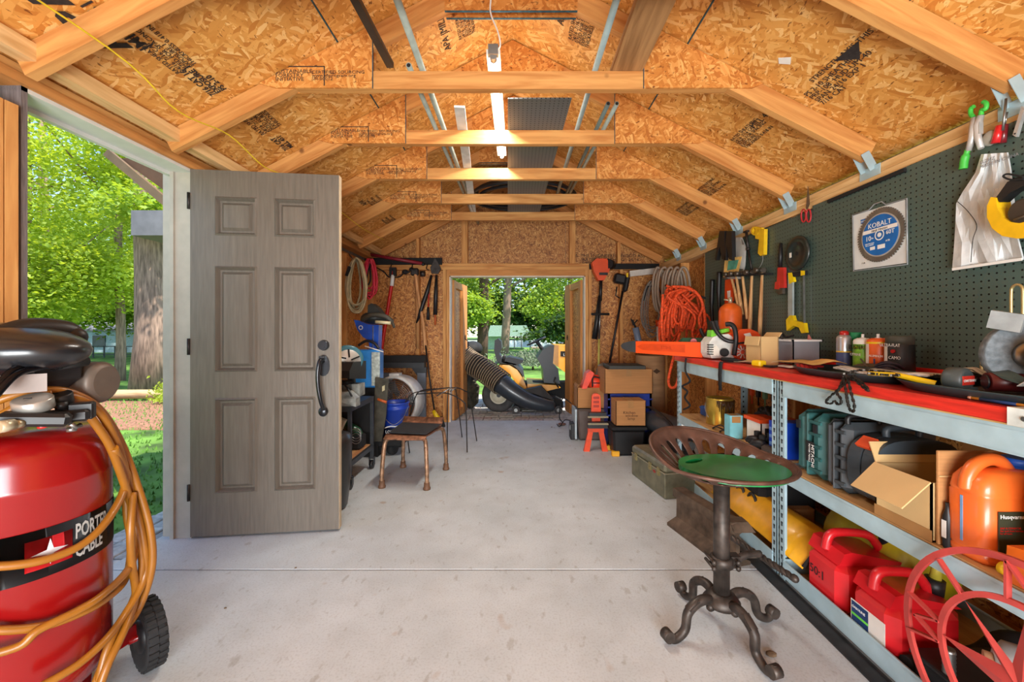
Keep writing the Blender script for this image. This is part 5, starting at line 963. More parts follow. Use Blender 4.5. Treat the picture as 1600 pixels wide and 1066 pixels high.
m.done('cable_loop', M('dark_violet', (52, 44, 58), .6), t)
# tape measure, craftsman
t = T('tape_measure', 'black and red pocket tape measure lying in the near tray', 'tape measure', (1.29, 1.22, TZ+.02)); c = V((1.30, 1.21, TZ+.045)); m = MB(); m.lathe([(.030, -.024), (.036, -.018), (.036, .018), (.030, .024)], c, (.35, -1, 0), n=24); m.b2(c+V((-.02, -.02, -.034)), c+V((.04, .03, -.02))); m.done('case', M('tape_grey', (64, 72, 72), .45), t)
m = MB(); ax = V((.35, -1, 0)).normalized(); u_ = V((1, .35, 0)).normalized(); p = c+ax*.0245; m.box(p, (.058, .002, .026), rz(math.atan2(u_.y, u_.x))); m.done('red_label', M('label_red', (208, 50, 36), .5), t); text('CRAFTSMAN', .0105, WHT, t, p+ax*.0015-u_*.027+V((0, 0, -.004)), u_)
m = MB(); m.sheet([[(1.25, 1.46, TZ+.03), (1.25, 1.46, TZ+.045)], [(1.27, 1.38, TZ+.034), (1.28, 1.38, TZ+.048)], [(1.27, 1.25, TZ+.02), (1.28, 1.25, TZ+.036)]], (.002, 0, 0)); m.done('tape_blade', YEL, t)
t = T('red_handled_tool', 'dark cylinder tool end beside the pocket tape measure', 'tool', (1.35, 1.14, TZ+.02)); m = MB(); m.cyl((1.33, 1.16, TZ+.045), (1.40, 1.13, TZ+.045), .026); m.done('barrel', M('dark_red_plastic', (84, 22, 22), .4), t); m = MB(); m.cyl((1.325, 1.162, TZ+.045), (1.329, 1.16, TZ+.045), .02); m.done('end_cap', BLK, t)
m = MB(); random.seed(9); m.sheet([[(1.33+.02*i+random.uniform(-.008, .008), 1.09-.022*j, TZ+.03+.03*random.random()) for j in range(5)] for i in range(4)], (0, 0, .002), smooth=False); tag(m.done('crumpled_paper', PAPER), 'crumpled white paper scrap in the near tray', 'paper')
leafsheet('black_folder', 'flat black folder lying right of the crumpled paper', 'folder', [(1.42, .88), (1.68, .86), (1.68, 1.24), (1.45, 1.22)], BLK, lift=.03, curl=.006, th=.006)
# pencil
t = T('pencil', 'yellow and blue carpenter pencil lying near the white plate', 'pencil', (1.24, 1.0, TZ)); m = MB(); m.cyl((1.243, 1.12, TZ+.006), (1.25, .84, TZ+.006), .004, n=6); m.done('shaft', M('pencil_orange', (226, 150, 40), .5), t); m = MB(); m.cyl((1.2435, 1.10, TZ+.006), (1.2455, 1.02, TZ+.006), .0045, n=6); m.done('blue_wrap', M('navy_label', (28, 60, 110)), t); m = MB(); m.cyl((1.2428, 1.128, TZ+.006), (1.243, 1.12, TZ+.006), .004, n=6); m.done('eraser', M('pinkish', (220, 150, 120)), t)
# hammer head in front
t = T('sledge_head', 'blunt steel hammer lying on the white plate, handle off to the right', 'hammer', (1.25, .90, TZ)); m = MB(); m.box((1.26, .935, TZ+.021), (.04, .075, .036), rz(.1), ch=.006); m.tube(spl([(1.262, .90, TZ+.021), (1.265, .86, TZ+.028), (1.28, .83, TZ+.05), (1.30, .80, TZ+.08)]), [.016, .015, .014, .013, .012, .012, .012, .012, .012, .012, .012]*3, 8) if False else m.box((1.26, .935, TZ+.021), (.04, .075, .036), rz(.1), ch=.006); m.done('head', M('worn_steel', (128, 122, 112), .45, .7, var=.4, scale=25), t)
m = MB(); m.tube(spl([(1.262, .90, TZ+.022), (1.265, .86, TZ+.035), (1.285, .82, TZ+.06), (1.32, .78, TZ+.10)], 5), .014, 8); m.done('neck', DKST, t)
# U-bolts
for k, (px, pyb, pyt, wd, x) in enumerate(((1543, 592, 544, 16, 1.60), (1589, 500, 445, 15, 1.66))):
    y = x*F/(px-CX); p = WX(px, pyb, x); q = WX(px, pyt, x); w2 = wd/2*y/F; t = T('u_bolt', ['brass-coloured U-bolt standing in the near tray', 'taller brass-coloured U-bolt rising from the bench grinder'][k], 'u-bolt', (x, y, p.z))
    b0 = TZ+.03 if k == 0 else p.z; m = MB(); m.tube(spl([(x, y+w2, b0), (x, y+w2, q.z-.03), (x, y+w2*.8, q.z-.008), (x, y, q.z), (x, y-w2*.8, q.z-.008), (x, y-w2, q.z-.03), (x, y-w2, b0)], 6), .0045, 8); m.done('bolt', M('brass_zinc', (206, 186, 130), .35, .7), t)
# bench grinder
t = T('bench_grinder', 'bench grinder with grey stone wheel and rusty guards at the right edge', 'bench grinder', (1.50, 1.18, TZ)); gc = V((1.44, 1.125, TZ+.155)); gc = WX(1592, 560, 1.42); 
gc = V((1.42, 1.42*F/(1600-CX), 1.08)); ax = V((-.35, -.94, 0)).normalized()*-1
m = MB(); m.lathe([(.02, -.016), (.088, -.016), (.09, -.012), (.09, .012), (.088, .016), (.02, .016)], gc, ax, n=36); m.done('stone_wheel', M('grinding_stone', (112, 122, 128), .9, var=.25, scale=60, bump=.4), t)
m = MB(); m.lathe([(.01, -.022), (.038, -.022), (.034, -.030), (.012, -.034)], gc, ax, n=24); m.cyl(gc-ax*.02, gc-ax*.05, .008); m.done('flange', STEEL, t)
m = MB(); G = M('rusty_guard', (90, 70, 58), .55, .4, var=.35, scale=18); u_ = orth(ax)[0]; v_ = V((0, 0, 1)); u_ = v_.cross(ax)
o_ = []; i_ = []
for k in range(26):
    a_ = 1.6+k*.11; o_.append(gc+ax*-.022+u_*(.102*cos(a_))+v_*(.102*sin(a_))); i_.append(gc+ax*-.022+u_*(.094*cos(a_))+v_*(.094*sin(a_)))
m.prism(o_+i_[::-1], ax*.05); m.done('wheel_guard', G, t)
m = MB(); m.lathe([(.05, -.24), (.06, -.22), (.06, -.10), (.05, -.09)], gc, ax, n=24); m.done('motor', G, t)
m = MB(); m.box(WX(1572, 502, 1.36), (.012, .065, .05), rx(.25)@rz(.4)); m.done('spark_guard', M('clear_guard', (150, 156, 156), .3, var=.2), t)
m = MB(); m.prism([WX(1540, 576, 1.36), WX(1566, 592, 1.33), WX(1598, 602, 1.33), WX(1600, 590, 1.36), WX(1572, 580, 1.40)], (0, .02, .012)); m.done('tool_rest', M('guard_green', (66, 80, 74), .5), t)
m = MB(); m.b2((1.36, 1.10, TZ), (1.52, 1.28, TZ+.015)).b2(V((1.42, 1.17, TZ+.015)), V((1.48, 1.23, gc.z-.03))); m.done('base', G, t)
# ---------------------------------------------------------------- things on the pegboard
def hang(name, lab, cat, px, py, group=None): p = PG(px, py); return T(name, lab, cat, p, group)
def pl3(pts, x=PX): return [WX(a, b, x) for a, b in pts]
HN = T('tool_rack', 'narrow dark shelf rack holding the row of hammers on the pegboard', 'rack', PG(1165, 432)); m = MB(); a, b = WX(1138, 432, 1.735), WX(1202, 428, 1.735); m.bar(a, b, .012, .05, up=(0, 0, 1)); m.done('rack_bar', BLKM, HN)
HMS = M('hammer_steel', (112, 104, 94), .45, .7, var=.3)
for k, (px, top, pb_, pxb, lab) in enumerate(((1142, 431, 487, 1157, 'ball-peen hammer with short brown handle, first in the row of hammers'), (1150, 430, 492, 1160, 'claw hammer leaning second in the row, handle in shade'), (1160, 430, 499, 1168, 'hammer with pale ash handle, third in the row of hammers'), (1175, 428, 520, 1171, 'tall hammer with straight pale handle, fourth in the row'), (1191, 425, 525, 1187, 'round-faced hammer with long wooden handle, standing apart rightmost'))):
    x = 1.735; p = WX(px, top, x); q = WX(pxb, pb_, x); t = T('hammer', lab, 'hammer', q, 'hammers on the pegboard rack'); m = MB(); n_ = 8; pts = [p+(q-p)*(i/n_) for i in range(n_+1)]; m.tube(pts, [.010, .010, .010, .011, .012, .014, .015, .014, .013], 10); m.done('handle', wood('ash_handle', (170, 120, 72), (218, 174, 120), 'Z', s=2), t)
    m = MB(); m.cyl(p+V((-.055, .0, .012)), p+V((-.02, 0, .012)), .018, .014, n=14).cyl(p+V((-.02, 0, .012)), p+V((.015, 0, .012)), .012).box(p+V((.0, 0, .010)), (.03, .03, .034)); m.ell(p+V((.018, 0, .012)), (.014, .011, .011), 10, 8) if k != 1 else m.tube(spl([p+V((0, 0, .012)), p+V((.015, .02, .02)), p+V((.02, .05, .008))]), .007); m.done('head', HMS, t)
t = hang('hacksaw', 'yellow and silver hacksaw hung upright on the pegboard', 'hacksaw', 1245, 500); YH = M('hacksaw_yellow', (244, 212, 20), .42)
x = 1.745; m = MB(); m.prism(pl3([(1231, 430), (1238, 427), (1238, 494), (1231, 496)], x), (.012, 0, 0)); m.done('frame_bar', M('grey_enamel', (176, 190, 190), .4, .3), t)
m = MB(); m.prism(pl3([(1231, 427), (1258, 423), (1258, 430), (1240, 433)], x), (.016, 0, 0)); m.done('frame_top', BLKM, t); m = MB(); m.prism(pl3([(1231, 427), (1237, 426), (1240, 440), (1233, 444)], x-.002), (.018, 0, 0)); m.done('corner_grip', YH, t); m = MB(); m.prism(pl3([(1251, 423), (1257, 423), (1257, 430), (1251, 431)], x-.002), (.018, 0, 0)); m.done('corner_grip', YH, t)
m = MB(); m.prism(pl3([(1234, 493), (1238, 493), (1240, 501), (1256, 505), (1258, 520), (1252, 521), (1248, 512), (1240, 509), (1229, 517), (1228, 500)], x-.004), (.022, 0, 0)); m.done('pistol_grip', YH, t)
m = MB(); m.bar(WX(1256, 430, x+.004), WX(1257, 506, x+.004), .001, .012); m.done('blade', STEEL, t)
t = hang('pipe_wrench', 'red pipe wrench with black handle hung head down', 'pipe wrench', 1217, 460); m = MB(); a, b = WX(1220, 380, 1.745), WX(1219, 418, 1.745); m.tube([a, (a+b)/2, b], [.010, .014, .013], 10); m.done('handle', BLK, t)
m = MB(); m.prism(pl3([(1215, 418), (1224, 418), (1225, 450), (1213, 450)], 1.738), (.02, 0, 0)).prism(pl3([(1211, 441), (1217, 439), (1217, 452), (1210, 452)], 1.736), (.022, 0, 0)); m.done('wrench_frame', M('wrench_red', (200, 50, 40), .45), t)
m = MB(); m.prism(pl3([(1213, 450), (1222, 450), (1222, 459), (1217, 461), (1212, 457)], 1.738), (.02, 0, 0)); m.done('jaw', HMS, t)
t = hang('grinding_disc', 'large black circular saw disc hung on the pegboard', 'disc', 1246, 395); c = WX(1246, 396, 1.748); r = 27*c.y/F; m = MB(); m.lathe([(.012, -.004), (r*.6, -.004), (r*.62, -.009), (r*.94, -.009), (r, -.003), (r, .003), (.012, .003)], c, (1, 0, 0), n=56); m.done('disc', M('disc_black', (30, 40, 38), .4, coat=.3), t)
m = MB(); m.box(WX(1235, 399, 1.735), (.002, .018, .03)); m.done('label', PAPER, t); m = MB(); m.cyl(c+V((-.006, 0, 0)), c+V((.01, 0, 0)), .012); m.done('hub_hole', BLKM, t)
t = hang('spring_clamps', 'pair of large black spring clamps clipped over the plate edge', 'clamps', 1133, 400)
for dx_ in (0, 11): m = MB(); m.prism(pl3([(1124+dx_, 361), (1132+dx_, 361), (1133+dx_, 407), (1128+dx_, 405), (1124+dx_, 385), (1119+dx_*1.35, 407), (1117+dx_*1.35, 406)], 1.70), (.03, 0, 0)); m.done('clamp_arm', BLK, t)
t = hang('bagged_rope', 'clear bag with a green and yellow printed card hung near the clamps', 'bag', 1140, 430); m = MB(); rows = [[WX(px, py, 1.735+.012*sin(px*.7+py*.3)) for px in pxs] for py, pxs in ((371, (1147, 1151, 1155, 1159)), (385, (1142, 1150, 1158, 1165)), (398, (1133, 1143, 1154, 1165)), (415, (1131, 1142, 1153, 1164)), (436, (1129, 1140, 1150, 1160)))]; m.sheet(rows, (.004, 0, 0)); m.done('bag_film', M('clear_film', (214, 218, 214), .2, trans=.45), t)
m = MB(); m.prism(pl3([(1133, 403), (1159, 401), (1153, 428), (1130, 433)], 1.722), (.002, 0, 0)); m.done('printed_card', M('card_yellow', (226, 190, 110), .7, var=.3), t); m = MB(); m.prism(pl3([(1138, 408), (1154, 406), (1150, 420), (1136, 423)], 1.720), (.0015, 0, 0)); m.done('printed_card', M('card_teal', (80, 160, 140), .7, var=.3), t)
t = hang('caulk_rod', 'black and grey extendable magnetic rod hung between bag and yellow tool', 'rod', 1172, 420); m = MB(); a, b, c = WX(1166, 362, 1.74), WX(1169, 390, 1.74), WX(1175, 424, 1.74); m.tube([a, b], .010).tube([b, c], .008).box(a, (.02, .05, .012)).cyl(b-V((0, 0, .005)), b+V((0, 0, .01)), .016); m.done('rod', DKST, t)
t = hang('infrared_gun', 'yellow plastic trigger tool with a thin cable hung at the plate', 'hand tool', 1187, 390); m = MB(); m.prism(pl3([(1184, 358), (1194, 358), (1193, 398), (1188, 400), (1184, 396), (1186, 375)], 1.735), (.025, 0, 0)); o_, i_ = [], []
for k in range(16): a_ = 2*pi*k/16; o_.append(WX(1179+6*cos(a_), 361+7*sin(a_), 1.735)); i_.append(WX(1179+3.5*cos(a_), 361+4.5*sin(a_), 1.735))
m.ringpr(o_, i_, (.02, 0, 0)); m.prism(pl3([(1180, 354), (1190, 356), (1189, 375), (1180, 373)], 1.737), (.02, 0, 0)); m.done('tool_body', M('tool_yellow', (240, 196, 30), .45), t)
m = MB(); m.tube(spl(pl3([(1190, 395), (1192, 405), (1188, 416), (1180, 424)], 1.745), 6), .002); m.done('cable', M('grey_cable', (140, 140, 140)), t)
t = T('propane_cylinder', 'orange gas cylinder standing on the bench behind the chainsaw', 'gas cylinder', (1.66, 3.17, TZ)); c = WX(1141, 515, 1.62); c = V((1.63, 1.63*F/(1141-CX), TZ)); r = 16.5*c.y/F; z1 = H-(480-CY)*c.y/F-TZ; OC = M('cylinder_orange', (226, 98, 30), .4, coat=.3)
m = MB(); m.lathe([(r*.9, 0), (r, .012), (r, z1-.03), (r*.85, z1), (r*.5, z1+.025), (.02, z1+.032)], c, n=32); m.done('tank', OC, t); m = MB(); m.cyl(c+V((0, 0, z1+.03)), c+V((0, 0, z1+.075)), .014).cyl(c+V((0, 0, z1+.05)), c+V((-.04, .02, z1+.06)), .006); m.done('valve', M('brass', (200, 190, 160), .35, .6), t)
t = hang('orange_saw', 'orange folding saw hung behind the gas cylinder', 'hand saw', 1143, 470); m = MB(); m.prism(pl3([(1133, 438), (1146, 434), (1145, 470), (1138, 478), (1132, 478)], 1.75), (.012, 0, 0)); m.done('saw_body', ORG, t); m = MB(); m.prism(pl3([(1136, 455), (1141, 454), (1141, 466), (1137, 467)], 1.748), (.001, 0, 0)); m.done('label', PAPER, t)
for k, (px, a0, a1, lab) in enumerate(((1124, 425, 500, 'black long-nose tool hung at the pegboard edge, next to the orange rope'), (1113, 437, 520, 'black hanging strap bundle at the far edge of the pegboard'))):
    t = hang('black_hanging_tool', lab, 'hand tool', px, a1); m = MB(); m.tube(spl(pl3([(px, a0), (px-1, (a0+a1)/2), (px+1, a1)], 1.748)), [.02]*8+[.014]*9, 8); m.done('tool_body', BLK, t)
# packaged saw blade
t = hang('packaged_saw_blade', 'new circular saw blade in clear packaging with a blue centre label', 'saw blade', 1374, 370)
m = MB(); m.prism(pl3([(1333, 337), (1414, 312), (1416, 411), (1335, 422)], 1.764), (.003, 0, 0)); m.done('backing_card', M('card_white', (212, 216, 214), .5, var=.05), t)
m = MB(); r_ = pl3([(1332, 336), (1358, 328), (1366, 319), (1378, 315), (1384, 320), (1417, 310), (1418, 413), (1334, 424)], 1.760); m.tube(r_+[r_[0]], .003, 6); m.done('clamshell_edge', M('clear_plastic', (190, 196, 200), .15, trans=.4), t)
c = (WX(1342, 370, 1.757)+WX(1411, 362, 1.757))/2; c = WX(1374.5, 367, 1.757); rb = .131
def circ(r, n, x, c=c): return [V((x, c.y+r*cos(2*pi*i/n), c.z+r*sin(2*pi*i/n))) for i in range(n)]
m = MB(); teeth = []
for i in range(60):
    a_ = 2*pi*i/60; teeth += [V((1.7585, c.y+rb*.93*cos(a_), c.z+rb*.93*sin(a_))), V((1.7585, c.y+rb*cos(a_+.02), c.z+rb*sin(a_+.02))), V((1.7585, c.y+rb*cos(a_+.06), c.z+rb*sin(a_+.06)))]
m.prism(teeth, (.003, 0, 0)); m.done('blade', M('blade_steel', (128, 124, 116), .4, .6, var=.15), t)
m = MB(); m.prism(circ(rb*.80, 48, 1.7575), (.001, 0, 0)); m.done('chrome_ring', M('blade_bright', (206, 206, 200), .35, .5), t)
m = MB(); m.prism(circ(rb*.75, 48, 1.7562), (.001, 0, 0)); lb = m.done('blue_label', M('kobalt_blue', (22, 102, 178), .45), t)
m = MB(); m.b2((1.7552, c.y-.094, c.z+.018), (1.7560, c.y+.094, c.z+.036)); m.done('white_band', PAPER, t)
dnk = dict(xd=(0, -1, 0), yd=(0, 0, 1))
def bt_(s, size, dy, dz, mt=WHT, x=1.7548, **k): text(s, size, mt, t, (x, c.y-dy, c.z+dz), (0, -1, 0), (0, 0, 1), align='CENTER', **k)
bt_('KOBALT', .034, 0, .042, sx=1.0); bt_('FINE FINISH', .014, 0, .021, BLKM, sx=1.2); bt_('10', .034, -.062, -.018); bt_('in', .014, -.038, -.012); bt_('60T', .028, .058, -.006); bt_('ATB', .012, .045, -.040); bt_('5800 RPM MAX\n5/8 in ARBOR', .008, -.055, -.035)
m = MB(); m.ringpr(circ(.026, 24, 1.7550), circ(.021, 24, 1.7550), (.0006, 0, 0)); m.prism(circ(.011, 16, 1.7548), (.0008, 0, 0)); m.done('arbor_mark', WHT, t)
m = MB(); m.b2((1.7548, c.y+.025, c.z-.066), (1.7556, c.y+.052, c.z-.050)).b2((1.7548, c.y-.03, c.z-.068), (1.7556, c.y+.01, c.z-.048)); m.done('saw_icon', WHT, t)
q = PG(1350, 346, 1.762); m = MB(); m.b2((1.7615, q.y-.028, q.z-.008), (1.763, q.y+.020, q.z+.012)); m.done('corner_logo', M('kobalt_blue', (22, 102, 178)), t); text('KOBALT', .012, WHT, t, (1.761, q.y+.019, q.z-.003), (0, -1, 0)); bt_('7 1/4', .010, -.10, -.125, BLKM, x=1.7625)
# scissors
t = hang('scissors', 'red handled scissors hung by the top rail of the pegboard', 'scissors', 1259, 340); m = MB(); m.prism(pl3([(1262, 291), (1265, 318), (1261, 328), (1259, 326)], 1.752), (.003, 0, 0)); m.done('blades', STEEL, t)
m = MB()
for sx_ in (-1, 1): m.tube([WX(1259.5+4*sx_+3.6*cos(a_), 337+10*sin(a_), 1.752) for a_ in [2*pi*i/16 for i in range(16)]], .0042, 6, closed=True)
m.done('finger_loops', M('scissor_red', (190, 40, 50), .45), t)
# pliers and screwdriver over the bag
t = hang('spring_pliers', 'fencing pliers with green tips and green handles over the pegboard top', 'pliers', 1515, 240); GH = M('grip_green', (70, 190, 70), .45); x = 1.735
m = MB(); m.tube(pl3([(1522, 184), (1522, 198), (1519, 216), (1513, 236)], x), [.010, .014, .012, .009], 8).tube(pl3([(1533, 180), (1527, 196), (1528, 214), (1533, 232)], x), [.010, .013, .011, .009], 8); m.box(WX(1525, 203, x), (.016, .035, .045)); m.done('jaws', M('plier_steel', (206, 204, 200), .4, .4), t)
m = MB(); m.tube(spl(pl3([(1521, 183), (1517, 178), (1517, 170), (1522, 166)], x)), .0075).tube(spl(pl3([(1533, 180), (1534, 172), (1540, 170), (1541, 162), (1536, 159)], x)), .0075); m.done('jaw_tips', GH, t)
m = MB(); m.tube(spl(pl3([(1512, 234), (1507, 250), (1505, 264)], x)), [.009]*5+[.013]*12, 8); m.done('handle', GH, t)
t = hang('screwdriver', 'red screwdriver with bare blade pointing up beside the plastic bag', 'screwdriver', 1560, 215); m = MB(); m.cyl(WX(1567, 204, 1.74), WX(1572, 154, 1.74), .004); m.done('blade', STEEL, t); m = MB(); m.cyl(WX(1556, 224, 1.74), WX(1562, 196, 1.74), .014, .011, n=8); m.done('handle', M('clear_red', (206, 30, 36), .3, coat=.5), t)
t = hang('screwdriver', 'dark red screwdriver handle behind the bright red one', 'screwdriver', 1568, 215); m = MB(); m.cyl(WX(1566, 224, 1.75), WX(1570, 195, 1.75), .011, .010, n=8); m.done('handle', M('clear_dark_red', (110, 20, 30), .3, coat=.5), t); m = MB(); m.cyl(WX(1570, 195, 1.75), WX(1574, 175, 1.75), .003); m.done('blade', STEEL, t)
t = hang('utility_knife', 'silver straight utility knife hung at the right edge of the photo', 'utility knife', 1592, 200); m = MB(); m.prism(pl3([(1582, 211), (1587, 214), (1600, 170), (1596, 166)], 1.745), (.012, 0, 0)); m.done('knife_body', M('knife_silver', (190, 192, 190), .35, .5), t); m = MB(); m.cyl(WX(1586, 209, 1.744), WX(1586, 209, 1.757), .003); m.done('hole', BLKM, t)
t = hang('plastic_bag', 'large wrinkled clear plastic bag hung on the pegboard', 'plastic bag', 1540, 420); m = MB()
def bagx(i, j): return 1.742-.012*sin(i*1.3)*sin(j*1.7)-.010*((i*7+j*3) % 5)/5
rows = []
L_ = [(233, 1533, 1573), (262, 1524, 1578), (300, 1504, 1580), (318, 1494, 1582), (345, 1493, 1585), (380, 1491, 1588), (416, 1488, 1597), (420, 1488, 1597)]
for i, (py, xa, xb) in enumerate(L_): rows.append([WX(xa+(xb-xa)*j/8, py-.13*(xb-xa)*j/8*(.5 if i < 2 else 1)+(8 if i < 2 else 0), bagx(i, j)) for j in range(9)])
m.sheet(rows, (.006, 0, 0), smooth=False); m.done('bag_film', M('bag_plastic', (222, 228, 230), .3, trans=.12, var=.10, scale=20, bump=1.0), t)
m = MB(); m.bar(WX(1488, 421, 1.728), WX(1597, 405, 1.728), .010, .003); m.done('seam_strip', WHT, t); m = MB(); m.tube(spl(pl3([(1496, 315), (1512, 330), (1526, 352), (1520, 375), (1517, 410)], 1.722)), .0012); m.done('fold_line', DKST, t)
text('ELZHZ\nMADE IN CHINA', .016, M('faint_grey', (130, 134, 138)), t, WX(1531, 257, 1.725), (0, -1, 0)); 
t = hang('bulb_cap', 'frosted round cap peeking above the plastic bag', 'cap', 1547, 215); m = MB(); m.ell(WX(1547, 216, 1.745), (.012, .025, .028), 14, 10); m.done('cap_body', M('frosted_cap', (190, 188, 176), .4, trans=.3), t)
t = hang('tape_dispenser', 'yellow packing tape gun with black handle at the right edge', 'tape gun', 1580, 350); x = 1.66; Yt = M('tape_gun_yellow', (236, 186, 20), .42)
o_ = [(1548, 308), (1556, 309), (1558, 325), (1566, 340), (1578, 347), (1592, 349), (1612, 344), (1640, 340), (1640, 366), (1612, 371), (1590, 373), (1566, 369), (1550, 357), (1542, 340), (1542, 322)]
m = MB(); m.prism(pl3(o_, x), (.05, 0, 0)); m.done('gun_frame', Yt, t); m = MB(); c2 = WX(1606, 330, x+.025); m.lathe([(.036, -.022), (.040, -.02), (.040, .02), (.036, .022)], c2, (1, 0, 0), n=28); m.done('tape_roll', M('roll_dark', (60, 52, 44), .4), t)
m = MB(); m.prism(pl3([(1556, 309), (1574, 284), (1600, 272), (1625, 262), (1625, 280), (1600, 290), (1580, 300), (1562, 316)], x+.005), (.035, 0, 0)); m.done('grip', BLK, t); m = MB(); m.tube(spl(pl3([(1600, 280), (1580, 281), (1568, 276), (1575, 272), (1600, 277)], x)), .003); m.done('loop_cord', BLKM, t); m = MB(); m.tube(pl3([(1584, 344), (1612, 334)], x-.004), .003); m.done('roller_pin', STEEL, t)
# ================================================================ LEFT SIDE: AIR COMPRESSOR
TC = V((-1.405, 1.16, 0)); TR_ = .186
t = T('air_compressor', 'big red upright air compressor tank at the left edge, black shroud on top', 'air compressor', TC)
TRED = M('compressor_red', (138, 10, 12), .26, coat=.5, var=.05, scale=3)
m = MB(); m.lathe([(.05, .10), (.13, .115), (.17, .15), (TR_, .20), (TR_, .725), (TR_*1.006, .727), (TR_*1.006, .737), (TR_, .74), (TR_*.98, .80), (TR_*.9, .845), (TR_*.72, .868), (.06, .875)], TC, n=56); m.done('tank', TRED, t)
m = MB(); m.lathe([(.10, .02), (.14, .02), (.14, .12), (.10, .12)], TC, n=32); m.done('base_skirt', TRED, t)
fa = math.atan2(-TC.y, -TC.x)     # direction to the camera
def wrap(ob):
    me = ob.data
    for v in me.vertices:
        s_, h_, d_ = v.co.x, v.co.z, v.co.y; a_ = fa+s_/TR_; r_ = TR_+.001-d_
        v.co = V((TC.x+r_*cos(a_), TC.y+r_*sin(a_), h_))
    me.update()
LB = M('label_black', (20, 18, 20), .4); m = MB()
a0, a1 = -.20, 1.62; rows = [[TC+V(((TR_+.0012)*cos(fa+a0+(a1-a0)*j/24), (TR_+.0012)*sin(fa+a0+(a1-a0)*j/24), z)) for j in range(25)] for z in (.500, .628)]; m.sheet(rows, (0, 0, 0.0001)); m.done('label_band', LB, t)
m = MB(); a0, a1 = .03, .50; rows = [[TC+V(((TR_+.002)*cos(fa+a0+(a1-a0)*j/12), (TR_+.002)*sin(fa+a0+(a1-a0)*j/12), z)) for j in range(13)] for z in (.525, .603)]; m.sheet(rows, (0, 0, .0001)); m.done('label_red', M('label_red2', (214, 26, 32), .4), t)
def star(cx_, cz_, R, r):
    return [(cx_+(R if k % 2 == 0 else r)*cos(k*pi/4)*(1 if k % 4 in (0, 2) else 1), cz_+(R if k % 2 == 0 else r)*sin(k*pi/4)) for k in range(8)]
m = MB(); pts = []
for s_, z_ in star(.265*TR_, .564, .034, .009): a_ = fa+s_/TR_; pts.append(TC+V(((TR_+.0028)*cos(a_), (TR_+.0028)*sin(a_), z_)))
c_ = TC+V(((TR_+.003)*cos(fa+.265), (TR_+.003)*sin(fa+.265), .564)); m.add(pts+[c_], [(k, (k+1) % 8, 8) for k in range(8)]); m.done('four_point_star', M('star_silver', (220, 218, 222), .4), t)
for s_, z_, tx in ((.53*TR_, .572, 'PORTER'), (.53*TR_, .520, 'CABLE')):
    o = text(tx, .056, WHT, None, (0, 0, 0), (1, 0, 0), (0, 0, 1), sx=.47, bold=.0014)
    for v in o.data.vertices: v.co.x += s_; v.co.z += z_; v.co.y = -.0015
    wrap(o); o.parent = t; o.location = -OFF[t]; OFF[o] = V((0, 0, 0))
def tyre(m, c, ax, r, w_, lugs=28):
    m.lathe([(r*.45, -w_*.35), (r*.8, -w_*.5), (r*.94, -w_*.48), (r*.965, -w_*.3), (r*.965, w_*.3), (r*.94, w_*.48), (r*.8, w_*.5), (r*.45, w_*.35)], c, ax, n=40)
    ax = V(ax).normalized(); u, v = orth(ax)
    for k in range(lugs):
        a = 2*pi*k/lugs; d = u*cos(a)+v*sin(a); tg = ax.cross(d)
        for s in (-1, 1):
            p = V(c)+d*(r*.975)+ax*(s*w_*.24)+tg*(s*r*.04); R = Matrix((ax, tg, d)).transposed(); m.box(p, (w_*.44, 2*pi*r/lugs*.5, r*.06), R)
wax = V((-.55, -.84, 0)).normalized(); wc = V((-1.262, 1.40, .113))
m = MB(); tyre(m, wc, wax, .113, .055); m.done('tyre', RUB, t); m = MB(); m.lathe([(.012, -.028), (.05, -.03), (.055, -.015), (.055, .015), (.05, .03), (.012, .028)], wc, wax, n=24); m.done('wheel_hub', BLK, t)
m = MB(); tyre(m, V((-1.60, 1.62, .113))-V((0, .14, 0)), wax, .113, .055); m.done('tyre', RUB, t)
m = MB(); m.bar(TC+V((.10, .10, .14)), wc+V((-.02, .0, .02)), .05, .012); m.cyl(wc-wax*.05, wc+wax*.05, .01); m.done('axle_bracket', TRED, t)
# shroud, handle, pump
m = MB(); m.ell(WX(30, 548, -1.30)+V((-.10, 0, 0)), (.27, .15, .075), 28, 14, rot=rz(-.1)); m.done('motor_shroud', M('shroud_black', (28, 29, 32), .3, coat=.4), t)
m = MB(); m.box(WX(35, 582, -1.30)+V((-.06, .02, 0)), (.30, .16, .10), rz(-.1), ch=.03); m.done('motor_housing', BLK, t)
m = MB(); m.tube(spl([WX(-20, 530, -1.28), WX(40, 516, -1.28), WX(100, 518, -1.26), WX(120, 526, -1.25)], 5), [.020+.012*sin(pi*i/15) for i in range(16)], 12).ell(WX(113, 527, -1.25), (.035, .03, .030), 14, 10); m.done('shroud_handle', BLK, t)
m = MB(); m.tube(spl([WX(-10, 612, -1.2), WX(18, 580, -1.2), WX(50, 568, -1.2), WX(95, 566, -1.2)], 6), .008, 10).tube(spl([WX(-10, 622, -1.19), WX(22, 588, -1.19), WX(52, 576, -1.19), WX(95, 572, -1.19)], 6), .008, 10); m.done('push_handle', M('chrome_black', (36, 36, 40), .18, .8), t)
m = MB(); m.cyl(WX(92, 569, -1.2), WX(134, 564, -1.2), .015, .014); m.done('handle_grip', BLKM, t)
m = MB(); c = WX(108, 598, -1.30); m.lathe([(.055, -.10)]+[(.060 if k % 2 else .054, -.10+.008*k) for k in range(1, 25)]+[(.045, .10)], c, (1, .12, 0), n=24); m.done('pump_cylinder', M('taupe_fins', (112, 100, 90), .5, .3), t)
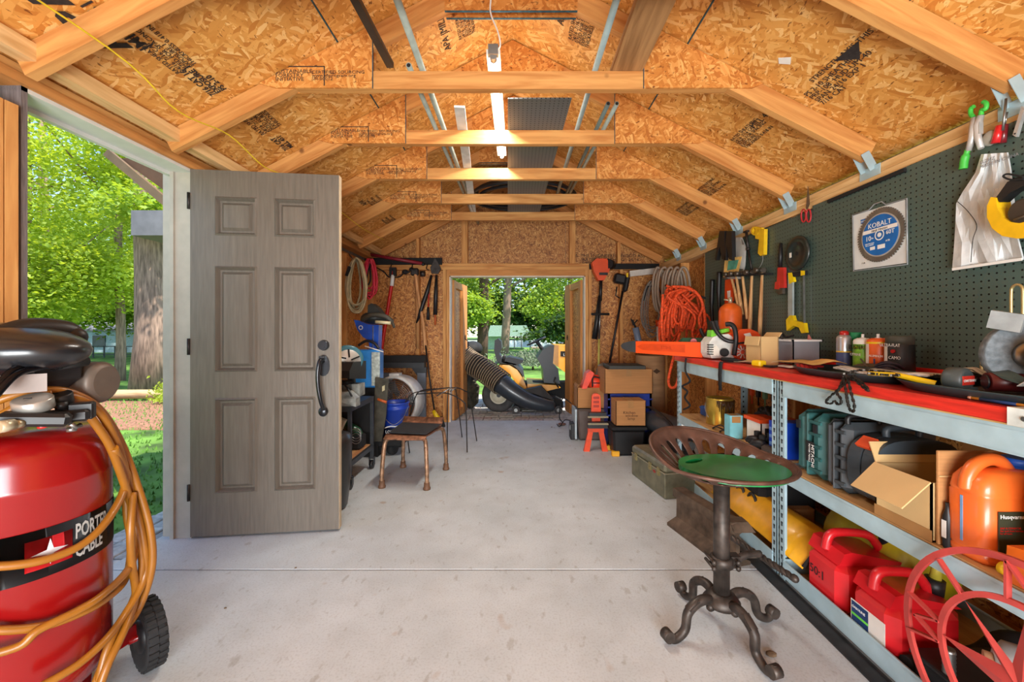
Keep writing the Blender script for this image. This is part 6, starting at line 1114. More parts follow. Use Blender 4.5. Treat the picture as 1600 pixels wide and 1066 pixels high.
m = MB(); m.box(WX(30, 600, -1.22), (.09, .012, .045), rz(.85)); m.done('panel_face', M('panel_grey', (150, 138, 132), .5), t); m = MB(); m.box(WX(50, 601, -1.21), (.012, .012, .022), rz(.85)); m.done('red_switch', RED, t)
def gauge(px, py, X, r, lab):
    c = WX(px, py, X); m = MB(); ax = V((.12, -.28, 1)).normalized(); m.lathe([(r*.9, -.018), (r, -.014), (r, .010), (r*.93, .013)], c, ax, n=32); g = m.done('gauge_case', M('gauge_bezel', (176, 176, 170), .3, .6) if lab else BLK, t)
    m = MB(); m.lathe([(r*.9, .0125), (.001, .0128)], c, ax, n=28, cap=False); m.done('gauge_face', M('gauge_face', (224, 224, 214), .4), g); m = MB(); m.bar(c+ax*.014, c+ax*.014+V((-.008, -.012, 0)), .002, .002); m.done('needle', BLKM, g)
    m = MB(); m.cyl(c-ax*.018, c-ax*.05, .008); m.done('gauge_stem', M('brass', (190, 150, 90), .35, .7), t)
gauge(52, 630, -1.19, .036, True); gauge(93, 622, -1.20, .026, False)
m = MB(); m.box(WX(100, 650, -1.18), (.10, .05, .03), rz(.6), ch=.006); m.box(WX(128, 642, -1.16), (.05, .03, .045), rz(.6), ch=.004); m.cyl(WX(96, 640, -1.18), WX(96, 628, -1.18), .012); m.done('manifold', BLK, t)
m = MB(); m.box(WX(55, 655, -1.17), (.12, .05, .032), rz(.7)@ry(.15), ch=.008); m.done('regulator', BLK, t); m = MB(); m.cyl(WX(-5, 668, -1.17), WX(20, 664, -1.17), .014).cyl(WX(20, 664, -1.17), WX(34, 662, -1.17), .010).cyl(WX(5, 668, -1.17), WX(5, 658, -1.17), .009); m.done('brass_fitting', M('brass', (190, 150, 90)), t)
m = MB(); m.ell(WX(68, 666, -1.165), (.012, .004, .006), 10, 6, rot=rz(.7)@ry(-.3)); m.done('red_mark', RED, t)
m = MB(); m.tube([WX(110, 662, -1.15), WX(118, 668, -1.15), WX(126, 664, -1.15)], .006).cyl(WX(112, 674, -1.16), WX(112, 668, -1.16), .010); m.done('drain_fitting', STEEL, t)
# yellow hose
YH_ = M('yellow_hose', (150, 94, 20), .45, var=.1, coat=.2)
ht = T('air_hose', 'long ochre yellow air hose looped around the red compressor tank', 'hose', TC+V((0, 0, .5)))
def HZ(px, py, k=0.0):
    dx_ = (px-CX)/F; R = TR_+.016+k; A = dx_*dx_+1; B = -2*(TC.x*dx_+TC.y); Cc = TC.x**2+TC.y**2-R*R; D = B*B-4*A*Cc
    y = (-B-sqrt(D))/(2*A) if D > 0 else -B/(2*A)
    return W(px, py, y)
H1 = [(-60, 690), (0, 640), (50, 618), (105, 612), (150, 632), (180, 680), (200, 735), (196, 800), (165, 855), (110, 885), (60, 893), (0, 887), (-60, 870)]
strands = [([(-70, 660), (0, 625), (60, 611), (110, 614), (155, 640), (188, 690), (215, 760), (235, 830), (237, 890), (215, 955), (175, 1010), (150, 1066), (130, 1120)], .004),
 ([(-40, 700), (20, 655), (70, 625), (120, 622), (160, 650), (190, 715), (195, 760), (170, 810), (130, 850), (70, 875), (0, 885), (-60, 880)], .012),
 ([(140, 650), (168, 690), (185, 730), (205, 790), (217, 840), (222, 890), (205, 945), (180, 985), (160, 1040), (150, 1110)], .012),
 ([(178, 700), (205, 760), (225, 850), (225, 905), (195, 960), (165, 1000), (120, 1040), (60, 1075)], .020),
 ([(196, 735), (198, 800), (205, 850), (196, 905), (160, 940), (110, 965), (60, 980), (0, 985), (-60, 980)], .006),
 ([(205, 780), (212, 850), (200, 890), (160, 930), (120, 955), (60, 985), (30, 1010), (-40, 1030)], .022),
 ([(208, 770), (204, 830), (206, 880), (212, 930), (198, 975), (185, 1005), (168, 1040), (150, 1090)], .03),
 ([(0, 672), (40, 650), (60, 640)], .03), ([(-30, 668), (10, 645), (50, 622), (80, 615)], .02)]
for s_, k in strands: m = MB(); m.tube(spl([HZ(a, b, k) for a, b in s_], 7), .0105, 10); m.done('hose_loop', YH_, ht)
# ---------------------------------------------------------------- round black bin behind the door
t = T('waste_bin', 'round black bin half hidden behind the free edge of the door', 'bin', (-1.20, 2.62, 0)); m = MB(); m.lathe([(.10, 0), (.115, .02), (.135, .20), (.14, .42), (.13, .47), (.09, .485)], (-1.215, 2.64, 0), n=28); m.done('bin_body', M('bag_black', (34, 34, 34), .4, bump=.6, scale=12, coat=.3), t)
# ---------------------------------------------------------------- tool cart with mitre saw
DKT = M('cart_steel', (84, 88, 92), .4, .7, var=.15)
t = T('tool_cart', 'grey steel tool cart on casters with a plywood shelf, behind the door', 'cart', (-1.42, 3.17, 0))
for x, y in ((-1.205, 2.95), (-1.205, 3.40), (-1.66, 2.95), (-1.66, 3.40)):
    m = MB(); m.b2((x-.012, y-.012, .09), (x+.012, y+.012, .60)); m.done('leg', DKT, t)
    m = MB(); m.cyl((x-.012, y, .035), (x+.012, y, .035), .035, n=18); w_ = m.done('caster_wheel', BLK, t); m = MB(); m.b2((x-.022, y-.015, .03), (x-.018, y+.015, .09)).b2((x+.018, y-.015, .03), (x+.022, y+.015, .09)).b2((x-.022, y-.02, .085), (x+.022, y+.02, .095)); m.done('caster_fork', DKT, w_)
m = MB(); m.b2((-1.67, 2.94, .165), (-1.195, 2.965, .20)).b2((-1.67, 3.385, .165), (-1.195, 3.41, .20)).b2((-1.215, 2.94, .165), (-1.193, 3.41, .20)).b2((-1.67, 2.94, .165), (-1.65, 3.41, .20)); m.done('shelf_frame', DKT, t)
m = MB(); m.b2((-1.65, 2.965, .19), (-1.215, 3.385, .205)); m.done('plywood_shelf', wood('cart_ply', (176, 120, 74), (206, 156, 104), 'Y'), t)
m = MB(); m.b2((-1.67, 2.94, .56), (-1.195, 3.41, .60)); m.done('top_frame', DKT, t); m = MB(); m.b2((-1.64, 3.40, .3), (-1.22, 3.405, .56)); m.done('back_panel', BLKM, t)
t = T('red_jack_stand', 'red metal jack stand on the plywood shelf of the tool cart', 'jack', (-1.33, 3.1, .205)); JR = M('jack_red', (160, 34, 28), .45, var=.2); m = MB(); m.prism([(-1.44, 3.06, .206), (-1.28, 3.06, .206), (-1.33, 3.06, .36), (-1.39, 3.06, .40)], (0, .08, 0)); m.done('jack_base', JR, t); m = MB(); m.box((-1.34, 3.10, .42), (.045, .05, .12), ry(.4)); m.done('jack_arm', M('cream_paint', (196, 180, 150), .5), t)
t = T('purple_bottle', 'purple plastic bottle on the cart shelf left of the red jack', 'bottle', (-1.47, 3.1, .205)); m = MB(); m.lathe([(.03, 0), (.035, .01), (.035, .18), (.015, .22), (.015, .25)], (-1.47, 3.1, .206)); m.done('bottle_body', M('purple_plastic', (84, 52, 140), .4), t)
t = T('green_bottle', 'dark green bottle lying behind the red jack on the cart shelf', 'bottle', (-1.4, 3.28, .205)); m = MB(); m.lathe([(.02, -.09), (.035, -.08), (.035, .05), (.012, .09)], (-1.32, 3.28, .36), (.7, 0, -.4)); m.done('bottle_body', M('bottle_green', (30, 80, 50), .3, coat=.4), t)
m = MB(); 
for k in range(3): m.tube([(-1.26+.04*cos(a), 3.2, .30+.02*k+.04*sin(a)) for a in [2*pi*i/16 for i in range(16)]], .004, closed=True)
tag(m.done('wire_coil', STEEL), 'small loose wire coil at the outer edge of the cart shelf', 'wire')
m = MB(); m.box((-1.30, 3.28, .26), (.14, .14, .11), ch=.015); tag(m.done('dark_box', BLKM), 'small dark box at the back of the cart shelf', 'box')
ALU = M('cast_aluminium', (178, 182, 176), .4, .5, var=.3, scale=20)
t = T('mitre_saw', 'mitre saw with cast aluminium table and teal round blade guard on the cart', 'mitre saw', (-1.42, 3.1, .60))
m = MB(); m.b2((-1.66, 2.93, .60), (-1.18, 3.08, .645), ch=.01); m.prism([(-1.30, 2.90, .655), (-1.15, 2.92, .60), (-1.15, 2.92, .66), (-1.20, 2.90, .71), (-1.30, 2.90, .71)], (0, .08, 0)); m.lathe([(.16, -.02), (.17, 0), (.17, .03), (.15, .035)], (-1.40, 3.05, .66), n=32); m.done('saw_table', ALU, t)
m = MB(); m.b2((-1.64, 3.12, .66), (-1.17, 3.15, .735)).b2((-1.22, 3.02, .66), (-1.16, 3.12, .75)); m.done('fence', ALU, t)
m = MB(); m.b2((-1.66, 3.0, .745), (-1.24, 3.1, .775), ch=.008)
for k in range(8): m.b2((-1.62+.045*k, 2.99, .75), (-1.60+.045*k, 2.998, .772))
m.done('motor_vents', BLKM, t)
m = MB(); m.prism([WX(a, b, -1.16) for a, b in ((546, 580), (552, 566), (572, 564), (572, 580), (572, 592), (546, 592))], (-.10, .03, 0)); m.done('motor_cover', BLK, t)
gc_ = V((-1.25, 3.02, .93)); m = MB(); m.lathe([(.03, -.02), (.10, -.018), (.108, -.005), (.108, .02), (.10, .028)], gc_, (.5, -.8, 0), n=32); m.done('blade_guard', M('teal_plastic', (44, 112, 128), .4, coat=.3), t)
m = MB(); m.lathe([(.015, .03), (.085, .030), (.09, .026)], gc_+V((0, 0, -.012)), (.5, -.8, 0), n=36); m.done('blade', M('blade_bright', (206, 206, 200)), t)
m = MB()
for k in range(5): a_ = k*1.25; ax_ = V((.5, -.8, 0)).normalized(); u_ = V((.8, .5, 0)).normalized(); p = gc_+ax_*.034; m.tube([p+u_*(.02*cos(a_))+V((0, 0, .02*sin(a_))), p+u_*(.08*cos(a_+.3))+V((0, 0, .08*sin(a_+.3)))], .006, 6)
m.done('guard_ribs', BLKM, t)
m = MB(); m.tube(spl([(-1.3, 3.0, .70), (-1.27, 2.95, .78), (-1.22, 2.93, .74), (-1.17, 2.9, .68)]), .007); m.done('lever', BLK, t)
m = MB(); m.prism([WX(546, 566, -1.3)+V((0, 0, -.3)), WX(546, 566, -1.3)+V((.05, 0, -.3)), gc_+V((.02, .04, 0)), gc_+V((-.03, .04, 0))], (0, .03, 0)); m.done('saw_arm', DKT, t)
# blue bench machine and helmet
t = T('blue_bench_machine', 'blue benchtop machine with vented base and blue upright arm, behind the cart', 'machine', (-1.36, 3.75, 0)); SKY = M('sky_blue_paint', (40, 140, 226), .4, coat=.3); NAVY = M('royal_blue_paint', (24, 82, 190), .4, coat=.3)
m = MB(); m.box((-1.38, 3.78, .80), (.25, .22, .34), rz(.15), ch=.012); m.done('machine_base', SKY, t)
for k in range(5): m = MB(); m.b2((-1.47, 3.640, .86+.018*k), (-1.38, 3.652, .866+.018*k)); m.done('vent_slot', M('vent_white', (200, 216, 226), .5), t)
m = MB(); m.box((-1.27, 3.68, .80), (.07, .02, .30), rz(.3)); m.done('slotted_plate', M('slotted_grey', (128, 132, 124), .45, .5, var=.3, scale=50), t)
m = MB(); m.prism([W(px, py, 3.82) for px, py in ((553, 500), (560, 501), (575, 507), (592, 508), (591, 535), (590, 552), (578, 552), (576, 532), (567, 527), (558, 515))], (0, .10, 0)); m.done('upright_arm', NAVY, t)
m = MB(); m.ringpr([W(563.5+3.5*cos(a), 512+3.5*sin(a), 3.815) for a in [2*pi*i/20 for i in range(20)]], [W(563.5+2.2*cos(a), 512+2.2*sin(a), 3.815) for a in [2*pi*i/20 for i in range(20)]], (0, .003, 0)); m.done('round_emblem', WHT, t)
m = MB(); m.b2(W(582, 509, 3.81), W(584, 551, 3.825)); m.done('guide_rod', STEEL, t); m = MB(); m.tube(spl([W(560, 540, 3.7), W(572, 533, 3.7), W(584, 536, 3.7), W(592, 545, 3.7)]), .012); m.done('cord_loop', BLK, t)
m = MB(); m.tube([W(570, 541, 3.66), W(599, 550, 3.66)], .005); m.done('white_rod', WHT, t)
m = MB(); m.b2((-1.50, 3.70, 0), (-1.26, 3.88, .63)); m.done('stand', BLKM, t)
t = T('welding_helmet', 'black helmet with a curved brim resting on top of the blue machine', 'helmet', W(590, 505, 3.8)); 
m = MB(); m.ell(W(585, 497, 3.8), (.12, .12, .06), 20, 12); m.prism([W(a, b, 3.72) for a, b in ((574, 490), (575, 477), (580, 474), (588, 480), (596, 490))], (0, .12, 0)); m.done('helmet_shell', M('helmet_black', (34, 38, 36), .5, var=.3), t)
m = MB(); m.tube(spl([W(566, 500, 3.72), W(580, 493, 3.66), W(600, 494, 3.66), (W(612, 503, 3.68)), W(616, 512, 3.7)], 5), [.02]*8+[.022]*8+[.012]*5, 8); m.done('brim', M('helmet_grey', (62, 58, 48), .6), t); m = MB(); m.cyl(W(587, 503, 3.62), W(610, 505, 3.62), .014); m.done('lamp', M('cream', (206, 196, 156), .5), t)
# grey plate, fan, bucket, dolly
t = T('slanted_board', 'dark olive metal plate leaning between the cart and the blue bucket', 'plate', (-1.19, 3.6, 0)); m = MB(); m.prism([W(586, 590, 3.62), W(607, 592, 3.62), W(603, 650, 3.62), W(596, 690, 3.62), W(584, 690, 3.62)], (0, .015, 0)); m.done('plate', M('olive_metal', (84, 80, 68), .5, .4, var=.3), t)
m = MB(); m.prism([W(597, 604, 3.615), W(601, 602, 3.615), W(601, 610, 3.615), W(597, 612, 3.615)], (0, .003, 0)); m.done('label', M('cream', (206, 196, 156)), t); m = MB(); m.tube([W(590, 624, 3.61), W(604, 629, 3.61)], .012); m.done('orange_grip', M('dull_orange', (190, 90, 40), .5), t)
t = T('drum_fan', 'round white drum fan with wire grille standing behind the blue bucket', 'fan', (-1.24, 4.3, 0)); fc = W(617, 627, 4.25); FR = .255
m = MB(); m.lathe([(FR*.93, -.02), (FR, -.03), (FR*1.04, 0), (FR*1.02, .16), (FR*.94, .17)], fc, (.25, 1, 0), n=44, cap=False); m.done('drum_shell', M('fan_white', (196, 196, 192), .4), t)
m = MB(); u_, v_ = orth(V((.25, 1, 0)))
for k in range(1, 13): r_ = FR*.93*k/12; m.tube([fc+u_*(r_*cos(a))+v_*(r_*sin(a)) for a in [2*pi*i/28 for i in range(28)]], .004, 4, closed=True)
for k in range(12): a = pi*k/6; m.tube([fc+u_*(.03*cos(a))+v_*(.03*sin(a)), fc+u_*(FR*.95*cos(a))+v_*(FR*.95*sin(a))], .003, 4)
m.done('wire_grille', STEEL, t, kind='stuff'); m = MB()
for k in range(3): a = k*2.09; p = fc+V((.02, .08, 0)); m.prism([p+u_*(.03*cos(a))+v_*(.03*sin(a)), p+u_*(.2*cos(a-.3))+v_*(.2*sin(a-.3)), p+u_*(.21*cos(a+.25))+v_*(.21*sin(a+.25)), p+u_*(.06*cos(a+.7))+v_*(.06*sin(a+.7))], (0, .006, 0))
m.done('fan_blade', M('fan_blade_grey', (120, 122, 122), .5), t)
m = MB(); m.tube(spl([fc+V((-.2, .08, -.18)), fc+V((-.2, .08, -fc.z+.02)), fc+V((.2, .08, -fc.z+.02)), fc+V((.2, .08, -.18))], 5), .012); m.done('stand_tube', DKT, t); m = MB(); m.b2(fc+V((-.06, 0, FR)), fc+V((.04, .12, FR+.03))); m.done('carry_handle', M('fan_white', (196, 196, 192)), t)
t = T('blue_bucket', 'blue plastic bucket with white lettering standing on a black dolly', 'bucket', (-1.13, 3.82, .17)); bc = V((-1.135, 3.83, .155)); m = MB(); m.lathe([(.098, 0), (.102, .01), (.118, .26), (.123, .262), (.123, .275), (.120, .277), (.120, .31), (.126, .312), (.126, .325), (.119, .325), (.116, .26), (.098, .012)], bc, n=36); m.done('bucket_body', M('bucket_blue', (22, 58, 160), .4, coat=.2), t)
m = MB(); m.lathe([(.1022, .012), (.1085, .105)], bc, n=36, cap=False); m.done('dark_band', M('bucket_navy', (16, 24, 50), .4), t); text("LOWE'S", .040, WHT, t, bc+V((-.062, -.109, .055)), (1, .03, 0), (0, -.05, 1), sx=.85)
m = MB(); m.prism([bc+V((x_, -.1125, z_)) for x_, z_ in ((-.075, .10), (-.045, .118), (-.01, .125), (.03, .122), (.06, .128), (.075, .11), (.055, .118), (.03, .112), (-.01, .115), (-.04, .108))], (0, .001, 0)); m.done('roof_mark', WHT, t)
m = MB(); m.tube(spl([bc+V((.12, -.02, .28)), bc+V((.10, -.10, .20)), bc+V((.02, -.135, .14)), bc+V((-.07, -.11, .2)), bc+V((-.12, -.02, .28))], 6), .0025); m.done('wire_handle', STEEL, t)
t = T('dolly', 'low black wheeled dolly under the blue bucket', 'dolly', (-1.16, 3.82, 0)); m = MB(); m.box((-1.17, 3.84, .115), (.26, .26, .07), ch=.02); m.done('platform', BLKM, t); m = MB(); m.lathe([(.02, -.03), (.05, -.028), (.056, -.02), (.056, .02), (.05, .028), (.02, .03)], (-1.15, 3.78, .057), (1, -.5, 0)); m.done('wheel', RUB, t); m = MB(); m.cyl((-1.27, 3.80, .05), (-1.24, 3.80, .05), .05).cyl((-1.27, 3.92, .05), (-1.24, 3.92, .05), .05); m.done('wheel', RUB, t)
t = T('pipe_clamp', 'orange handled clamp with white post right of the drum fan', 'clamp', (-1.08, 4.3, 0)); m = MB(); m.b2(W(636, 628, 4.3), W(653, 634, 4.33)); m.done('clamp_bar', ORG, t); m = MB(); m.cyl(W(650, 634, 4.3), V((W(650, 634, 4.3).x, 4.3, .01)), .012); m.done('post', WHT, t)
t = T('folding_sawhorse', 'black folding workbench with grey legs against the far wall', 'workbench', (-1.35, 4.9, 0)); m = MB(); m.b2(W(594, 556, 4.88), W(668, 566, 5.0)); m.done('bench_top', BLKM, t); m = MB(); m.b2(W(596, 567, 4.87), W(666, 574, 4.98)).prism([W(642, 574, 4.9), W(666, 574, 4.9), W(666, 590, 4.9), W(654, 590, 4.9)], (0, .05, 0)); m.done('apron', M('bench_charcoal', (42, 46, 50), .5), t)
for px in (659, 606): p = W(px, 588, 4.9); m = MB(); m.b2((p.x-.05, 4.88, 0), (p.x+.05, 4.93, p.z+.04)); m.done('leg', M('bench_grey', (98, 106, 118), .5), t)
# school chair without back
CP = M('rusty_brown_paint', (142, 96, 70), .6, .3, var=.45, scale=30, bump=.3); CHR = M('worn_tube', (160, 124, 96), .45, .55, var=.4, scale=25)
t = T('school_chair', 'low worn brown chair frame with tubular legs and a curled seat plate', 'chair', (-.80, 3.18, 0))
fr_, fl_, bl_, br_ = V((-.650, 2.95, 0)), V((-.985, 2.985, 0)), V((-.955, 3.43, 0)), V((-.585, 3.37, 0))
def quad(s_, t_): return fl_*(1-s_)*(1-t_)+fr_*s_*(1-t_)+br_*s_*t_+bl_*(1-s_)*t_
rows = []
for j in range(11):
    t_ = j/10; z = .372+.02*sin(pi*t_)*-.6+(-.022*(1-t_/.12)**2 if t_ < .12 else 0)+(.05*((t_-.8)/.2)**1.5 if t_ > .8 else 0); rows.append([quad(.04+.92*i/8, -.02+1.0*t_)+V((0, 0, z+.006*abs(i/8-.5))) for i in range(9)])
m = MB(); m.sheet(rows, (0, 0, .007)); m.done('seat_plate', CP, t)
for p, q in ((fl_, fr_), (fr_, fl_), (bl_, br_), (br_, bl_)):
    c0 = (fl_+fr_+bl_+br_)/4; ip = p+(c0-p)*.32; m = MB(); m.tube(spl([ip+V((0, 0, .345)), p+(c0-p)*.16+V((0, 0, .345)), p+(c0-p)*.07+V((0, 0, .30)), p+V((0, 0, .12)), p+V((0, 0, .035))], 5), .0155, 10); l = m.done('leg', CHR, t)
    m = MB(); m.lathe([(.026, 0), (.027, .012), (.022, .02), (.020, .05)], p, n=18); m.done('foot_cap', M('brown_cap', (104, 72, 50), .6), l)
m = MB(); m.lathe([(.014, 0), (.016, .004), (.016, .03), (.014, .034)], fr_+(c0-fr_)*.065+V((0, 0, .27)), n=12); m.done('collar', CHR, t)
m = MB(); m.sheet([[quad(.10, .10)+V((0, 0, .389)), quad(.96, .06)+V((0, 0, .389))], [quad(.05, .85)+V((0, 0, .389)), quad(.98, .80)+V((0, 0, .392))]], (0, 0, .004), smooth=False); tag(m.done('seat_pad', M('black_pad', (38, 46, 50), .55)), 'thin black rubber pad lying on the school chair seat', 'pad')
# wire hoop frame
t = T('wire_hoop_stand', 'black wire hoop stand with splayed thin legs beside the school chair', 'wire stand', (-.7, 3.95, 0)); BR_ = M('black_rod', (40, 36, 34), .5, .4)
for s_ in ([(640, 709, 3.81), (632, 645, 3.83), (633, 630, 3.85), (645, 615, 3.9), (672, 610, 4.0), (700, 606, 4.1)], [(699, 706, 3.87), (699, 640, 3.87), (700, 613, 3.88), (702, 608, 3.9)], [(730, 708, 3.83), (728, 640, 3.83), (724, 628, 3.84), (708, 618, 3.86), (690, 614, 3.88), (650, 616, 3.9)], [(722, 684, 4.37), (714, 620, 4.35), (711, 606, 4.3)], [(745, 690, 4.22), (734, 622, 4.2), (726, 611, 4.15), (711, 606, 4.1), (680, 608, 4.05), (666, 609, 4.1), (652, 615, 4.15), (643, 640, 4.15), (639, 660, 4.15)]):
    m = MB(); q = [W(*p) for p in s_]; 
    if q[0].z < .08: q[0].z = .005
    m.tube(spl(q, 5), .0055, 7); m.done('wire_leg', BR_, t)
for s_ in ([(682, 619, 3.85), (705, 606, 3.85)], [(703, 612, 3.86), (713, 606, 3.88)]): m = MB(); m.tube([W(*p) for p in s_], .006, 6); m.done('bare_end', STEEL, t)
t = T('broom', 'thin black pole with a yellow collar and dark brush leaning at the far wall', 'broom', W(684, 668, 4.9)); m = MB(); m.tube([W(665, 540, 5.02), W(671, 590, 4.95), W(679, 643, 4.9)], .010); m.done('pole', BLK, t); m = MB(); m.cyl(W(677, 642, 4.9), W(685, 655, 4.88), .022, .03); m.done('yellow_collar', YEL, t); m = MB(); m.prism([W(680, 655, 4.84), W(690, 652, 4.84), W(695, 668, 4.84), W(683, 671, 4.84)], (0, .05, 0)); m.done('brush', BLKM, t)
# ---------------------------------------------------------------- tools hung on the far wall, left of the doorway
WY = 5.04
def fp(px, py, y=WY): return W(px, py, y)
t = T('hanging_rail', 'long black tool rail on the far wall left of the doorway', 'tool rail', fp(625, 412)); m = MB(); m.b2(fp(560, 403, 5.06), fp(691, 414, 5.09)); m.done('rail', BLKM, t)
for px in (580, 612, 645, 668): m = MB(); m.tube([fp(px, 412, 5.04), fp(px-2, 420, 5.0), fp(px+2, 422, 4.97)], .006); m.done('hook', BLKM, t)
t = T('red_rod', 'long dark red rod laid slanting across the left tool rail', 'rod', fp(618, 404)); m = MB(); m.tube([fp(574, 397, 4.98), fp(660, 412, 4.98)], .020, 10); m.done('rod_body', M('crimson', (128, 24, 40), .5), t); m = MB(); m.ell(fp(661, 413, 4.98), (.024, .024, .02), 10, 8); m.done('end_cap', BLK, t)
t = T('shovel', 'red handled pole tool hung upside down on the left tool rail', 'shovel', fp(597, 592)); m = MB(); m.tube([fp(614, 424, 5.0), fp(612, 445, 5.0), fp(597, 540, 4.95), fp(592, 590, 4.9)], .021, 10); m.done('pole', M('pole_red', (196, 28, 26), .4), t); m = MB(); m.tube([fp(614, 430, 4.995), fp(612, 447, 4.995)], .0225, 10); m.done('white_sleeve', WHT, t); m = MB(); m.b2(fp(608, 418, 4.98), fp(620, 432, 5.02)); m.done('bracket', BLK, t)
t = T('pickaxe', 'pickaxe with a long curved wooden handle hung by its dark head', 'pickaxe', fp(660, 540)); m = MB(); m.tube(spl([fp(649, 427), fp(654, 465), fp(661, 505), fp(665, 545)], 5), [.024, .023, .022, .021, .020, .020, .020, .020, .020, .020, .020, .021, .022, .023, .024, .026], 10); m.done('handle', wood('old_handle', (170, 112, 66), (212, 156, 104), 'Z', s=2), t); m = MB(); m.box(fp(648, 425), (.10, .05, .09), ch=.015).tube([fp(640, 424), fp(633, 428)], .014); m.done('head', DKST, t)
t = T('sledgehammer', 'sledgehammer with pale straight handle beside the pickaxe', 'hammer', fp(653, 545)); m = MB(); m.tube([fp(652, 430, 5.07), fp(653, 545, 5.05)], .024, 10); m.done('handle', HDL, t); m = MB(); m.cyl(fp(657, 428, 5.05), fp(664, 428, 5.05), .035); m.done('head', DKST, t)
t = T('loppers', 'bolt cutter loppers with black grips hung nearest the doorway', 'loppers', fp(680, 508)); m = MB(); m.tube([fp(674, 430), fp(668, 455), fp(659, 481), fp(651, 505)], [.014, .027, .027, .012], 8).tube([fp(682, 430), fp(681, 460), fp(680, 492)], [.014, .026, .026], 8); m.done('grip', BLK, t); m = MB(); m.prism([fp(a, b) for a, b in ((679, 402), (684, 410), (689, 420), (684, 428), (674, 427), (672, 418), (677, 410))], (0, .03, 0)); m.done('cutter_head', DKST, t); m = MB(); m.tube([fp(680, 490), fp(680, 508)], .012); m.done('orange_end', M('dull_orange', (190, 90, 40)), t)
t = T('hand_cultivator', 'small red shafted tool hanging between the lopper handles', 'garden tool', fp(669, 500)); m = MB(); m.tube([fp(672, 432, 5.06), fp(669, 480, 5.06)], .007); m.done('shaft', M('pole_red', (196, 28, 26)), t); m = MB(); m.tube([fp(669, 480, 5.06), fp(669, 500, 5.06)], [.014, .022]); m.done('grip', BLK, t)
t = T('bench_mount_tool', 'dark clamp lamp arm hanging below the left tool rail', 'clamp', fp(620, 428)); m = MB(); m.tube(spl([fp(588, 418), fp(600, 425), (fp(608, 433)), fp(625, 432), fp(632, 422)]), .008).ell(fp(633, 425), (.04, .03, .03), 12, 8).ell(fp(643, 421), (.03, .03, .025), 12, 8); m.done('arm', BLKM, t)
TAN = M('tan_cord', (176, 160, 124), .6, var=.2); LWX = -1.72
t = T('extension_cord', 'big coil of tan extension cord hung in the far left corner', 'cord', WX(556, 490, LWX)); random.seed(6)
def coil(t, name, cx_, top, bot, hw, Y, n, r, mat, seed, spread=.05, open_=1.0):
    random.seed(seed)
    for k in range(n):
        w_ = hw*random.uniform(.55, 1.0); b_ = bot+random.uniform(-12, 4)*open_; c2 = cx_+random.uniform(-3, 3); pts = []
        for i in range(20):
            a = 2*pi*i/20; px = c2+w_*sin(a)*(1-.25*cos(a)); py = (top+b_)/2-(b_-top)/2*cos(a)+random.uniform(-1, 1); pts.append(W(px, py, Y+random.uniform(-.01, .01)+spread*(k/n-.5)))
        m = MB(); m.tube(spl(pts, 3, True), r, 6, closed=True); m.done(name, mat, t)
coil(t, 'cord_loop', 557, 404, 488, 16, 4.15, 8, .010, TAN, 6, .12)
m = MB(); m.box(W(544, 424, 4.08), (.025, .03, .10), ry(.3)); m.done('plug', BLKM, t)
m = MB(); m.tube([W(546, 398, 4.2), W(552, 406, 4.15)], .008); m.done('hook', STEEL, t)
t = T('jumper_cables', 'red and black cable bundle hanging beside the tan cord coil', 'cables', W(578, 475, 4.75)); coil(t, 'cable_loop', 578, 405, 474, 11, 4.45, 7, .009, M('cable_red', (196, 36, 60), .5), 3, .08, 2); coil(t, 'cable_loop', 577, 412, 465, 7, 4.5, 2, .009, BLKM, 5, .04, 2)
# ---------------------------------------------------------------- far wall, right of the doorway
t = T('hanging_rail', 'long black tool rail on the far wall right of the doorway', 'tool rail', fp(975, 416)); m = MB(); m.b2(fp(921, 412, 5.06), fp(1029, 421, 5.09)); m.done('rail', BLKM, t)
t = T('string_trimmer', 'orange string trimmer hung engine up beside the doorway', 'trimmer', fp(936, 600)); m = MB(); m.prism([fp(a, b, 4.93) for a, b in ((925, 410), (932, 404), (948, 404), (954, 412), (952, 424), (944, 438), (935, 438), (928, 424))], (0, .10, 0)); m.done('engine_cover', ORG, t); m = MB(); m.cyl(fp(950, 412, 4.93), fp(955, 414, 5.03), .06).box(fp(943, 428, 4.92), (.10, .02, .03)); m.done('recoil_housing', BLK, t)
m = MB(); m.tube([fp(939, 438, 4.98), fp(938, 470, 4.98)], .02).tube([fp(936, 462, 4.97), fp(933, 500, 4.95), fp(929, 530, 4.95)], [.012, .03, .035], 8); m.done('trigger_grip', BLK, t); m = MB(); m.tube([fp(938, 470, 4.98), fp(936, 530, 4.96)], .012); m.done('shaft', STEEL, t); m = MB(); m.tube([fp(936, 530, 4.96), fp(935, 606, 4.9)], .0125); m.done('yellow_shaft', M('olive_pale', (200, 190, 96), .5), t); m = MB(); m.tube([fp(924, 491, 4.93), fp(952, 491, 4.93)], .014); m.done('cross_handle', BLKM, t)
m = MB(); m.sheet([[fp(935, 570, 4.86), fp(943, 566, 4.84)], [fp(930, 585, 4.84), fp(948, 580, 4.8)], [fp(938, 604, 4.84), fp(944, 590, 4.8)]], (0, .006, 0)); m.done('debris_guard', M('frosted_guard', (170, 160, 144), .3, trans=.3), t)
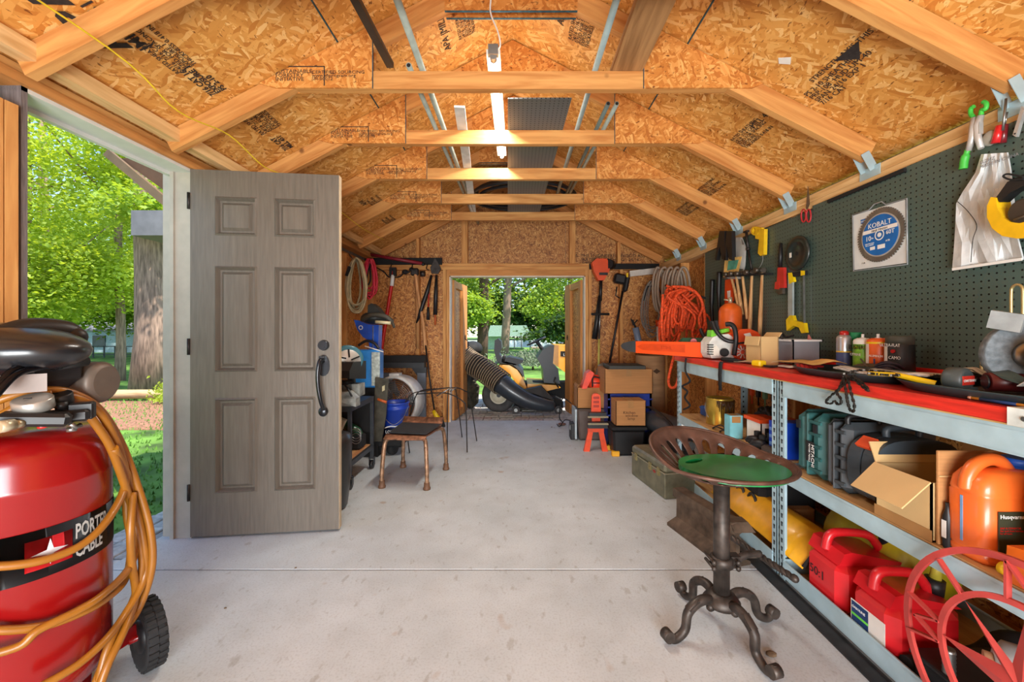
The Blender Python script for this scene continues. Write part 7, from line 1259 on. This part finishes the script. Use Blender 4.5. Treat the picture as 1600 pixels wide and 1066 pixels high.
t = T('pole_saw', 'black pole saw leaning head up against the far wall', 'pole saw', fp(952, 575)); m = MB(); m.tube([fp(973, 455, 5.0), fp(951, 575, 4.9)], .014); m.done('pole', BLK, t); m = MB(); m.box(fp(968, 436, 4.98), (.14, .10, .12), ry(.2), ch=.02).box(fp(978, 444, 4.97), (.06, .08, .20), ry(.2), ch=.02).tube([fp(964, 448, 4.95), fp(962, 462, 4.95), fp(968, 466, 4.95)], .008); m.done('motor_head', BLK, t); m = MB(); m.box(fp(980, 430, 4.9), (.02, .01, .05)); m.done('yellow_sticker', YEL, t)
t = T('white_bar', 'white metal bar laid on the right tool rail', 'bar', fp(1003, 425)); m = MB(); m.bar(fp(984, 428, 4.98), fp(1028, 423, 4.98), .07, .03); m.done('bar', M('bar_white', (206, 200, 190), .5), t)
t = T('cable_coil', 'grey wire coil hanging left of the orange rope', 'cable', W(1018, 530, 4.7)); coil(t, 'cable_loop', 1019, 440, 528, 16, 4.75, 7, .006, M('grey_wire', (128, 122, 114), .5), 13, .12, 2); m = MB(); m.tube([W(1005, 470, 4.72), W(1012, 448, 4.72), W(1028, 446, 4.72), W(1034, 462, 4.72)], .009); m.done('plug_end', BLKM, t)
t = T('garden_hose', 'grey and tan hose coiled over the bracket above the orange rope', 'hose', W(1045, 500, 4.5)); random.seed(15)
for k in range(9):
    c2 = 1028+5.0*k; m = MB(); Yk = 4.6-.055*k; pts = [W(c2+(8+(k % 3))*sin(a)*(1 if abs(sin(a)) < 2 else 1), 452-34*cos(a)+(k % 2)*4, Yk) for a in [2*pi*i/20 for i in range(20)]]; m.tube(spl(pts, 3, True), .014, 7, closed=True); m.done('hose_loop', M('hose_taupe', (158, 140, 122), .5, var=.1), t)
RO = M('rope_orange', (240, 78, 26), .7, var=.35, scale=60, bump=.8)
t = T('orange_rope', 'thick bundle of orange rope hanging from the right wall', 'rope', W(1065, 530, 4.1)); random.seed(21)
for k in range(26):
    x0 = 1032+random.uniform(0, 34); x1 = 1030+random.uniform(0, 66); x2 = x1+random.uniform(-8, 8); top = 446+random.uniform(0, 12); bot = random.uniform(505, 545); Yk = 3.76+random.uniform(-.12, .03)
    pts = [W(1062+random.uniform(-22, 20), top, Yk), W(x0+8, top+12, Yk), W(x1, (top+bot)/2, Yk-.02), W(x1-2, bot-10, Yk), W((x1+x2)/2, bot, Yk), W(x2+5, bot-12, Yk+.02), W(x2+6, (top+bot)/2, Yk+.03), W(1066+random.uniform(-20, 24), top+8, Yk+.02)]
    m = MB(); m.tube(spl(pts, 5), .0115, 7); m.done('rope_loop', RO, t)
for s_ in ([(1050, 448), (1075, 450), (1092, 462), (1100, 485), (1101, 505), (1096, 518)], [(1072, 450), (1090, 460), (1098, 478), (1092, 500), (1098, 520), (1103, 512), (1100, 490)], [(1062, 520), (1052, 560), (1045, 590), (1046, 603), (1052, 606), (1058, 598), (1064, 560), (1062, 530)], [(1036, 460), (1034, 500), (1036, 530), (1042, 545)]):
    m = MB(); m.tube(spl([W(a, b, 3.60) for a, b in s_], 6), .0125, 8); m.done('rope_loop', RO, t)
m = MB(); m.tube([W(1040, 446, 4.3), W(1102, 466, 3.65)], .010); m.done('bracket_arm', BLKM, t)
t = T('caulking_gun', 'blue and silver caulking gun standing against the far wall', 'caulking gun', fp(996, 540)); m = MB(); m.cyl(W(993, 512, 4.62), W(1001, 549, 4.62), .036); m.done('cartridge', M('cartridge_blue', (108, 124, 150), .4), t); m = MB(); m.tube([W(988, 500, 4.62), W(993, 512, 4.62)], .012).tube([W(986, 498, 4.62), W(989, 508, 4.62), W(996, 500, 4.62)], .008); m.done('plunger', BLKM, t)
t = T('caulk_tube', 'orange and white caulk tube beside the grey wire coil', 'caulk tube', fp(1030, 520)); m = MB(); m.cyl(W(1029, 510, 4.7), W(1031, 553, 4.7), .028); m.done('cartridge', M('tube_white', (216, 200, 190), .4), t); m = MB(); m.cyl(W(1028, 500, 4.7), W(1029, 510, 4.7), .029); m.done('orange_band', ORG, t)
t = T('paper_drum', 'tall brown fibre drum with a diamond mark behind the boxes', 'drum', (1.50, 4.55, 0)); dc = V((1.50, 4.62, .0)); m = MB(); m.lathe([(.155, 0), (.158, .01), (.158, .86), (.15, .87), (.145, .80)], dc, n=40); m.done('drum_wall', M('kraft', (170, 132, 94), .85, var=.15, scale=4, stretch=(1, 1, 6)), t)
m = MB(); p = dc+V((.02, -.160, .70)); m.prism([p+V((-.04, 0, 0)), p+V((0, 0, .028)), p+V((.04, 0, 0)), p+V((0, 0, -.028))], (0, .002, 0)); m.done('diamond_mark', M('drum_ink', (80, 56, 36), .8), t)
carton('large_carton', 'large taped cardboard carton on the blue crate', (.856, 4.0, .525), (1.325, 4.36, .762), CARD)
t = T('flat_case', 'thin black flat case lying on the large carton', 'case', (1.05, 4.1, .77)); m = MB(); m.box((1.06, 4.08, .79), (.35, .32, .035), rz(-.03), ch=.004); m.done('case_body', M('soft_black', (44, 44, 38), .6), t); m = MB(); m.box((1.06, 4.08, .775), (.352, .322, .003), rz(-.03)); m.done('case_seam', BLKM, t)
t = T('blue_crate', 'blue plastic crate under the large taped carton', 'crate', (1.1, 4.2, 0)); BC = M('crate_blue', (20, 52, 150), .4)
m = MB(); m.b2((.90, 4.05, .01), (1.33, 4.07, .52)).b2((.90, 4.33, .01), (1.33, 4.35, .52)).b2((.90, 4.05, .01), (.92, 4.35, .52)).b2((1.31, 4.05, .01), (1.33, 4.35, .52)).b2((.90, 4.05, .0), (1.33, 4.35, .02)); m.done('crate_walls', BC, t)
for k in range(6): m = MB(); m.b2((.895, 4.038, .06+.08*k), (1.335, 4.05, .072+.08*k)); m.done('crate_rib', BC, t)
carton('marked_carton', 'small cardboard carton with black handwriting on the black tote', (.90, 3.73, .274), (1.172, 3.93, .50), CARD)
bpy_c = [o for o in bpy.data.objects if o.name.startswith('marked_carton')][0]
text('Kitchen\n  window\n    lamp', .036, M('pen_ink', (88, 56, 34), .8), bpy_c, (.965, 3.728, .385), (1, 0, 0), (.0, 0, 1), line=.75)
t = T('storage_tote', 'black lidded storage tote with yellow corner feet on the floor', 'tote', (1.02, 3.83, 0)); m = MB(); m.box((1.02, 3.84, .12), (.30, .24, .24), ch=.02, taper=.92); m.done('tote_body', BLK, t); m = MB(); m.box((1.02, 3.84, .252), (.325, .27, .03), ch=.008); m.done('lid', BLKM, t)
for x, y in ((.895, 3.735), (.87, 3.92)): m = MB(); m.box((x, y, .024), (.07, .05, .046), ch=.004); m.done('yellow_foot', M('foot_yellow', (232, 168, 30), .5), t)
t = carton('tool_carton', 'open cardboard carton with orange tool parts, beside the doorway', (.625, 4.25, .335), (.945, 4.50, .55), CARD, openf=[('-x', 2.0, .03)])
m = MB(); m.prism([(.67, 4.24, .54), (.72, 4.24, .54), (.80, 4.24, .70), (.76, 4.24, .73), (.72, 4.24, .70)], (0, .14, 0)); m.ell((.82, 4.32, .59), (.085, .08, .09), 14, 10); tag(m.done('orange_power_tool', M('red_orange', (236, 66, 34), .4)), 'red-orange power tool body sticking out of the open carton', 'power tool')
m = MB(); m.tube(spl([(.78, 4.24, .56), (.79, 4.24, .66), (.90, 4.24, .63), (.91, 4.24, .56)], 5), .008).tube([(.79, 4.24, .60), (.91, 4.24, .60)], .005); tag(m.done('wire_guard', BLKM), 'black wire handle guard in the open carton', 'wire guard')
t = T('grey_bin', 'pale grey plastic bin under the open carton beside the doorway', 'bin', (.78, 4.38, 0)); m = MB(); m.box((.79, 4.37, .165), (.34, .28, .33), ch=.02, taper=.85); m.done('bin_body', M('bin_taupe', (92, 80, 74), .5), t); m = MB(); m.b2((.60, 4.24, .02), (.618, 4.50, .325)); m.done('white_panel', M('panel_pale', (176, 190, 196), .5), t)
t = T('small_radio', 'small black and silver box on the floor at the doorway corner', 'radio', (.60, 4.35, 0)); m = MB(); m.b2((.56, 4.28, 0), (.605, 4.42, .17), ch=.006); m.done('radio_body', BLK, t); m = MB(); m.b2((.555, 4.30, .10), (.56, 4.40, .15)); m.done('panel', STEEL, t)
m = MB(); m.tube(spl([(.60, 4.5, .34), (.52, 4.7, .36), (.50, 4.85, .12), (.56, 4.95, .02), (.52, 4.88, .01)], 6), .006).tube(spl([(.60, 4.4, .16), (.54, 4.6, .14), (.50, 4.8, .02), (.48, 4.95, .012)], 6), .005); tag(m.done('power_cord', BLKM), 'black power cord trailing over the floor to the doorway corner', 'cord')
m = MB(); m.ell((.54, 4.93, .018), (.05, .03, .016), 10, 6); tag(m.done('brown_rag', M('brown_cloth', (112, 76, 66), .8)), 'small brown rag on the floor at the right door post', 'rag')
t = T('clamping_stand', 'orange A-frame clamping stand with black jaws on the floor', 'work stand', (.745, 3.87, 0)); OS = M('stand_orange', (232, 74, 22), .42)
for s_ in (-1, 1): m = MB(); m.prism([(.745+s_*.115, 3.87, 0), (.745+s_*.060, 3.87, 0), (.745+s_*.025, 3.87, .20), (.745+s_*.065, 3.87, .22)], (0, .035, 0)); m.done('leg', OS, t)
m = MB(); m.b2((.67, 3.865, .185), (.82, 3.91, .235)); m.prism([(.71, 3.86, .235), (.78, 3.86, .235), (.79, 3.86, .40), (.70, 3.86, .40)], (0, .03, 0)); m.done('frame', OS, t)
m = MB(); m.b2((.66, 3.80, .235), (.84, 3.85, .29)).b2((.67, 3.80, .34), (.83, 3.85, .38)); m.done('jaw', BLK, t); m = MB(); m.b2((.655, 3.79, .27), (.845, 3.80, .285)).b2((.655, 3.79, .335), (.845, 3.80, .35)); m.done('jaw_edge', M('jaw_tan', (140, 128, 100), .5), t)
m = MB(); m.prism([(.70, 3.86, .40), (.79, 3.86, .40), (.785, 3.86, .52)]+[(.745+.04*cos(a), 3.86, .52+.03*sin(a)) for a in [pi*i/6 for i in range(7)]]+[(.705, 3.86, .52)], (0, .03, 0)); tr = m.done('upper_jaw', OS, t)
for k in range(3): m = MB(); m.b2((.718, 3.857, .42+.04*k), (.772, 3.8598, .442+.04*k)); m.done('recess', M('stand_dark_orange', (170, 44, 12), .5), tr)
# steel toolbox
TB = M('toolbox_green_grey', (128, 126, 104), .45, .5, var=.2, scale=14); u = V((.173, -.985, 0)); pv_ = V((.985, .173, 0)); o = V((.913, 3.265, 0)); R = Matrix((u, -pv_ if False else V((-u.y, u.x, 0)), V((0, 0, 1)))).transposed()
t = T('toolbox', 'old grey-green steel toolbox on the floor beside the shelving', 'toolbox', o+u*.25+pv_*.11); c = o+u*.25+pv_*.115
m = MB(); m.box(c+V((0, 0, .085)), (.50, .23, .17), R, ch=.006); m.done('toolbox_body', TB, t); m = MB(); m.box(c+V((0, 0, .205)), (.502, .232, .06), R, ch=.014); m.done('lid', TB, t); m = MB(); m.box(c+V((0, 0, .172)), (.506, .236, .006), R); m.done('trim_band', M('toolbox_edge', (176, 170, 146), .4, .6), t)
for q in (-.17, .05, .17): m = MB(); m.box(c+u*q-pv_*.118+V((0, 0, .165)), (.03, .010, .055), R).box(c+u*q-pv_*.122+V((0, 0, .155)), (.02, .012, .012), R); m.done('latch', M('latch_brass', (170, 156, 110), .35, .7), t)
m = MB(); m.tube(spl([c-u*.06+V((0, 0, .235)), c-u*.05+V((0, 0, .255)), c+u*.05+V((0, 0, .255)), c+u*.06+V((0, 0, .235))]), .008); m.done('carry_handle', BLK, t); m = MB(); m.ell(c+u*.11-pv_*.117+V((0, 0, .145)), (.022, .003, .01), 12, 6, rot=R); m.done('red_badge', M('badge_red', (150, 46, 40), .5), t)
# ---------------------------------------------------------------- garden tractor outside the far doorway
MY = M('tractor_yellow', (232, 160, 30), .35, coat=.4, var=.05); TD = M('tractor_grey', (34, 40, 48), .4, var=.08); ty = 6.0
t = T('garden_tractor', 'yellow and dark grey garden tractor parked on the pavers beyond the far doorway', 'garden tractor', (0, 6.3, -.045)); G0 = -.045
def rw(px, y0, r, w_, hub, lugs, name='rear_wheel', zc=None):
    x = (px-CX)*y0/F; c = V((x, y0+w_/2, G0+r)); m = MB(); m.lathe([(r*.48, -w_*.3), (r*.62, -w_*.5), (r*.86, -w_*.5), (r*.98, -w_*.32), (r, 0), (r*.98, w_*.32), (r*.86, w_*.5), (r*.62, w_*.5), (r*.48, w_*.3)], c, (0, 1, 0), n=44, cap=False); k = m.done(name, M('tyre_grey', (74, 72, 72), .8, var=.2), t)
    m = MB(); m.lathe([(.02, -w_*.10), (r*.2, -w_*.12), (r*.42, -w_*.18), (r*.50, -w_*.36), (r*.52, -w_*.30), (r*.50, .0)], c, (0, 1, 0), n=36); m.done('rim', hub, k); m = MB(); m.cyl(c+V((0, -w_*.3, 0)), c, r*.13); m.done('hub_cap', BLK, k)
HB = M('rim_cream', (214, 206, 180), .5)
rw(779, 5.90, .248, .20, HB, 20); rw(779, 6.75, .248, .20, HB, 20); rw(918, 5.98, .18, .14, HB, 16, 'front_wheel'); rw(918, 6.7, .18, .14, HB, 16, 'front_wheel')
def E(px, py, y=6.12): return W(px, py, y)
o_ = [E(774, 578), E(782, 570), E(796, 571), E(808, 578), E(816, 590), E(823, 606), E(823, 612), E(812, 612), E(806, 598), E(798, 588), E(788, 582), E(776, 583)]
m = MB(); m.prism(o_, (0, .18, 0)); m.done('fender', MY, t); m = MB(); m.prism([p+V((0, .55, 0)) for p in o_], (0, .18, 0)); m.done('fender', MY, t); m = MB(); m.prism([E(770, 571), E(782, 568), E(800, 569), E(812, 580), E(820, 592), E(818, 580), E(806, 569), (E(790, 565))], (0, .74, 0)); m.done('fender_deck', TD, t)
m = MB(); m.prism([E(824, 600), E(870, 602), E(876, 606), E(852, 612), E(824, 614)], (0, .75, 0)); m.done('foot_board', MY, t)
m = MB(); m.b2(E(800, 598, 6.3), E(888, 618, 6.6)); m.done('chassis', BLKM, t)
m = MB(); m.prism([E(773, 532), E(778, 529), E(783, 534), E(784, 545), E(780, 553), E(786, 564), (E(782, 568)), E(776, 564), E(772, 548)], (0, .42, 0)); m.prism([E(784, 561), E(796, 558), E(818, 563), E(817, 567), E(806, 571), (E(784, 567))], (0, .42, 0)); m.done('seat', M('seat_black', (26, 30, 36), .5), t)
m = MB(); m.tube([E(786, 566), E(789, 554)], .02).tube([E(781, 567, 6.2), E(784, 556, 6.2)], .02); m.done('armrest', BLK, t)
m = MB(); m.prism([E(839, 560), E(848, 547), E(860, 540), E(866, 540), E(864, 568), E(872, 576), E(875, 600), E(850, 598), E(848, 576)], (0, .55, 0)); m.done('dash_panel', TD, t)
m = MB(); m.prism([E(866, 539), E(905, 541), E(925, 552), E(930, 575), E(905, 592), E(887, 585), E(864, 568)], (0, .55, 0)); m.done('hood', MY, t)
m = MB(); m.prism([E(876, 549, 6.115), E(890, 549, 6.115), E(890, 558, 6.115), E(876, 557, 6.115)], (0, .003, 0)); m.done('badge', BLKM, t); text('LT', .05, WHT, t, E(880, 556, 6.11))
m = MB(); wc_ = E(838, 533, 6.38); ax_ = V((-.45, 0, 1)).normalized(); uu, vv = orth(ax_); m.tube([wc_+uu*(.15*cos(a))+vv*(.15*sin(a)) for a in [2*pi*i/28 for i in range(28)]], .014, 8, closed=True)
for a in (0, 2.1, 4.2): m.tube([wc_, wc_+uu*(.15*cos(a))+vv*(.15*sin(a))], .012)
m.tube([wc_, E(852, 552, 6.38)], .03); m.done('steering_wheel', BLK, t)
m = MB(); m.tube([E(868, 590, 6.05), E(866, 596, 6.05), E(873, 606, 6.05)], .012); m.done('lever', DKST, t)
# mower deck with wheels
m = MB(); m.prism([E(802, 638, 5.95), E(880, 638, 5.95), E(880, 628, 5.95), E(868, 622, 5.95), E(808, 622, 5.95)], (0, .8, 0)); m.done('mower_deck', BLKM, t)
m = MB(); m.prism([E(817, 610, 5.93), E(846, 604, 5.93), E(866, 626, 5.80), E(866, 632, 5.80), E(848, 620, 5.86)], (0, .05, .01)); m.done('chute_door', BLK, t)
for px in (806, 873): m = MB(); c = V(((px-CX)*5.78/F, 5.80, G0+.058)); m.cyl(c, c+V((0, .05, 0)), .058, n=24); k = m.done('deck_wheel', M('tyre_grey', (74, 72, 72)), t); m = MB(); m.cyl(c+V((0, -.005, 0)), c+V((0, .02, 0)), .026); m.done('deck_wheel_hub', STEEL, k)
# ribbed chute hose + smooth boot
pts = spl([W(722, 556, 6.02), W(735, 566, 6.0), W(755, 578, 5.9), W(772, 590, 5.8), W(787, 602, 5.7)], 11); m = MB(); m.tube(pts, [.155+(.014 if i % 2 else -.014)-.0008*i for i in range(len(pts))], 20); rh = m.done('ribbed_hose', M('ribbed_brown_black', (52, 46, 42), .5, var=.1), t)
for i in range(1, len(pts)-3, 2):
    ax_ = (pts[i+1]-pts[i-1]).normalized(); u1, v1 = orth(ax_); m = MB(); m.tube([pts[i]+u1*(.168*cos(a))+v1*(.168*sin(a)) for a in [2*pi*k/24 for k in range(24)]], .009, 5, closed=True); m.done('hose_rib', M('rib_tan', (140, 122, 98), .5), rh)
m = MB(); m.tube(spl([W(782, 598, 5.72), W(800, 612, 5.68), W(825, 626, 5.66), W(850, 633, 5.66), W(866, 635, 5.68)], 5), [.150-.004*i for i in range(20)]+[.05], 20); m.done('chute_boot', M('chute_black', (46, 54, 62), .35, coat=.3), t)
m = MB(); m.box(W(732, 570, 6.4), (.30, .5, .62), ch=.08); m.ell(W(738, 545, 6.3), (.16, .25, .12), 16, 10); m.done('grass_bagger', M('bagger', (30, 30, 30), .8, var=.3), t)
m = MB(); m.lathe([(.02, -.1), (.12, 0), (.14, .25), (.05, .35)], (W(735, 612, 6.2).x, 6.2, .05), n=16); tag(m.done('dark_planter', M('planter', (60, 54, 40), .9, var=.5, bump=1)), 'dark round planter half hidden behind the left door leaf', 'planter')
# ---------------------------------------------------------------- things overhead
CT = 2.441
def onc(px, py, z=CT): return V(((px-CX)*(z-H)/(CY-py), F*(z-H)/(CY-py), z))
PG_ = M('pvc_grey', (150, 160, 150), .45, var=.15); 
def conduit(lab, x0, y0, x1, y1, r, mat, z=None):
    z = z or CT+r; t = T('conduit', lab, 'pipe', ((x0+x1)/2, (y0+y1)/2, z), 'pipes lying on the collar beams'); m = MB(); a, b = V((x0, y0, z)), V((x1, y1, z)); m.tube([a, a+(b-a)*.5, b], r, 12); m.done('tube', mat, t); m = MB(); m.cyl(a-(b-a).normalized()*.001, a+(b-a)*.003, r*.7); m.done('bore', BLKM, t)
conduit('pale green-grey pipe on the left, running forward above the nearest collar beam', -.475, 1.2, -.475, 5.0, .016, PG_)
conduit('shorter pale pipe lying left of the long one above the second beam', -.535, 2.02, -.50, 4.8, .014, PG_)
conduit('long blue-grey pipe on the right, running forward above the nearest collar beam', .395, 1.2, .385, 4.0, .015, M('pipe_blue_grey', (142, 160, 160), .4))
conduit('left one of two short pipes right of centre, dark open end facing the camera', .525, 2.36, .47, 3.95, .013, M('pipe_dark', (96, 110, 106), .4))
conduit('right one of two short pipes right of centre, dark open end facing the camera', .575, 2.36, .50, 3.95, .013, PG_)
t = T('white_strip', 'white painted trim strip lying on the collar beams left of the tube lamp', 'trim strip', (-.42, 3.4, CT)); m = MB(); m.bar((-.335, 2.38, CT+.007), (-.49, 4.6, CT+.007), .012, .062); m.done('strip', M('strip_white', (206, 210, 206), .5), t)
t = T('wooden_board', 'wide rough lumber board lying on the collar beams at upper right', 'board', (.545, 1.7, CT)); board('board', (.545, 1.0, CT+.02), (.550, 2.09, CT+.02), .038, .152, wood('old_lumber', (136, 96, 56), (176, 132, 84), 'X'), t)
t = T('dark_bar', 'dark square bar lying on the collar beams at upper left', 'bar', (-.63, 1.5, CT)); m = MB(); m.bar((-.66, .9, CT+.013), (-.625, 2.02, CT+.013), .026, .034); m.done('bar', M('dark_bar', (60, 46, 34), .6), t)
def pegm():
    m = M('grey_pegboard', (150, 152, 152), .5, var=.03); n = m.node_tree; b = n.nodes['Principled BSDF']
    g = n.nodes.new('ShaderNodeTexCoord'); sc = n.nodes.new('ShaderNodeVectorMath'); sc.operation = 'MULTIPLY'; sc.inputs[1].default_value = (1/.0254,)*3; n.links.new(g.outputs['Object'], sc.inputs[0]); fr = n.nodes.new('ShaderNodeVectorMath'); fr.operation = 'FRACTION'; n.links.new(sc.outputs[0], fr.inputs[0]); sb = n.nodes.new('ShaderNodeVectorMath'); sb.operation = 'SUBTRACT'; sb.inputs[1].default_value = (.5, .5, .5); n.links.new(fr.outputs[0], sb.inputs[0]); mk = n.nodes.new('ShaderNodeVectorMath'); mk.operation = 'MULTIPLY'; mk.inputs[1].default_value = (1, 1, 0); n.links.new(sb.outputs[0], mk.inputs[0]); ln = n.nodes.new('ShaderNodeVectorMath'); ln.operation = 'LENGTH'; n.links.new(mk.outputs[0], ln.inputs[0])
    cr = n.nodes.new('ShaderNodeValToRGB'); e = cr.color_ramp.elements; e[0].position = .15; e[0].color = rgb(30, 32, 32); e[1].position = .19; e[1].color = rgb(96, 100, 100); n.links.new(ln.outputs['Value'], cr.inputs[0]); n.links.new(cr.outputs[0], b.inputs['Base Color']); return m
t = T('pegboard_sheet', 'grey perforated sheet lying on the collar beams beside the tube lamp', 'pegboard', (.12, 3.4, CT)); m = MB(); m.prism([(-.052, 2.29, CT+.001), (.305, 2.29, CT+.001), (.24, 4.75, CT+.001), (-.11, 4.75, CT+.001)], (0, 0, .007)); m.done('sheet', pegm(), t)
t = T('black_hose_coil', 'coil of thick black hose lying across the far collar beams', 'hose', (.07, 4.05, CT))
for k in range(4): m = MB(); m.tube([(.06+(.52-.03*k)*cos(a), 4.08+(.44-.03*k)*sin(a), CT+.028+.022*(k % 3)) for a in [2*pi*i/40 for i in range(40)]], .016, 9, closed=True); m.done('hose_loop', BLK, t)
# tube lamp
t = T('tube_lamp', 'lit white tube lamp hanging under the ridge with a white cord', 'lamp', (-.12, 2.65, 2.5)); m = MB(); m.b2((-.155, 2.06, 2.535), (-.085, 3.26, 2.56)); m.done('lamp_housing', WHT, t)
m = MB(); m.cyl((-.12, 2.08, 2.522), (-.12, 3.24, 2.522), .014); m.done('light_tube', M('lamp_tube', (255, 250, 240), .4, emit=9), t); m = MB(); m.cyl((-.12, 2.05, 2.522), (-.12, 2.085, 2.522), .017).box((-.12, 2.055, 2.55), (.05, .03, .05)); m.done('end_socket', M('socket_grey', (120, 116, 110), .4), t)
m = MB(); m.tube(spl([(-.12, 2.05, 2.54), (-.085, 2.04, 2.56), (-.095, 2.02, 2.62), (-.13, 2.0, 2.70), (-.125, 1.98, 2.78), (-.135, 1.95, 2.84)], 6), .004); m.done('power_cord', WHT, t)
t = T('utility_rope', 'thin yellow line strung under the rafters along the left eave', 'rope', (-1.45, 2.4, 2.1)); m = MB(); m.tube(spl([(-1.45, .6, 2.12), (-1.45, 1.452, 2.15), (-1.45, 1.75, 2.085), (-1.45, 2.062, 2.13), (-1.45, 2.35, 2.085), (-1.45, 2.665, 2.13), (-1.46, 3.0, 2.10), (-1.46, 3.285, 2.13), (-1.46, 3.9, 2.11), (-1.46, 4.5, 2.14)], 6), .0032, 6); m.done('cord_strand', M('cord_yellow', (232, 200, 40), .5), t)
# floor scraps
random.seed(77)
for k, (px, py, s_) in enumerate(((1205, 1025, .02), (462, 888, .006), (352, 951, .006), (840, 672, .012), (862, 668, .010))):
    p = WZ(px, py); m = MB(); m.ell(p+V((0, 0, s_*.35)), (s_, s_*.7, s_*.4), 8, 5); tag(m.done('dry_leaf', M('dry_leaf', (110, 88, 64), .9, var=.4, scale=60)), ['crumpled dry leaf beside the stool foot', 'tiny dark crumb on the floor before the door', 'tiny crumb on the floor left of the door foot', 'small leaf scrap just inside the far doorway', 'second leaf scrap inside the far doorway, nearer the right leaf'][k], 'leaf')
